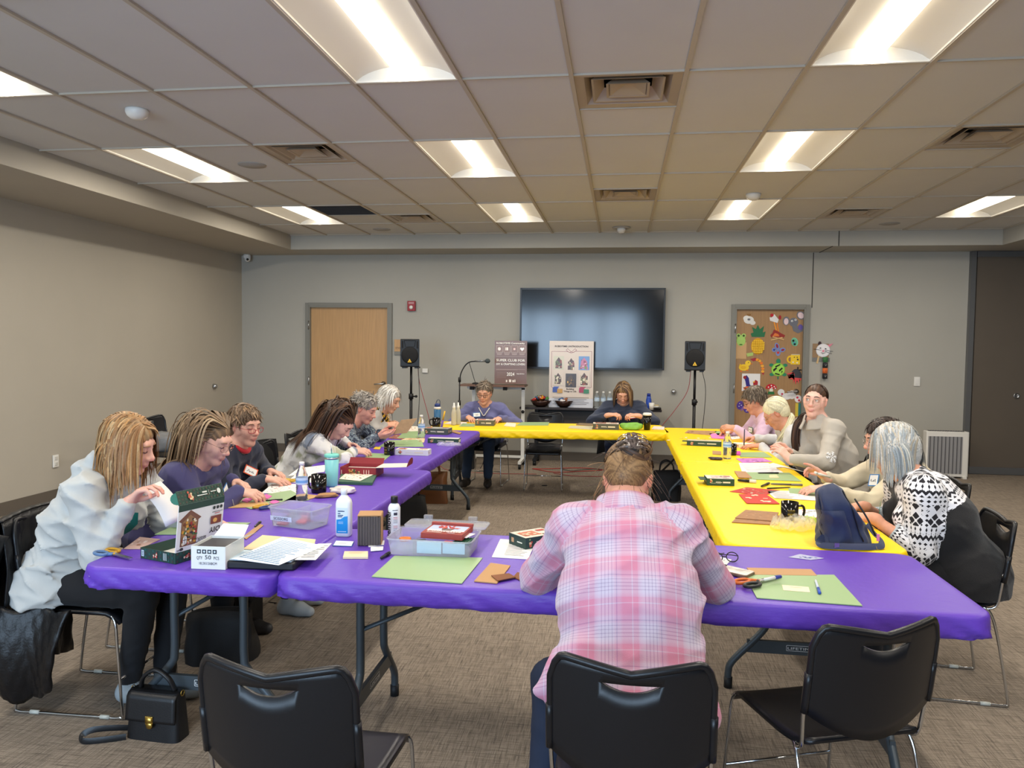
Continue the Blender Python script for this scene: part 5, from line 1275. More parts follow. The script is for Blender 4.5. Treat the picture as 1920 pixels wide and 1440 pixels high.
# 9 pink cardigan
c = build_person('person with short wavy brown hair in a pale pink cardigan, farthest at the right table', (1.52, 7.56), PI/2, (1.255, 7.50, 1.095), (26, 4, 0), 1.0,
    [dict(w=(1.08, 7.62, .785), f=(-.9, -.2, -.05), n=(0, -.4, -.9), c=.5, t=.7, sp=.5), dict(w=aty(1379, 803, 7.25), f=(-.93, .1, .1), n=(-.1, .5, -.7), c=.65, t=.8, sp=.5)],
    (206, 150, 122), (166, 96, 88), dict(m=cloth('pink_knit', (216, 184, 206)), name='cardigan'), dict(m=BLKP), (50, 50, 54), 1.0, .0056, fold=.006, shres=.0105, seed=19, poles={-1: (.3, -.4, -.8)})
hair(c, [(98, 84, 70), (78, 66, 54), (126, 112, 96)], 'short', 627, .09, 0, 1.08, .8, 9, .0038, .10, .15, -.35, lift=.1); face_bits(c, (90, 74, 60), glasses=dict(c=(52, 40, 36), t=.0016)); name_tag(c, .34, .06, (60, 120, 70), seed=9)
# 10 blonde ponytail
c = build_person('person with a pale blonde low ponytail in a white top, writing at the right table', (1.60, 6.66), PI/2, (1.285, 6.62, 1.05), (38, -12, 0), 1.05,
    [dict(w=atz(1416, 822, .785), f=(-.9, -.3, -.05), n=(0, -.5, -.9), c=.6, t=.8, sp=.5), dict(w=atz(1428, 836, .775), f=(-.95, .25, -.03), n=(0, .2, -1), c=.22, sp=.6)],
    (206, 148, 122), (166, 96, 88), dict(m=cloth('white_jersey', (204, 204, 206)), name='top'), dict(m=BLKP), (50, 50, 54), 1.0, .0056, fold=.006, shres=.0105, seed=20, poles={-1: (.3, -.5, -.8)})
PB = [(226, 218, 184), (236, 230, 202), (206, 196, 160), (216, 206, 172)]
h = hair(c, PB, 'pony', 540, .30, 0, 1.04, 0, 10, .0032, tail=(.045, -.085, -.075)); g = c['g']; b0 = g(.045, -.088, -.078)
ponytail(c, h, [b0, b0+c['LV']((-.01, -.06, -.03)), b0+c['LV']((-.05, -.11, -.10)), b0+c['LV']((-.09, -.12, -.17)), b0+c['LV']((-.12, -.11, -.22))], PB, 46, .030)
MB().ball(b0, .016).build('hair_tie', mat('grey_band', (130, 130, 132), .7), h); face_bits(c, (190, 170, 140), glasses=dict(c=(150, 130, 130), metal=.6, t=.001)); name_tag(c, .32, .04, (226, 206, 70), seed=10)
# 11 young woman facing the camera
c = build_person('young person in a beige collared sweater with tied-back hair, looking at the camera', (1.60, 5.78), PI/2+.42, (1.375, 5.72, 1.215), (-1, 38, -4), 1.04,
    [dict(w=aty(1482, 850, 5.62), f=(-.72, -.1, .62), n=(-.5, -.5, -.5), c=.55, t=.8, sp=.4), dict(w=aty(1481, 862, 5.40), f=(-.62, .2, .70), n=(-.5, .7, -.3), c=.5, t=.8, sp=.4)],
    (232, 182, 164), (190, 106, 108), dict(m=cloth('beige_fleece', (184, 177, 166), bs=450, b=.5), name='sweater'), dict(m=BLKP), (50, 50, 54), .97, .0037, lids=False, fold=.004, seed=21, hem=.06, poles={1: (.3, .3, -.8), -1: (.25, -.5, -.8)}, smile=.5, bust=.55)
BH = [(62, 42, 32), (76, 52, 38), (50, 34, 27), (90, 62, 44)]
h = hair(c, BH, 'pony', 504, .30, 0, .97, 0, 11, .0030, tail=(0, -.10, -.06)); g = c['g']; b0 = g(0, -.105, -.065)
S1 = c['N']+c['fw']*.03
ponytail(c, h, [b0, b0+c['X']*.06-c['sp']*.04, c['N']+c['X']*.125+c['fw']*.05+c['sp']*.015, c['N']+c['X']*.135+c['fw']*.13-c['sp']*.10, c['N']+c['X']*.125+c['fw']*.16-c['sp']*.22, c['N']+c['X']*.12+c['fw']*.15-c['sp']*.30], BH, 52, .033)
face_bits(c, (58, 38, 32), (88, 96, 100), (.35, 1, 0), dict(c=(206, 180, 150), metal=.7, t=.0010, w=.026, h=.020, z=.002), browz=.006)
cl_ = MB(); N_, X0_, f0, s0 = c['N'], c['X'], c['fw'], c['sp']
def CF(u, v):
    a = -PI*1.10+2.2*PI*u-PI/2+PI; a = (u-.5)*2*PI*.93-PI/2
    r0 = .062+.055*v; z = .050-.070*v*(1+.25*math.cos(a+PI/2))
    return N_+X0_*(math.cos(a)*r0*1.08)+f0*(-math.sin(a)*0+math.sin(a)*-1*-r0*.95+.02)+s0*(z-.02*(math.sin(a) > .3))
cl_.grid(lambda u, v: CF(u, v), 28, 7); co = cl_.build('collar', bpy.data.materials['beige_fleece'], c['root']); md = co.modifiers.new('s', 'SOLIDIFY'); md.thickness = .008
# snowflake on the sleeve and the small chest patch
E_, W_, hd_ = c['arms'][-1]; sf_ = MB(); mid_ = c['S'][-1]+(E_-c['S'][-1])*.82
dirc = nrm(c['LV']((0.15, -1, .1))); p0_, n0_ = on_surface(c, mid_+dirc*.25, -dirc); ax_ = nrm(E_-c['S'][-1]); ax_ = nrm(ax_-n0_*(ax_@n0_)); bx_ = np.cross(n0_, ax_)
for k in range(6):
    a = k*PI/3; d_ = ax_*math.cos(a)+bx_*math.sin(a); e_ = np.cross(n0_, d_)
    def sp_(q, w): return on_surface(c, p0_+n0_*.05+d_*q+e_*w, -n0_)[0]+n0_*.003
    sf_.tube([sp_(.004, 0), sp_(.02, 0), sp_(.042, 0)], .0026, 5)
    for q in (.018, .03): sf_.tube([sp_(q, 0), sp_(q+.010, .010)], .0022, 5).tube([sp_(q, 0), sp_(q+.010, -.010)], .0022, 5)
sf_.build('snowflake', cloth('white_yarn', (236, 236, 238)), c['root'])
p0_, n0_ = on_surface(c, c['hip']+c['sp']*(c['tl']-.13)+c['X']*-.05+c['fw']*.4, -c['fw']); u_ = nrm(c['sp']-n0_*(c['sp']@n0_)); x_ = np.cross(u_, n0_); o_ = p0_+n0_*.006
MB().poly([o_-x_*.02-u_*.009, o_+x_*.02-u_*.009, o_+x_*.02+u_*.009, o_-x_*.02+u_*.009], (120, 108, 96)).build('chest_patch', PRINT, c['root'])
# 12 dark hair, cream sweater (mostly hidden)
c = build_person('person with short dark hair in a cream sweater holding a white pen', (1.80, 4.86), PI/2, (1.545, 4.80, 1.055), (12, 4, 0), 1.12,
    [dict(w=aty(1549, 896, 4.88), f=(-.72, .05, .5), n=(-.5, -.4, -.6), c=.65, t=.9, p=.2, sp=.5), dict(w=atz(1549, 916, .785), f=(-.95, .15, -.08), n=(0, .25, -.95), c=.42, sp=.6)],
    (226, 172, 150), (182, 104, 98), dict(m=cloth('cream_fleece', (212, 200, 172), bs=450), name='sweater'), dict(m=BLKP), (50, 50, 54), .98, .0056, fold=.007, shres=.0105, seed=22, poles={-1: (.3, -.5, -.8)})
hair(c, [(52, 40, 36), (40, 31, 29), (66, 52, 46)], 'short', 570, .085, 0, 1.06, .1, 12, .0036, .05, .2, .1, lift=0); face_bits(c, (60, 46, 40), glasses=dict(c=(160, 150, 146), metal=.7, t=.0011)); name_tag(c, .34, .05, (50, 130, 200), .07, .075, seed=12)
# 13 silver-blue hair, patterned knit
c = build_person('person with straight silver-blue hair in a black and white patterned knit', (1.61, 3.88), PI/2-.05, (1.33, 3.98, 1.10), (22, -34, 6), 1.18,
    [dict(w=(1.24, 4.12, .785), f=(-.9, .1, -.05), n=(0, -.2, -.9), c=.4, sl=.5), dict(w=(1.20, 3.84, .785), f=(-.9, .35, -.03), n=(0, .3, -.9), c=.4, sl=.46)],
    (216, 156, 128), (176, 100, 92), dict(m=FAIR, name='patterned_knit_top'), dict(m=BLKP), (40, 40, 44), 1.0, .0047, fold=.004, seed=23, hem=.10, poles={-1: (.55, -.30, -.75), 1: (.3, .5, -.8)}, sh_w=.17)
hair(c, [(166, 168, 164), (150, 156, 158), (184, 180, 170), (178, 166, 146), (140, 148, 152), (190, 188, 184)], 'long', 1040, .25, 0, 1.04, 0, 13, .0034, .03, .30, .1, hairline=.045, drape=.13); face_bits(c, (150, 140, 130)); name_tag(c, .36, .11, (60, 160, 90), seed=13)
# 14 pink plaid shirt, seen from behind
c = build_person('person seen from behind in a pink plaid flannel shirt, brown hair clipped up', (.055, 2.20), 0, (.03, 2.66, 1.125), (54, -8, 0), 1.25,
    [dict(w=(.19, 2.84, .785), f=(-.6, .75, -.05), n=(-.4, 0, -.8), c=.5), dict(w=(-.13, 2.84, .785), f=(.6, .75, -.05), n=(.4, 0, -.8), c=.5)],
    (214, 156, 134), (176, 100, 92), dict(m=PLAID, name='plaid_shirt'), dict(m=DENIM), (30, 28, 30), 1.0, .0046, fold=.0055, seed=24, hem=0, fr=15, bust=.9, sh_w=.155, poles={1: (.8, -.25, -.6), -1: (-.8, -.25, -.6)},
    legs={'k1': (.14, .42, .50), 'k-1': (-.25, .26, .50), 'a1': (.12, .30, .10), 'a-1': (-.27, .10, .11)}, shirt_extra=lambda q: [el(q['hip']+A_(-.15, -.02, .09), A_(.10, .11, .08), .05), rc(q['hip']+A_(-.16, -.03, .14), q['hip']+A_(-.27, -.05, .045), .05, .018, .05)], shres=.008)
R_dn = c['R'].T@A_(0, 0, -1)
BR_ = [(104, 76, 50), (78, 56, 40), (132, 100, 66), (60, 44, 34), (150, 116, 78)]
h = hair(c, BR_, 'bun', 594, .26, 0, 1.03, 0, 14, .0032, tail=(.02, -.115, .06), curl=.05); g, f_ = c['g'], c['f']
bn = MB(); r_ = np.random.default_rng(9); bc = A_(.02, -.100, .050)
for i in range(150):
    a0 = r_.uniform(0, 6.28); rr = r_.uniform(.018, .054); ca = nrm(r_.normal(size=3)+A_(0, -1.0, .5)); u1 = nrm(np.cross(ca, A_(1, .2, .1))); u2 = np.cross(ca, u1)
    p_ = np.array([g(*(bc+(u1*math.cos(a0+t)+u2*math.sin(a0+t))*rr*A_(1.2, .8, 1.0)+ca*.008)) for t in np.linspace(0, r_.uniform(1.6, 3.4), 10)])
    bn.ribbon(p_, np.linspace(.008, .004, 10), np.linspace(.003, .0015, 10), p_-g(*bc), BR_[r_.integers(5)])
for i in range(60):   # loose wisps
    v = nrm(r_.normal(size=3)*A_(1, .6, .5)+A_(0, -.3, -.2)); p0_ = A_(0, -.02, .0)+v*A_(.078, .098, .085); d_ = nrm(v+R_dn+r_.normal(size=3)*.6)
    bn.tube([g(*(p0_+d_*t+R_dn*t*t*5)) for t in np.linspace(0, r_.uniform(.04, .11), 6)], .0008, 4, BR_[r_.integers(5)], caps=False)
bn.build('bun', HAIRM, h)
TORT = mat('tortoiseshell', (96, 82, 74), .15, var=1.0, vscale=90); cw = MB(); q0 = bc+A_(.0, -.058, .0)
def CP(a, b_): # over the outside of the bun: a along the clip, b_ across
    v = nrm(A_(b_*1.15-.25*a, -1+.25*b_*b_, a*1.0)); return g(*(bc+v*A_(.066, .058, .060)))
for s_ in (-1, 1):
    P_ = np.array([CP(t, s_*.16) for t in np.linspace(.75, -.85, 10)]); cw.ribbon(P_, np.full(10, .010), np.full(10, .003), P_-g(*bc))
    for k in range(4):
        t0 = .55-.38*k; P_ = np.array([CP(t0+.05*q*s_, s_*(.16+.75*q)) for q in np.linspace(0, 1, 6)]); cw.ribbon(P_, np.linspace(.0065, .002, 6), np.full(6, .0025), P_-g(*bc))
cw.tube([CP(-.05, -.2), CP(-.05, .2)], .008, 8); cw.build('claw_clip', TORT, h); face_bits(c, (90, 66, 48))
# shirt collar folded round the neck
N_, X0_, f0, s0 = c['N'], c['X'], c['fw'], c['sp']; cl_ = MB()
def CF(u, v):
    a = (u-.5)*2*PI*.86-PI/2; r0 = .078+.030*v; z = .045-.075*v
    return N_+X0_*(math.cos(a)*r0*1.12)+f0*(math.sin(a)*r0+.022)+s0*(z+.012*math.sin(a)*0)
cl_.grid(CF, 26, 6); co = cl_.build('collar', PLAID, c['root'])
at = co.data.attributes.new('puv', 'FLOAT_VECTOR', 'POINT'); at.data.foreach_set('vector', np.array([((i % 26)/25*.6, (i//26)*.016, 0) for i in range(26*6)], np.float32).ravel())
md = co.modifiers.new('s', 'SOLIDIFY'); md.thickness = .006
# ------------------------------------------------------------------ things on the tables
TOPZ = TZ+.0022
def put(px, py, z=None): return atz(px, py, TOPZ if z is None else z)
def sheet(name, label, cat, px, col, t=.0011, z=None, rows=None, blobs=None, group=None, m=None, seed=0, curl=0, border=None, extra=None):
    """a flat card, paper or board lying on the table; px = its four corners, in order round the sheet"""
    zz = TOPZ if z is None else z
    W = [atz(x, y, zz) for x, y in px]; c = sum(W, Vector())/len(W); q = [(w.x-c.x, w.y-c.y) for w in W]
    ar = sum(q[i][0]*q[(i+1) % len(q)][1]-q[(i+1) % len(q)][0]*q[i][1] for i in range(len(q)))
    qq = q if ar > 0 else q[::-1]
    t_ = bool(rows or blobs or border or extra)
    mb = MB(); mb.prism(qq, 0, t, col)
    if not t_: return tag(mb.build(name, m or PAINT, None, c), label, cat, group)
    root = thing(name, label, cat, c, 0, group); mb.build('board' if t > .002 else 'paper', m or PAINT, root)
    a, b, d_, e = [np.array((x, y, t)) for x, y in q]
    if ar < 0: b, e = e, b
    ctr = (a+b+d_+e)/4; ex = ((b-a)+(d_-e))/2; ey = ((e-a)+(d_-b))/2
    D = Decal(ctr-ex/2-ey/2, ex, ey); r = np.random.default_rng(seed)
    if border: D.r(.03, .04, .97, .96, border[0]); D.r(.06, .08, .94, .92, border[1])
    if rows:
        n, cc, x0, y0, x1, y1 = rows
        for k in range(n):
            y = y1-(y1-y0)*(k+.5)/n; h = (y1-y0)/n*.32; xe = x0+(x1-x0)*r.uniform(.7, 1)
            D.r(x0, y-h/2, xe, y+h/2, cc)
    if blobs:
        n, cols, x0, y0, x1, y1, s = blobs
        for k in range(n):
            x, y = r.uniform(x0, x1), r.uniform(y0, y1); w, h = s*r.uniform(.5, 1.3), s*r.uniform(.5, 1.3); cc = cols[r.integers(len(cols))]
            D.p(ell(x, y, w, h, 7, rot=r.uniform(0, 3)) if r.random() < .5 else rct(x-w, y-h*.6, x+w, y+h*.6), cc)
    if extra: extra(D)
    D.build('print', PRINT, root); return root
MATG = (150, 178, 128); KRAFT = (178, 138, 98); WHT = (232, 230, 226)
def cutmat(label, px, z=None, postit=None): return sheet('cutting_mat', label, 'cutting mat', px, MATG, .003, z, group='green craft mats', m=mat('mat_plastic', rough=.45, attr=True))
# -- boxes of kits
def kit_box(label, loc, rz, w, d, h, side, top, pic=None, pal=None, flap=None, seed=0, txt=None, lidside=None):
    t = thing('kit_box', label, 'box', loc, rz, 'craft kit boxes')
    MB().box((0, 0, h/2), (w, d, h), side).build('carton', PRINT, t)
    D = Decal((-w/2, -d/2, h), (1, 0, 0), (0, 1, 0)); D.r(.002, .002, w-.002, d-.002, top); r = np.random.default_rng(seed)
    if pic:
        x0, y0, x1, y1 = [a*b for a, b in zip(pic, (w, d, w, d))]; D.r(x0, y0, x1, y1, pal[0])
        for k in range(24): a, b = r.uniform(x0, x1), r.uniform(y0, y1); s_ = min(x1-x0, y1-y0)*r.uniform(.05, .13); D.p(ell(a, b, s_, s_*.8, 7), pal[r.integers(len(pal))])
        D.r(w*.68, d*.6, w*.92, d*.8, (170, 60, 50)); 
        for k in range(4): D.r(w*(.62+.08*k), d*.16, w*(.67+.08*k), d*.24, (70, 64, 60))
    D.build('lid_print', PRINT, t)
    F = Decal((-w/2, -d/2, 0), (1, 0, 0), (0, 0, 1))
    for k in range(14): F.p(ell(w*(.15+.02*r.normal()), h*(.5+.16*r.normal()), w*.03, h*.1, 6), ((190, 80, 60), (214, 180, 140), (120, 140, 90))[k % 3])
    F.r(w*.32, h*.42, w*.55, h*.5, (222, 220, 205)); F.r(w*.58, h*.38, w*.85, h*.6, (222, 214, 190)); F.r(w*.32, h*.56, w*.5, h*.6, (222, 220, 205)); F.build('side_print', PRINT, t)
    for s_ in (-1, 1):
        G = Decal((s_*w/2, -s_*d/2, 0), (0, s_, 0), (0, 0, 1)); G.r(d*.1, h*.2, d*.9, h*.8, lidside or side); G.r(d*.15, h*.3, d*.3, h*.7, (190, 150, 110)); G.r(d*.5, h*.42, d*.8, h*.52, (222, 220, 205)); G.build('end_print', PRINT, t)
    if flap: MB().box((flap*(w/2+.02), 0, h*.75), (.04, d*.86, .002), side).build('flap', PRINT, t)
    return t
def scissors(label, px0, px1, c1, c2, z=None, blade=(150, 154, 158), s=1.0):
    a, b = put(*px0, z), put(*px1, z); v = b-a; L = v.length; rz = math.atan2(v.y, v.x)
    t = thing('scissors', label, 'scissors', a, rz, 'pairs of scissors on the tables')
    BM = mat('blade_steel', (176, 180, 184), .25, 1)
    for k, sg in enumerate((-1, 1)):
        x0 = L*.42
        bl = MB(); pts = [(x0-.01, -sg*.008), (x0+.01, -sg*.012), (L, sg*.004), (L-.004, sg*.007), (x0, sg*.010)]
        if sg < 0: pts = pts[::-1]
        bl.prism(pts, .006+.002*k, .0078+.002*k); bl.build('blade', BM, t)
        h = MB(); cy = sg*.024; rr = .023
        ring = [(L*.16+rr*1.5*math.cos(q), cy+rr*.8*math.sin(q), .008) for q in np.linspace(0, 2*PI, 19)[:-1]]
        h.tube(ring, .0065, 8, closed=True); h.tube([(L*.16+rr*1.4, cy*.8, .008), (x0+.004, -sg*.004, .008)], [.0075, .006], 8)
        col = (c1, c2)[k]; ho = h.build('handle', mat('handle_%02x%02x%02x' % col, col, .4), t)
    MB().lathe([(.001, .013), (.005, .012), (.006, .008)], (x0, 0, 0), 12).build('pivot', STEEL, t)
    return t
def pen(label, p0, p1, col, capc=None, r=.0045, z=None, cat='pen', group='pens on the tables', name='pen'):
    a, b = put(*p0, z), put(*p1, z); a.z += r; b.z += r; v = b-a; c = a
    t = thing(name, label, cat, a, 0, group); V = np.array(v)
    MB().tube([V*0, V*.06, V*.66], [r*.5, r*.85, r], 10).build('barrel', mat('pen_%02x%02x%02x' % col, col, .35), t)
    cc = capc or col; MB().tube([V*.64, V*.98, V], [r*1.12, r*1.12, r*.7], 10).build('cap', mat('pen_%02x%02x%02x' % cc, cc, .35), t)
    return t
MUGM = mat('mug_ceramic', (14, 13, 13), .12, spec=.6)
def mug(label, px, rz, s=1.0, handle=True, z=None, h=.098, gold=True):
    t = thing('mug', label, 'mug', put(*px, z), rz, 'black mugs'); r = .041*s; h *= s
    MB().lathe([(.001, .0), (r*.9, 0), (r, .008), (r*1.0, h), (r*.93, h), (r*.92, .012), (.001, .010)], seg=26).build('body', MUGM, t)
    if handle: MB().tube(spline([(r*.97, 0, h*.82), (r*1.5, 0, h*.80), (r*1.68, 0, h*.55), (r*1.45, 0, h*.25), (r*.97, 0, h*.18)], 5), .0062*s, 8).build('handle', MUGM, t)
    if gold:
        g = MB(); n = 7
        for k in range(n-1):
            a0, a1 = -PI/2-.42+.84*k/(n-1), -PI/2-.42+.84*(k+1)/(n-1)
            for z0, z1, c_ in ((h*.18, h*.66, (132, 112, 40)), (h*.48, h*.62, (40, 34, 18)), (h*.24, h*.40, (60, 50, 22))):
                e = .0006 if c_[0] > 100 else .0009
                g.poly([((r+e)*math.cos(a), (r+e)*math.sin(a), z) for a, z in ((a0, z0), (a1, z0), (a1, z1), (a0, z1))], c_)
        g.build('gold_print', PRINTG, t)
    MB().lathe([(.001, h*.7), (r*.91, h*.7)], seg=20).build('coffee', mat('coffee', (24, 14, 10), .1), t)
    return t
CLEAR = mat('clear_plastic', (244, 248, 250), .08, trans=.92, ior=1.15, spec=.6)
def water_bottle(label, px, s=1.0, z=None, loc=None, labelc=(120, 170, 220), name='water_bottle'):
    t = thing(name, label, 'bottle', loc or put(*px, z), random.random(), 'clear water bottles'); S_ = s
    pr = [(.001, .004), (.028, 0), (.031, .008)]
    for k in range(6): pr += [(.0315, .012+.012*k), (.029, .018+.012*k)]
    pr += [(.0315, .088), (.0315, .128), (.030, .140), (.022, .165), (.0125, .185), (.0125, .194)]
    MB().lathe([(r*S_, q*S_) for r, q in pr], seg=20).build('bottle_body', CLEAR, t)
    b = MB(); b.lathe([(.0322*S_, .090*S_), (.0322*S_, .126*S_)], seg=20, col=(196, 216, 236)); b.lathe([(.0326*S_, .098*S_), (.0326*S_, .112*S_)], seg=20, col=labelc)
    b.f = [f for f in b.f if len(f) == 4]; b.c = b.c[:len(b.f)]; b.sm = b.sm[:len(b.f)]
    b.build('wrapper', PRINT, t)
    MB().lathe([(.0145*S_, .190*S_), (.0145*S_, .206*S_), (.012*S_, .209*S_), (.001, .209*S_)], seg=16).build('cap', WHITE, t)
    return t
def lathe_thing(name, label, cat, px, parts, z=None, loc=None, group=None, rz=0):
    t = thing(name, label, cat, loc or put(*px, z), rz, group)
    for n_, prof, m in parts: MB().lathe(prof, seg=24).build(n_, m, t)
    return t
# ---- left table, near end
scissors('scissors with blue and yellow handles on the near left table corner', (192, 1036), (247, 1051), (90, 120, 160), (196, 150, 40))
# open green kit box with its printed lid standing up
A0, A1 = put(264, 1046), put(329, 1058); ex = (A1-A0); w_ = ex.length; rz_ = math.atan2(ex.y, ex.x); GRN = (38, 66, 56)
t = thing('kit_box', 'open dark green kit box with its lid standing upright on the near left table', 'box', A0, rz_, 'craft kit boxes')
dp, hh = .235, .042; b = MB()
b.box((w_/2, dp/2, .001), (w_, dp, .002), (225, 222, 216))
for y in (0, dp): b.box((w_/2, y, hh/2), (w_, .002, hh), GRN)
for x in (0, w_): b.box((x, dp/2, hh/2), (.002, dp, hh), GRN)
b.build('tray', PRINT, t)
D = Decal((0, -.001, 0), (1, 0, 0), (0, 0, 1))
for i in range(9):
    for j in range(3): D.p(ell(.008+i*w_/9, .008+j*.014, .0035, .005, 6), (30, 92, 84) if (i+j) % 2 else (70, 60, 56))
D.r(.008, .010, .022, .034, (200, 220, 230)); 
for k in range(5): D.r(.010, .013+.004*k, .020, .015+.004*k, (30, 40, 60))
for k in range(12): D.p(ell(w_*.48+.008*rng.normal(), .021+.006*rng.normal(), .004, .004, 6), ((190, 70, 60), (220, 200, 170), (120, 60, 50))[k % 3])
for k in range(3): D.r(w_*.68+.007*k, .008, w_*.68+.007*k+.003, .036, (190, 205, 200))
D.build('front_print', PRINT, t)
D = Decal((w_+.001, 0, 0), (0, 1, 0), (0, 0, 1))
for i in range(16):
    for j in range(3): D.p(ell(.008+i*dp/16, .008+j*.014, .0035, .005, 6), (40, 84, 70) if (i+j) % 2 else (78, 56, 50))
for k in range(10): D.p(ell(dp*.25+.008*rng.normal(), .021+.006*rng.normal(), .005, .005, 6), ((190, 70, 60), (220, 200, 170), (120, 60, 50))[k % 3])
D.build('side_print', PRINT, t)
# lid: hinged along the long right side, standing up and leaning slightly
lw, lh = .225, .185; lz = np.array((.02, 0, .165)); lz = lz/np.linalg.norm(lz); o_ = np.array((w_, .0, hh)); ey_ = np.array((0, 1., 0))
def LQ(u, v): return o_+ey_*u+lz*v
ld = MB(); th = np.array((-.003, 0, 0))
ld.add([LQ(0, 0), LQ(lw, 0), LQ(lw, lh), LQ(0, lh), LQ(0, 0)+th, LQ(lw, 0)+th, LQ(lw, lh)+th, LQ(0, lh)+th], [(0, 1, 2, 3), (7, 6, 5, 4), (0, 4, 5, 1), (1, 5, 6, 2), (2, 6, 7, 3), (3, 7, 4, 0)], (226, 224, 226))
lo = ld.build('lid', PRINT, t)
D = Decal(o_, ey_, lz); R_ = np.random.default_rng(8)
D.r(0, lh*.86, lw, lh, GRN)
D.p([(lw*.08, lh*.10), (lw*.42, lh*.10), (lw*.44, lh*.62), (lw*.50, lh*.66), (lw*.26, lh*.86), (lw*.02, lh*.66), (lw*.08, lh*.62)], (120, 78, 62))
D.p([(lw*.10, lh*.13), (lw*.40, lh*.13), (lw*.41, lh*.62), (lw*.26, lh*.76), (lw*.10, lh*.62)], (150, 112, 80))
for k in range(60): D.p(ell(lw*R_.uniform(.11, .40), lh*R_.uniform(.15, .66), .006*R_.uniform(.5, 1.3), .006*R_.uniform(.5, 1.3), 6), ((170, 44, 50), (210, 150, 60), (60, 104, 62), (230, 214, 190), (120, 60, 44), (60, 52, 60))[R_.integers(6)])
D.p(ell(lw*.16, lh*.24, lw*.045, lh*.10, 10), (226, 222, 220)); D.r(lw*.155, lh*.15, lw*.165, lh*.34, (50, 50, 60)); D.r(lw*.12, lh*.235, lw*.20, lh*.25, (50, 50, 60))
D.r(lw*.70, lh*.44, lw*.94, lh*.62, (120, 60, 50)); D.p(ell(lw*.8, lh*.52, lw*.05, lh*.05, 8), (214, 160, 90))
for k in range(3): D.p(ell(lw*(.76+.08*k), lh*.80, lw*.03, lh*.04, 8), (34, 44, 44))
D.r(lw*.72, lh*.70, lw*.96, lh*.715, (120, 118, 120)); D.r(lw*.78, lh*.665, lw*.9, lh*.68, (180, 60, 60)); D.p(ell(lw*.10, lh*.06, lw*.04, lh*.035, 8), (60, 60, 60))
D.build('lid_print', PRINT, lo)
for s_, u, v, h_, wf in (('DIY', .93, .24, .030, .055), ('MINIATURE', .62, .185, .010, .06), ('HOUSE', .62, .145, .010, .04), ('BOOK NOOK', .62, .105, .009, .05), ('ROLIFE', .14, .03, .008, .03)):
    lettering(s_, o_+ey_*(lw*u)+lz*(lh*v+h_*.8), -ey_, -lz, h_, (50, 44, 46), lo, wfit=wf, off=.005, bold=True)
fz = np.array((-.35, 0, 1)); fz /= np.linalg.norm(fz); o2 = LQ(0, lh); fh = .055
fl = MB(); fl.add([o2, o2+ey_*lw, o2+ey_*lw+fz*fh, o2+fz*fh]+[q+th for q in (o2, o2+ey_*lw, o2+ey_*lw+fz*fh, o2+fz*fh)], [(0, 1, 2, 3), (7, 6, 5, 4), (0, 4, 5, 1), (1, 5, 6, 2), (2, 6, 7, 3), (3, 7, 4, 0)], GRN)
ear = [o2+fz*.004, o2+fz*(fh-.004)]+[o2-ey_*(.032*math.sin(q))+fz*(fh/2+(fh/2-.004)*math.cos(q)) for q in np.linspace(.3, PI-.3, 7)]
fl.add([ear[1]]+ear[2:]+[ear[0]], [tuple(range(9))[::-1]], (40, 120, 112)); fo = fl.build('lid_flap', PRINT, t)
D = Decal(o2, ey_, fz)
for i in range(15):
    for j in range(4): D.p(ell(.008+i*lw/15, .008+j*.013, .004, .0035, 6), (56, 84, 66) if (i+j) % 2 else (80, 62, 54))
for k in range(12): D.p(ell(lw*.25+.008*rng.normal(), fh*.5+.008*rng.normal(), .005, .005, 6), ((190, 90, 70), (220, 190, 150))[k % 2])
D.r(lw*.40, fh*.40, lw*.62, fh*.46, (214, 216, 208)); D.r(lw*.52, fh*.55, lw*.62, fh*.66, (214, 216, 208)); D.r(lw*.66, fh*.35, lw*.665, fh*.7, (214, 216, 208)); D.r(lw*.70, fh*.5, lw*.82, fh*.56, (214, 216, 208)); D.p(ell(lw*.88, fh*.5, .009, .011, 10), (214, 216, 208)); D.build('flap_print', PRINT, fo)
# white carton QTY 50 PCS
A0, A1 = put(359, 1066), put(423, 1068); ex = A1-A0; w_ = ex.length; rz_ = math.atan2(ex.y, ex.x)-.02; hh = .086
t = thing('carton', 'white open-topped carton printed QTY 50 PCS at the near edge of left table', 'box', A0, rz_)
b = MB(); CW_ = (222, 224, 222); dp = .16
for y in (0, dp): b.box((w_/2, y, hh/2), (w_, .002, hh), CW_)
for x in (0, w_): b.box((x, dp/2, hh/2), (.002, dp, hh), CW_)
b.box((w_/2, dp/2, .001), (w_, dp, .002), CW_); b.build('carton_body', PRINT, t)
MB().box((w_/2, dp/2, hh*.88), (w_*.9, dp*.9, .004), (66, 64, 66)).build('contents', PRINT, t)
MB().add([(w_, .05, hh), (w_, dp, hh), (w_+.06, dp-.01, hh+.022), (w_+.05, .06, hh+.028)], [(0, 1, 2, 3)], CW_).add([(0.01, dp, hh), (w_, dp, hh), (w_-.01, dp+.07, hh+.03), (.02, dp+.06, hh+.035)], [(0, 1, 2, 3)], CW_).build('top_flap', PRINT, t)
D = Decal((0, -.001, 0), (1, 0, 0), (0, 0, 1))
for k in range(4):
    x = w_*(.17+.155*k); D.r(x, hh*.68, x+w_*.12, hh*.86, (44, 50, 62)); D.p(ell(x+w_*.06, hh*.77, w_*.03, hh*.05, 8) if k % 2 else rct(x+w_*.03, hh*.73, x+w_*.09, hh*.81), (200, 214, 220))
D.build('handling_symbols', PRINT, t)
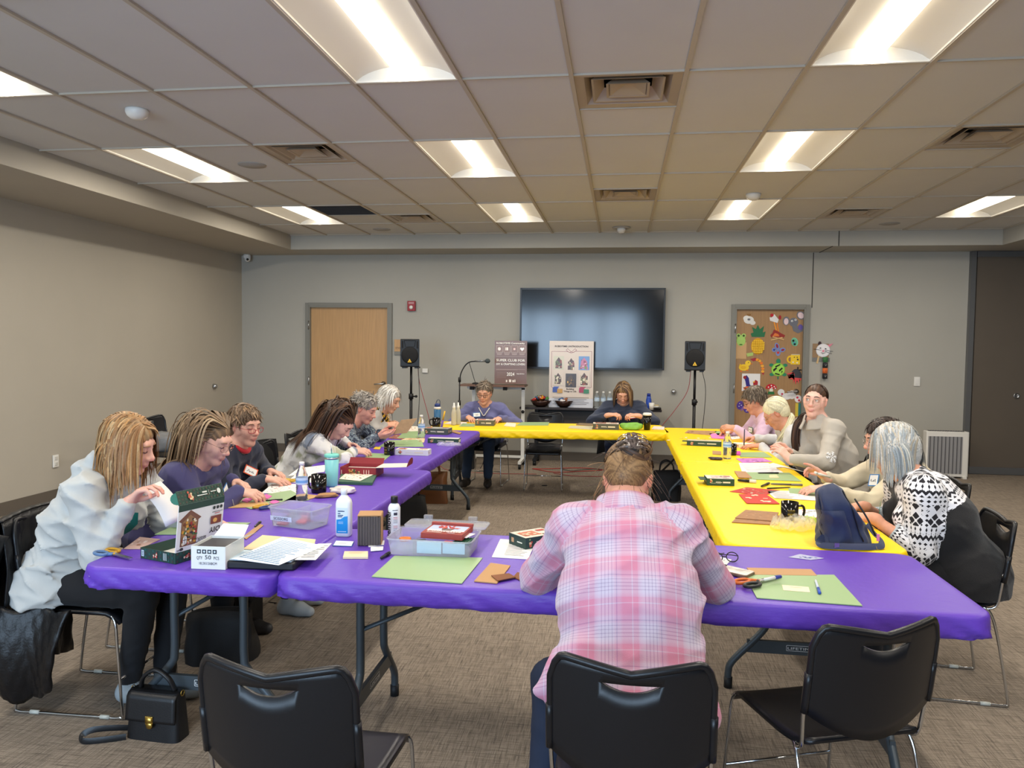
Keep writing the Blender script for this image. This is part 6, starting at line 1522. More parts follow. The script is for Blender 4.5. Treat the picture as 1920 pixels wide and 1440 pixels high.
for s_, x, z, h_, wf in (('QTY', .16, .43, .017, .17), ('50', .40, .44, .022, .18), ('PCS', .66, .43, .017, .16), ('18.3X13X8CM', .22, .2, .014, .52)):
    lettering(s_, (w_*x, -.001, hh*z), (1, 0, 0), (0, 0, 1), h_, (44, 50, 62), t, wfit=w_*wf)
# binder and loose papers
bd = thing('ring_binder', 'black zipped binder under loose papers at the near left table edge', 'binder', put(505, 1052), .06)
MB().rbox((0, 0, .014), (.285, .235, .028), .012, .006).build('cover', mat('binder_vinyl', (22, 23, 26), .5), bd); MB().box((.0, .0, .0295), (.25, .2, .003), (196, 214, 226)).build('pages', PRINT, bd)
sheet('folder', 'manila folder sticking out under the loose lists', 'folder', [(455, 1030), (585, 1036), (592, 1012), (492, 1004)], (226, 204, 160), .002, TOPZ+.032)
sheet('paper_sheet', 'blue-ruled sign-in list on top of the black binder', 'paper', [(434, 1048), (523, 1060), (608, 1024), (530, 1007)], (228, 236, 242), .001, TOPZ+.036, rows=(16, (120, 160, 200), .08, .05, .95, .92), seed=3)
sheet('paper_sheet', 'typed white sheet sticking out right of the sign-in list', 'paper', [(552, 1050), (592, 1050), (622, 1019), (596, 1020)], WHT, .001, TOPZ+.034, rows=(7, (120, 120, 124), .1, .1, .9, .9), seed=4)
# L1's mat and things behind the lid, kraft strips and pens by the carton
cutmat('green craft mat in front of the white-hoodie person', [(290, 1003), (420, 1003), (470, 981), (345, 978)])
sheet('paper_bag', 'clear bag of brown parts beside the open green kit box', 'bag', [(232, 1030), (262, 1030), (300, 1012), (262, 1008)], (190, 160, 150), .003, blobs=(10, [(150, 110, 90), (220, 205, 200)], .1, .1, .9, .9, .08))
sheet('wooden_sheet', 'narrow kraft strip beside the carton on left table', 'board', [(455, 1008), (462, 1012), (494, 986), (487, 983)], KRAFT, .003, TOPZ)
pen('black pen lying beside the carton on left table', (478, 990), (488, 981), (24, 24, 26), None, .006)
A0 = aty(262, 918, 2.96); A1 = aty(310, 988, 3.0)
hp_ = MB(); q0, q1 = np.array(A0), np.array(A1); wv = np.array((.03, .10, .02))
def HS(u, v): return q0+(q1-q0)*u+wv*(v)+np.array((.012*math.sin(3*u), 0, .01*math.sin(PI*u)))
hp_.grid(HS, 9, 3, WHT); o = hp_.build('paper_sheet', PRINT); md = o.modifiers.new('s', 'SOLIDIFY'); md.thickness = .001; tag(o, 'white folded sheet held up by the person in the white hoodie', 'paper')
# L2's work
cutmat('green craft mat under the pink pieces at the left table', [(425, 940), (470, 955), (580, 938), (545, 920)])
sheet('wooden_sheet', 'long kraft board in front of the purple-blue top', 'board', [(427, 953), (505, 951), (502, 943), (430, 944)], (204, 164, 112), .004)
for k, (x, y) in enumerate(((462, 938), (475, 933), (490, 937), (500, 931), (514, 941))):
    sheet('felt_piece', ('large bright pink felt piece under the hand of the purple-blue top', 'bright pink felt piece second from left by the hand', 'bright pink felt piece nearest the paper', 'small pink felt scrap at the mat edge', 'tiny pink bow-shaped felt piece on the green mat')[k], 'felt', [(x-9, y+2), (x+2, y+5), (x+10, y), (x-1, y-4)], (226, 110, 180), .003, TOPZ+.0032, group='bright pink felt pieces')
scissors('scissors with navy and yellow handles beside the clear scissors bin', (484, 955), (534, 944), (40, 58, 110), (204, 156, 46))
pen('slim black craft knife on the green mat by pink pieces', (490, 940), (530, 938), (30, 30, 34), None, .004, TOPZ+.0032)
sheet('paper_sheet', 'white patterned sheet nearest the dark speckled sweatshirt', 'paper', [(490, 925), (560, 927), (566, 908), (510, 908)], WHT, .002, blobs=(46, [(60, 60, 64), (190, 60, 60), (150, 150, 150)], .06, .1, .94, .9, .02), seed=6)
sheet('wooden_sheet', 'round-cornered kraft sheet left of water bottle', 'board', [(530, 942), (553, 944), (603, 930), (560, 926)], (196, 158, 108), .003)
# clear SCISSORS bin
A0, A1 = put(508, 1003), put(602, 1015); ex = A1-A0; w_ = .20; rz_ = math.atan2(ex.y, ex.x)+.0
t = thing('plastic_bin', 'clear open plastic bin labelled SCISSORS on the left table', 'bin', put(563, 984), rz_); hh = .088
FROST = mat('frosted_plastic', (236, 240, 246), .18, trans=.75, ior=1.12, alpha=.62)
def tub(t, w, d, h, tap=.012, rim=.008, m=FROST):
    b = MB(); o = rrect(w-2*tap, d-2*tap, .02, 4); O = rrect(w, d, .024, 4); n = len(o)
    vs = [(x, y, .001) for x, y in o]+[(x, y, h) for x, y in O]; b.add(vs, [(i, (i+1) % n, n+(i+1) % n, n+i) for i in range(n)], None, True); b.poly(vs[:n][::-1]); bo = b.build('tub', m, t); md = bo.modifiers.new('s', 'SOLIDIFY'); md.thickness = .002
    r_ = MB(); Q = rrect(w+rim, d+rim, .026, 4); r_.tube([(x, y, h) for x, y in Q], .003, 6, closed=True); r_.build('rim', m, t)
tub(t, .245, .165, hh)
MB().box((0, 0, .045), (.004, .15, .07)).build('divider', FROST, t)
lb = MB(); lb.add([(-.105, -.0815, .030), (.015, -.0815, .030), (.015, -.0835, .052), (-.105, -.0835, .052)], [(0, 1, 2, 3)], (214, 224, 236)); lo = lb.build('label', PRINT, t)
lettering('SCISSORS', (-.085, -.0832, .035), (1, 0, 0), (0, -.08, 1), .018, (40, 42, 50), lo, wfit=.08)
zb = TOPZ+.004
for i, (lab, dx, dy, c1, a) in enumerate((('orange-red handled scissors in the clear bin, left one', -.05, -.02, (190, 70, 60), .2), ('orange-red handled scissors in the clear bin, right one', .05, .0, (196, 80, 66), .1), ('dark handled scissors at the bottom of clear bin', -.02, .02, (40, 42, 52), -.1))):
    p = Vector(t.location)+Vector((dx*math.cos(rz_), dx*math.sin(rz_)+dy, .002+.012*i)); s_ = thing('scissors', lab, 'scissors', p, rz_+a, 'scissors in the clear bin')
    for sg in (-1, 1):
        MB().tube([(-.03+.022*math.cos(q), sg*.018+.013*math.sin(q), .008) for q in np.linspace(0, 2*PI, 15)[:-1]], .005, 6, closed=True).build('handle', mat('handle_%02x%02x%02x' % c1, c1, .4), s_)
        MB().box((.04, sg*.004, .006), (.08, .008, .002)).build('blade', bpy.data.materials['blade_steel'], s_)
# bottles of alcohol and remover, napkins
t = thing('alcohol_bottle', 'white rectangular rubbing alcohol bottle with a blue label', 'bottle', put(645, 1004), .06)
BW = mat('bottle_white', (226, 230, 234), .35, spec=.5)
b = MB(); prof = [(.030, .0, .022), (.034, .006, .025), (.034, .145, .025), (.030, .160, .022), (.014, .178, .014), (.0115, .182, .0115), (.0115, .186, .0115)]
rings = [[(x*1.0, y, z) for x, y in rrect(2*a, 2*c_, min(a, c_)*.6, 4)] for a, z, c_ in prof]; n = len(rings[0]); vs = [p for r_ in rings for p in r_]
b.add(vs, [(i*n+k, i*n+(k+1) % n, (i+1)*n+(k+1) % n, (i+1)*n+k) for i in range(len(rings)-1) for k in range(n)], None, True); b.poly(rings[0][::-1]); b.build('bottle_body', BW, t)
MB().lathe([(.0145, .184), (.0145, .205), (.012, .208), (.001, .208)], seg=16).build('cap', BW, t)
D = Decal((-.026, -.0252, .016), (1, 0, 0), (0, 0, 1)); D.r(0, 0, .050, .112, (206, 222, 234)); D.p([(0, 0), (.05, 0), (.05, .076), (.035, .074), (.018, .062), (0, .060)], (28, 140, 210))
for y, w in ((.098, .03), (.088, .012), (.080, .024), (.074, .02)): D.r(.006, y-.003, .006+w, y+.001, (40, 70, 110))
for y in (.050, .046, .042): D.r(.008, y, .03, y+.0015, (170, 210, 236))
D.r(.006, .006, .044, .009, (200, 225, 240)); D.build('label', PRINTG, t)
lettering('equate', (-.020, -.0254, .016+.096), (1, 0, 0), (0, 0, 1), .010, (40, 70, 110), t, wfit=.024, off=.003, name='lettering')
t = thing('napkin_stack', 'block of brown paper napkins standing with dark folded edges', 'napkins', put(694, 1018), .22)
b = MB(); w_, d_, h_ = .095, .10, .125
for k in range(17):
    x = -w_/2+w_*(k+.5)/17; b.box((x, rng.normal()*.0015, h_/2), (w_/17*.82, d_, h_-.004+rng.normal()*.002), (72, 64, 60) if k % 2 else (92, 82, 76))
b.build('napkin_folds', PRINT, t)
MB().prism([(-w_/2-.001, -d_/2+.006), (w_/2+.001, -d_/2+.006), (w_/2+.001, d_/2+.002), (-w_/2-.001, d_/2+.002)], h_-.001, h_+.003, (178, 136, 92)).box((w_/2+.002, .004, h_/2), (.003, d_-.006, h_), (178, 136, 92)).build('paper_wrap', PAINT, t)
t = lathe_thing('remover_bottle', 'white cylindrical remover bottle with a black cap', 'bottle', (739, 1010), [('bottle_body', [(.001, 0), (.0245, 0), (.0265, .004), (.0265, .138), (.020, .152), (.013, .156), (.013, .160)], BW), ('cap', [(.0155, .158), (.0155, .184), (.014, .187), (.001, .187)], BLK)], rz=.1)
def wrap_print(t, r, items):
    mb = MB()
    for a0, a1, z0, z1, c_, e in items:
        n = max(2, int(abs(a1-a0)/.15)+1); aa = np.linspace(a0, a1, n)
        for k in range(n-1): mb.poly([((r+e)*math.cos(a), (r+e)*math.sin(a), z) for a, z in ((aa[k], z0), (aa[k+1], z0), (aa[k+1], z1), (aa[k], z1))], c_)
    return mb.build('label_print', PRINT, t)
H_ = -PI/2
wrap_print(t, .0265, [(H_-.1, H_+.8, .128, .131, (60, 60, 64), .0005), (H_+.1, H_+.7, .108, .120, (54, 56, 66), .0005)]+[(H_+.05, H_+.75, .098-.006*k, .1-.006*k, (190, 60, 70) if k < 2 else (120, 120, 126), .0005) for k in range(5)]+[(H_+.05, H_+.75, .060-.006*k, .062-.006*k, (190, 60, 70) if k < 2 else (120, 120, 126), .0005) for k in range(6)])
lettering('remover', (.0265*math.cos(H_-.42), .0265*math.sin(H_-.42), .012), (0, 0, 1), (-math.cos(.42), math.sin(.42), 0), .032, (24, 24, 30), t, wfit=.115, bold=True, off=.0012)
sheet('name_card', 'blue and red edged name card beside the alcohol bottle', 'card', [(623, 1024), (660, 1025), (664, 1016), (630, 1014)], (60, 110, 180), .002, border=((232, 232, 236), (236, 238, 240)), rows=(2, (180, 180, 190), .2, .3, .8, .7))
for k, (q, lab) in enumerate((([(691, 1026), (720, 1022), (721, 1014), (690, 1017)], 'small white label card in front of the napkins, rear one'), ([(695, 1034), (718, 1032), (719, 1025), (695, 1026)], 'small white label card in front of the napkins, front one'))):
    sheet('label_card', lab, 'card', q, (226, 228, 230), .002, TOPZ+.002*k)
sheet('sticky_note_pad', 'cream sticky note pad lying left of the clear bin', 'notepad', [(643, 1048), (690, 1048), (690, 1037), (646, 1037)], (226, 206, 170), .008, rows=(2, (200, 180, 145), .2, .55, .9, .9))
pen('black marker touching the clear supply bin', (714, 1050), (730, 1040), (26, 26, 30), (26, 26, 30), .007)
water_bottle('clear water bottle with a blue label beside the black mug', (566, 938)); 
mug('black mug with gold print beside the turquoise tumbler', (598, 923), 2.9, 1.05)
TEAL = mat('tumbler_teal', (128, 200, 202), .4)
t = lathe_thing('tumbler', 'tall turquoise tumbler with a steel band and straw', 'tumbler', (622, 912), [('cup', [(.001, 0), (.032, 0), (.034, .01), (.042, .165)], TEAL), ('steel_band', [(.0425, .165), (.0435, .175)], STEEL), ('lid', [(.0425, .175), (.044, .180), (.044, .190), (.038, .195), (.001, .195)], mat('tumbler_lid', (120, 204, 190), .4))])
MB().tube([(0, 0, .19), (-.004, 0, .255)], .0042, 8).build('straw', STEEL, t)
# crisp bag and paper bag
def lumpy(name, label, cat, px, dims, m, col=None, seed=0, rz=0, z=None, flat=.5, loc=None, sharp=.2, group=None):
    r = np.random.default_rng(seed); ph = r.uniform(0, 6, 9)
    def F(u, v):
        a, b = 2*PI*u, -PI/2+PI*v; x, y, zc = math.cos(b)*math.cos(a), math.cos(b)*math.sin(a), math.sin(b)
        n_ = 1+sharp*(.5*math.sin(3*x+ph[0]+2*y)+.4*math.sin(5*y+ph[1]+3*zc)+.35*math.sin(7*x-4*zc+ph[2])+.25*math.sin(11*y+9*x+ph[3]))
        e = .62; f = lambda q: math.copysign(abs(q)**e, q)
        return (f(x)*dims[0]/2*n_, f(y)*dims[1]/2*n_, dims[2]*(.5+.5*f(zc)*min(1.15, n_)) if zc > 0 else dims[2]*(.5+.5*f(zc)))
    mb = MB(); mb.grid(F, 26, 15, col, True, True); return tag(mb.build(name, m, None, loc or put(*px, z), rz), label, cat, group)
lumpy('snack_bag', 'crinkled white and orange snack bag behind the alcohol bottle', 'snack bag', (642, 924), (.15, .09, .035), mat('snack_foil', (226, 214, 204), .35, bump=.6, bscale=30, var=.25, vscale=25), None, 3, .1)
lumpy('paper_bag', 'crumpled brown paper bag left of the white snack bag', 'bag', (612, 932), (.11, .06, .02), mat('kraft_paper', (172, 128, 84), .8, bump=.5, bscale=30), None, 4, .5)
# red kit box with open lid, green boards
A0, A1 = put(638, 893), put(707, 893); w_ = (A1-A0).length; REDB = (134, 34, 44)
t = thing('kit_box', 'open dark red kit box with white lid interior on the left tables', 'box', A0, .02, 'craft kit boxes'); dp, hh = .17, .06
b = MB(); b.box((w_/2, dp/2, .001), (w_, dp, .002), REDB)
for y in (0, dp): b.box((w_/2, y, hh/2), (w_, .003, hh), REDB)
for x in (0, w_): b.box((x, dp/2, hh/2), (.003, dp, hh), REDB)
b.build('tray', PRINT, t)
D = Decal((0, -.0015, 0), (1, 0, 0), (0, 0, 1)); r_ = np.random.default_rng(4)
for k in range(26): D.p(ell(w_*r_.uniform(.25, .55), hh*r_.uniform(.15, .75), .008*r_.uniform(.5, 1.2), .006, 6), ((70, 84, 52), (190, 140, 70), (110, 70, 40), (200, 170, 120))[k % 4])
for k in range(3): D.r(w_*(.66+.07*k), hh*.2, w_*(.68+.07*k), hh*.75, (220, 190, 180))
D.r(w_*.03, hh*.2, w_*.05, hh*.7, (220, 190, 180)); D.build('front_print', PRINT, t)
MB().box((w_/2, dp*.5, hh*.6), (w_*.95, dp*.9, .004), (222, 210, 204)).build('contents', PRINT, t)
L_ = MB(); L_.add([(w_, 0, hh), (w_, dp, hh), (w_+.20, dp*.9, hh+.012), (w_+.20, dp*.05, hh+.010)], [(0, 1, 2, 3)], (232, 224, 208)); lo = L_.build('lid', PRINT, t); md = lo.modifiers.new('s', 'SOLIDIFY'); md.thickness = .003
E_ = MB(); ea = [(w_+.20+.0*q, dp*.05-.0+.045*0, 0) for q in (0,)]
E_.add([(w_+.20, dp*.02, hh+.01)]+[(w_+.20+.012*math.sin(q), dp*.02+.0+.10*(1-math.cos(q))/2*1.5, hh+.012+.05*math.sin(q)) for q in np.linspace(.1, PI, 8)], [tuple(range(9))], REDB); E_.build('lid_flap', PRINT, t)
B_ = MB(); B_.add([(0, dp, hh), (w_, dp, hh), (w_, dp+.03, hh+.035), (0, dp+.03, hh+.035)], [(0, 1, 2, 3)], REDB); B_.build('back_flap', PRINT, t)
gb = sheet('board_stack', 'stack of dark green boards under a white printed sheet on left table', 'board', [(634, 908), (698, 910), (707, 893), (640, 891)], (62, 96, 76), .016)
sheet('paper_sheet', 'white printed sheet on the dark green boards', 'paper', [(636, 898), (675, 902), (700, 890), (650, 886)], (232, 222, 204), .001, TOPZ+.018, blobs=(24, [(120, 90, 70), (180, 60, 60), (120, 130, 90)], .1, .1, .9, .9, .03), seed=9)
sheet('paper_sheet', 'white printed sheet in front of the long-haired person in tie-dye', 'paper', [(540, 893), (608, 885), (612, 872), (560, 878)], WHT, .002, blobs=(24, [(60, 60, 64), (170, 60, 60)], .08, .1, .92, .9, .022), seed=11)
sheet('paper_sheet', 'white printed sheet behind the turquoise tumbler', 'paper', [(535, 905), (600, 905), (610, 888), (560, 886)], WHT, .001, TOPZ, blobs=(22, [(60, 60, 64), (170, 60, 60)], .08, .1, .92, .9, .022), seed=12)
scissors('scissors with yellow handles between the white sheets on left table', (535, 904), (560, 899), (200, 160, 40), (206, 170, 60))
# ---- left table, far half
cutmat('green craft mat in front of the tie-dye person', [(680, 862), (720, 864), (735, 852), (695, 850)])
cutmat('green craft mat in front of the blue swirl top', [(710, 838), (795, 838), (790, 825), (728, 826)])
cutmat('green craft mat in front of the yellow scarf', [(745, 822), (795, 822), (800, 808), (757, 810)])
mug('black mug with gold print right of the tie-dye person', (730, 853), -.6, 1.0, False)
kit_box('white kit box right of the black mug on left table', put(775, 852), .0, .26, .10, .042, (220, 220, 222), (232, 226, 214), (.06, .2, .3, .8), [(170, 70, 60), (210, 160, 120), (130, 90, 70)], None, 5)
kit_box('dark green and white kit box behind the white box on left table', put(833, 830), .0, .27, .10, .040, (40, 70, 56), (206, 204, 200), None, None, None, 6, lidside=(220, 222, 222))
kit_box('open grey-green kit box at the far end of the left tables', put(820, 813), -.05, .25, .15, .055, (74, 82, 76), (170, 172, 166), (.06, .2, .3, .8), [(170, 90, 60), (210, 160, 120)], None, 7)
t = thing('paint_brush', 'yellow and purple brush standing in the open kit box', 'brush', put(826, 809), 0)
MB().tube([(0, 0, 0), (.022, 0, .11)], .012, 8).build('bristles', mat('brush_purple', (120, 96, 160), .7), t); MB().tube([(.022, 0, .11), (.042, 0, .20)], .008, 8).build('handle', mat('brush_yellow', (226, 176, 40), .4), t)
water_bottle('clear water bottle at the far left table by the open kit box', (790, 821))
sheet('paper_sheet', 'orange and white printed sheet by the far green mat', 'paper', [(745, 828), (795, 830), (797, 822), (765, 820)], (222, 190, 150), .002, blobs=(18, [(200, 90, 50), (232, 224, 210)], .1, .1, .9, .9, .05))
sheet('paper_sheet', 'white and red printed sheet at the far end by the bottle', 'paper', [(755, 808), (783, 810), (790, 800), (768, 799)], (228, 216, 200), .002, blobs=(12, [(190, 90, 60), (150, 120, 90)], .1, .1, .9, .9, .05))
sheet('paper_sheet', 'dark red printed sheet under the wooden plate hands', 'paper', [(728, 822), (755, 824), (763, 816), (740, 815)], (150, 90, 80), .002, blobs=(12, [(210, 190, 170), (90, 110, 80)], .1, .1, .9, .9, .06))
sheet('sugar_packet', 'small folded kraft packet at the far end of left tables', 'packet', [(838, 808), (862, 815), (866, 812), (846, 807)], (166, 124, 84), .006)
sheet('felt_piece', 'yellow felt piece left of the black mug', 'felt', [(700, 842), (712, 843), (714, 839), (704, 838)], (222, 186, 50), .003)
t = MB(); q = np.array(aty(733, 815, 6.2)); q2 = np.array(aty(752, 788, 6.25)); up_ = (q2-q); wv = np.array((.13, .03, .015))
w_ = MB(); w_.add([q, q+wv, q2+wv, q2]+[p+np.array((0, .006, .002)) for p in (q, q+wv, q2+wv, q2)], [(0, 1, 2, 3), (7, 6, 5, 4), (0, 4, 5, 1), (1, 5, 6, 2), (2, 6, 7, 3), (3, 7, 4, 0)], (158, 128, 92))
o = w_.build('wooden_sheet', mat('plywood', rough=.6, attr=True, var=.15, vscale=30)); tag(o, 'plywood sheet held by the person in the swirl top', 'board')
# crumpled clear wrap
WRAP = mat('cellophane', (250, 252, 252), .08, trans=.7, ior=1.15, alpha=.5, spec=.9)
def wrap(label, px, dims, seed, rz=0):
    r = np.random.default_rng(seed); n = 15; hgt = r.uniform(0, 1, (n, n))*dims[2]; hgt[0] *= .2; hgt[-1] *= .2; hgt[:, 0] *= .2; hgt[:, -1] *= .2
    mb = MB(); jx = r.normal(size=(n, n))*.25/n; jy = r.normal(size=(n, n))*.25/n; k = 1.0
    vs = []
    for j in range(n):
        for i in range(n):
            u, v = i/(n-1)-.5, j/(n-1)-.5; s_ = 1-.35*abs(u*v)*4; vs.append(((u*s_+jx[j, i])*dims[0], (v*s_+jy[j, i])*dims[1], .002+hgt[j, i]))
    fs = []
    for j in range(n-1):
        for i in range(n-1): a = j*n+i; fs += [(a, a+1, a+n+1), (a, a+n+1, a+n)]
    mb.add(vs, fs, None, False); return tag(mb.build('plastic_wrap', WRAP, None, put(*px), rz), label, 'wrapper')
wrap('crumpled clear cellophane beside the kit boxes on far left table', (842, 836), (.22, .14, .03), 1)
wrap('crumpled clear cellophane in front of the navy backpack', (1487, 990), (.24, .17, .06), 2, .3)
# ---- front purple table
BX = thing('plastic_bin', 'clear plastic supply bin with open hinged lid on the front table', 'bin', put(815, 1032), -.01); bw, bd_, bh = .345, .215, .066
tub(BX, bw, bd_, bh, .010, .006)
lid = MB(); zl = bh+.0; 
lid.prism([(x, y+bd_*1.0+.01) for x, y in rrect(bw+.012, bd_*.62, .02, 4)], bh-.012, bh-.009); lid.tube([(x, y+bd_*1.0+.01, bh-.008) for x, y in rrect(bw+.012, bd_*.62, .02, 4)], .004, 6, closed=True); lid.build('lid', FROST, BX)
for x in (-.105, .10): MB().rbox((x, bd_*1.32+.012, bh+.002), (.04, .02, .022), .004, .002).build('latch', FROST, BX)
MB().box((-.065, 0, .03), (.003, bd_-.03, .05)).build('divider', FROST, BX)
MB().box((.0, -bd_/2+.016, .035), (.10, .003, .045), (196, 222, 240)).box((.10, -bd_/2+.018, .035), (.09, .003, .04), (190, 216, 238)).build('blue_cards', PRINT, BX)
bl = Vector(BX.location)
rb = thing('kit_box', 'red boxed craft kit reading Poinsettia lying in the clear supply bin', 'box', bl+Vector((.045, .035, bh-.006)), -.08, 'craft kit boxes')
RB = (150, 52, 40); pw, pd, ph_ = .175, .165, .022; MB().box((0, 0, ph_/2), (pw, pd, ph_), RB).box((0, pd/2-.008, ph_+.004), (pw+.004, .02, .012), RB).build('carton', PRINT, rb)
D = Decal((-pw/2, -pd/2, ph_), (1, 0, 0), (0, 1, 0)); D.r(.008, pd*.30, pw-.008, pd*.86, (176, 190, 220)); D.r(.008, pd*.30, pw-.008, pd*.42, (214, 214, 222)); D.p([(pw*.40, pd*.34), (pw*.62, pd*.34), (pw*.66, pd*.55), (pw*.36, pd*.55)], (108, 84, 76)); r_ = np.random.default_rng(2)
for k in range(30):
    a = r_.uniform(0, 6.28); q = r_.uniform(0, 1)**.5; x, y = pw*.51+q*.05*math.cos(a), pd*.66+q*.024*math.sin(a); D.p(ell(x, y, .010, .0045, 6, rot=a), ((200, 60, 54), (170, 40, 44), (214, 90, 76))[k % 3])
D.r(pw*.12, pd*.06, pw*.48, pd*.10, (230, 200, 190)); D.r(pw*.62, pd*.05, pw*.8, pd*.11, (200, 160, 170)); D.build('lid_print', PRINT, rb)
lettering('Poinsettia', (-pw*.40, -pd*.36, ph_), (1, 0, 0), (0, 1, 0), .026, (236, 222, 214), rb, wfit=pw*.82, bold=True, off=.0035)
s_ = thing('scissors', 'small orange-handled scissors in the clear supply bin', 'scissors', bl+Vector((-.115, -.035, .03)), .3)
for sg in (-1, 1): MB().tube([(.02*math.cos(q), sg*.014+.012*math.sin(q), .02) for q in np.linspace(0, 2*PI, 15)[:-1]], .005, 6, closed=True).build('handle', mat('handle_orange', (222, 120, 30), .4), s_)
MB().box((.05, 0, .016), (.07, .01, .003)).build('blade', bpy.data.materials['blade_steel'], s_)
gp = MB(); gp.rbox((0, 0, .004), (.075, .10, .008), .004, .002, (44, 92, 66))
for i in range(6):
    for j in range(8): gp.lathe([(.0032, .008), (.0032, .011), (.001, .011)], (-.03+.012*i, -.042+.012*j, 0), 6, (44, 92, 66), smooth=False)
tag(gp.build('building_plate', PRINT, None, bl+Vector((.125, -.02, .044)), -.1), 'dark green studded plate in the clear supply bin', 'craft part')
for k in range(8):
    x, y = .085+.01*rng.normal(), -.07+.006*rng.normal(); o = MB().rbox((0, 0, .004), (.014, .009, .008), .002, .001, (196, 60, 50)).build('plastic_brick', PRINT, None, bl+Vector((x, y, .040+.002*k)), rng.uniform(0, 3)); tag(o, 'one of the small red plastic pieces spilling below the red kit box', 'craft part', 'small red plastic pieces')
for k in range(2): tag(MB().box((0, 0, .001), (.05, .075, .002), (232, 230, 232)).build('instruction_card', PRINT, None, bl+Vector((.115+.01*k, .03-.01*k, .060+.003*k)), -.2-.1*k), ('white instruction card under the other in the supply bin', 'white instruction card on top in the supply bin')[k], 'card')
cutmat('green craft mat in front of the clear supply bin', [(697, 1082), (866, 1095), (905, 1047), (740, 1043)])
sheet('paper_sheet', 'white instruction sheet left of the plaid shirt', 'paper', [(922, 1045), (990, 1049), (1005, 1016), (938, 1011)], WHT, .0012, rows=(12, (176, 176, 180), .3, .12, .9, .9), seed=21)
kit_box('kit box partly hidden behind the plaid shirt on front table', put(1000, 1020), .75, .17, .12, .048, (40, 62, 54), (222, 206, 190), (.1, .2, .6, .8), [(190, 110, 80), (222, 200, 170)], None, 8)
sheet('wooden_sheet', 'folded kraft card left of the plaid shirt', 'board', [(889, 1091), (932, 1095), (957, 1062), (920, 1057)], (184, 142, 96), .004)
LEA = (128, 78, 46)
sheet('leather_piece', 'brown leather rectangle on the kraft card', 'leather', [(921, 1080), (933, 1090), (967, 1083), (954, 1076)], LEA, .003, TOPZ+.0055, group='brown leather pieces')
sheet('leather_piece', 'brown leather offcut touching the plaid sleeve', 'leather', [(962, 1083), (978, 1090), (990, 1078), (970, 1074)], LEA, .003, TOPZ+.001, group='brown leather pieces')
# right of the plaid shirt
cutmat('green craft mat on the right half of the front table', [(1419, 1122), (1617, 1137), (1564, 1079), (1396, 1079)])
sheet('wooden_sheet', 'long kraft card behind the right green mat', 'board', [(1410, 1079), (1532, 1081), (1521, 1069), (1400, 1066)], (186, 146, 104), .004)
zz = TOPZ+.0034
scissors('scissors with black and orange handles on the right green mat', (1388, 1100), (1465, 1084), (30, 30, 32), (206, 104, 40), zz)
pen('blue-tipped dry marker lying on the scissors', (1432, 1090), (1464, 1084), (220, 220, 224), (40, 50, 140), .006, zz+.012)
sheet('sticky_note', 'cream sticky note on the right green mat', 'note', [(1469, 1107), (1519, 1111), (1516, 1101), (1466, 1097)], (236, 222, 190), .001, zz, rows=(1, (200, 180, 150), .3, .6, .8, .8))
pen('clear pen with blue cap on the right green mat', (1529, 1090), (1537, 1115), (196, 204, 214), (40, 80, 180), .005, zz)
ph = thing('phone', 'phone in a marbled case lying beside the plaid shirt', 'phone', put(1372, 1074), -.62); MB().rbox((0, 0, .007), (.155, .078, .011), .012, .003, None).build('case', mat('phone_case', (110, 90, 70), .3, var=.6, vscale=25), ph)
MB().rbox((0, 0, .0133), (.150, .073, .0012), .010, .0004).build('print_panel', mat('phone_print', (196, 188, 178), .2, var=.7, vscale=18), ph); MB().rbox((-.052, .018, .015), (.035, .034, .003), .008, .001).build('camera_bump', BLK, ph)
EG = thing('eyeglasses', 'dark-framed eyeglasses lying on the front table', 'eyeglasses', put(1358, 1054), .25); fr = MB()
for s_ in (-1, 1):
    fr.tube([(s_*.032+.024*math.cos(q), .017*math.sin(q)*.5, .020+.017*math.sin(q)) for q in np.linspace(0, 2*PI, 19)[:-1]], .0022, 6, closed=True)
fr.tube([(-.009, 0, .022), (.009, 0, .022)], .0022, 6); fr.build('frame', BLK, EG)
for s_ in (-1, 1): MB().tube([(s_*.056, 0, .024), (s_*.05, .05, .014), (-s_*.02, .10, .006), (-s_*.045, .115, .004)], .002, 6).build('temple', BLK, EG)
for k, (q, lab) in enumerate((([(1325, 1062), (1346, 1075), (1372, 1050), (1350, 1045)], 'white printed card under the eyeglasses'), ([(1325, 1100), (1372, 1110), (1375, 1097), (1340, 1078)], 'white trimmed card with dark backing by the plaid sleeve'))):
    sheet('printed_card', lab, 'card', q, (230, 228, 228), .002 if k == 0 else .006, TOPZ, blobs=(8, [(120, 60, 60), (90, 80, 90)], .2, .2, .9, .9, .05), seed=30+k)
sheet('glitter_patch', 'dried blue and white glue patch on the front purple cover', 'spill', [(1478, 1045), (1520, 1050), (1545, 1047), (1500, 1039)], (176, 178, 206), .0007, TOPZ, blobs=(16, [(60, 80, 160), (80, 100, 176)], .3, .2, .85, .7, .06))
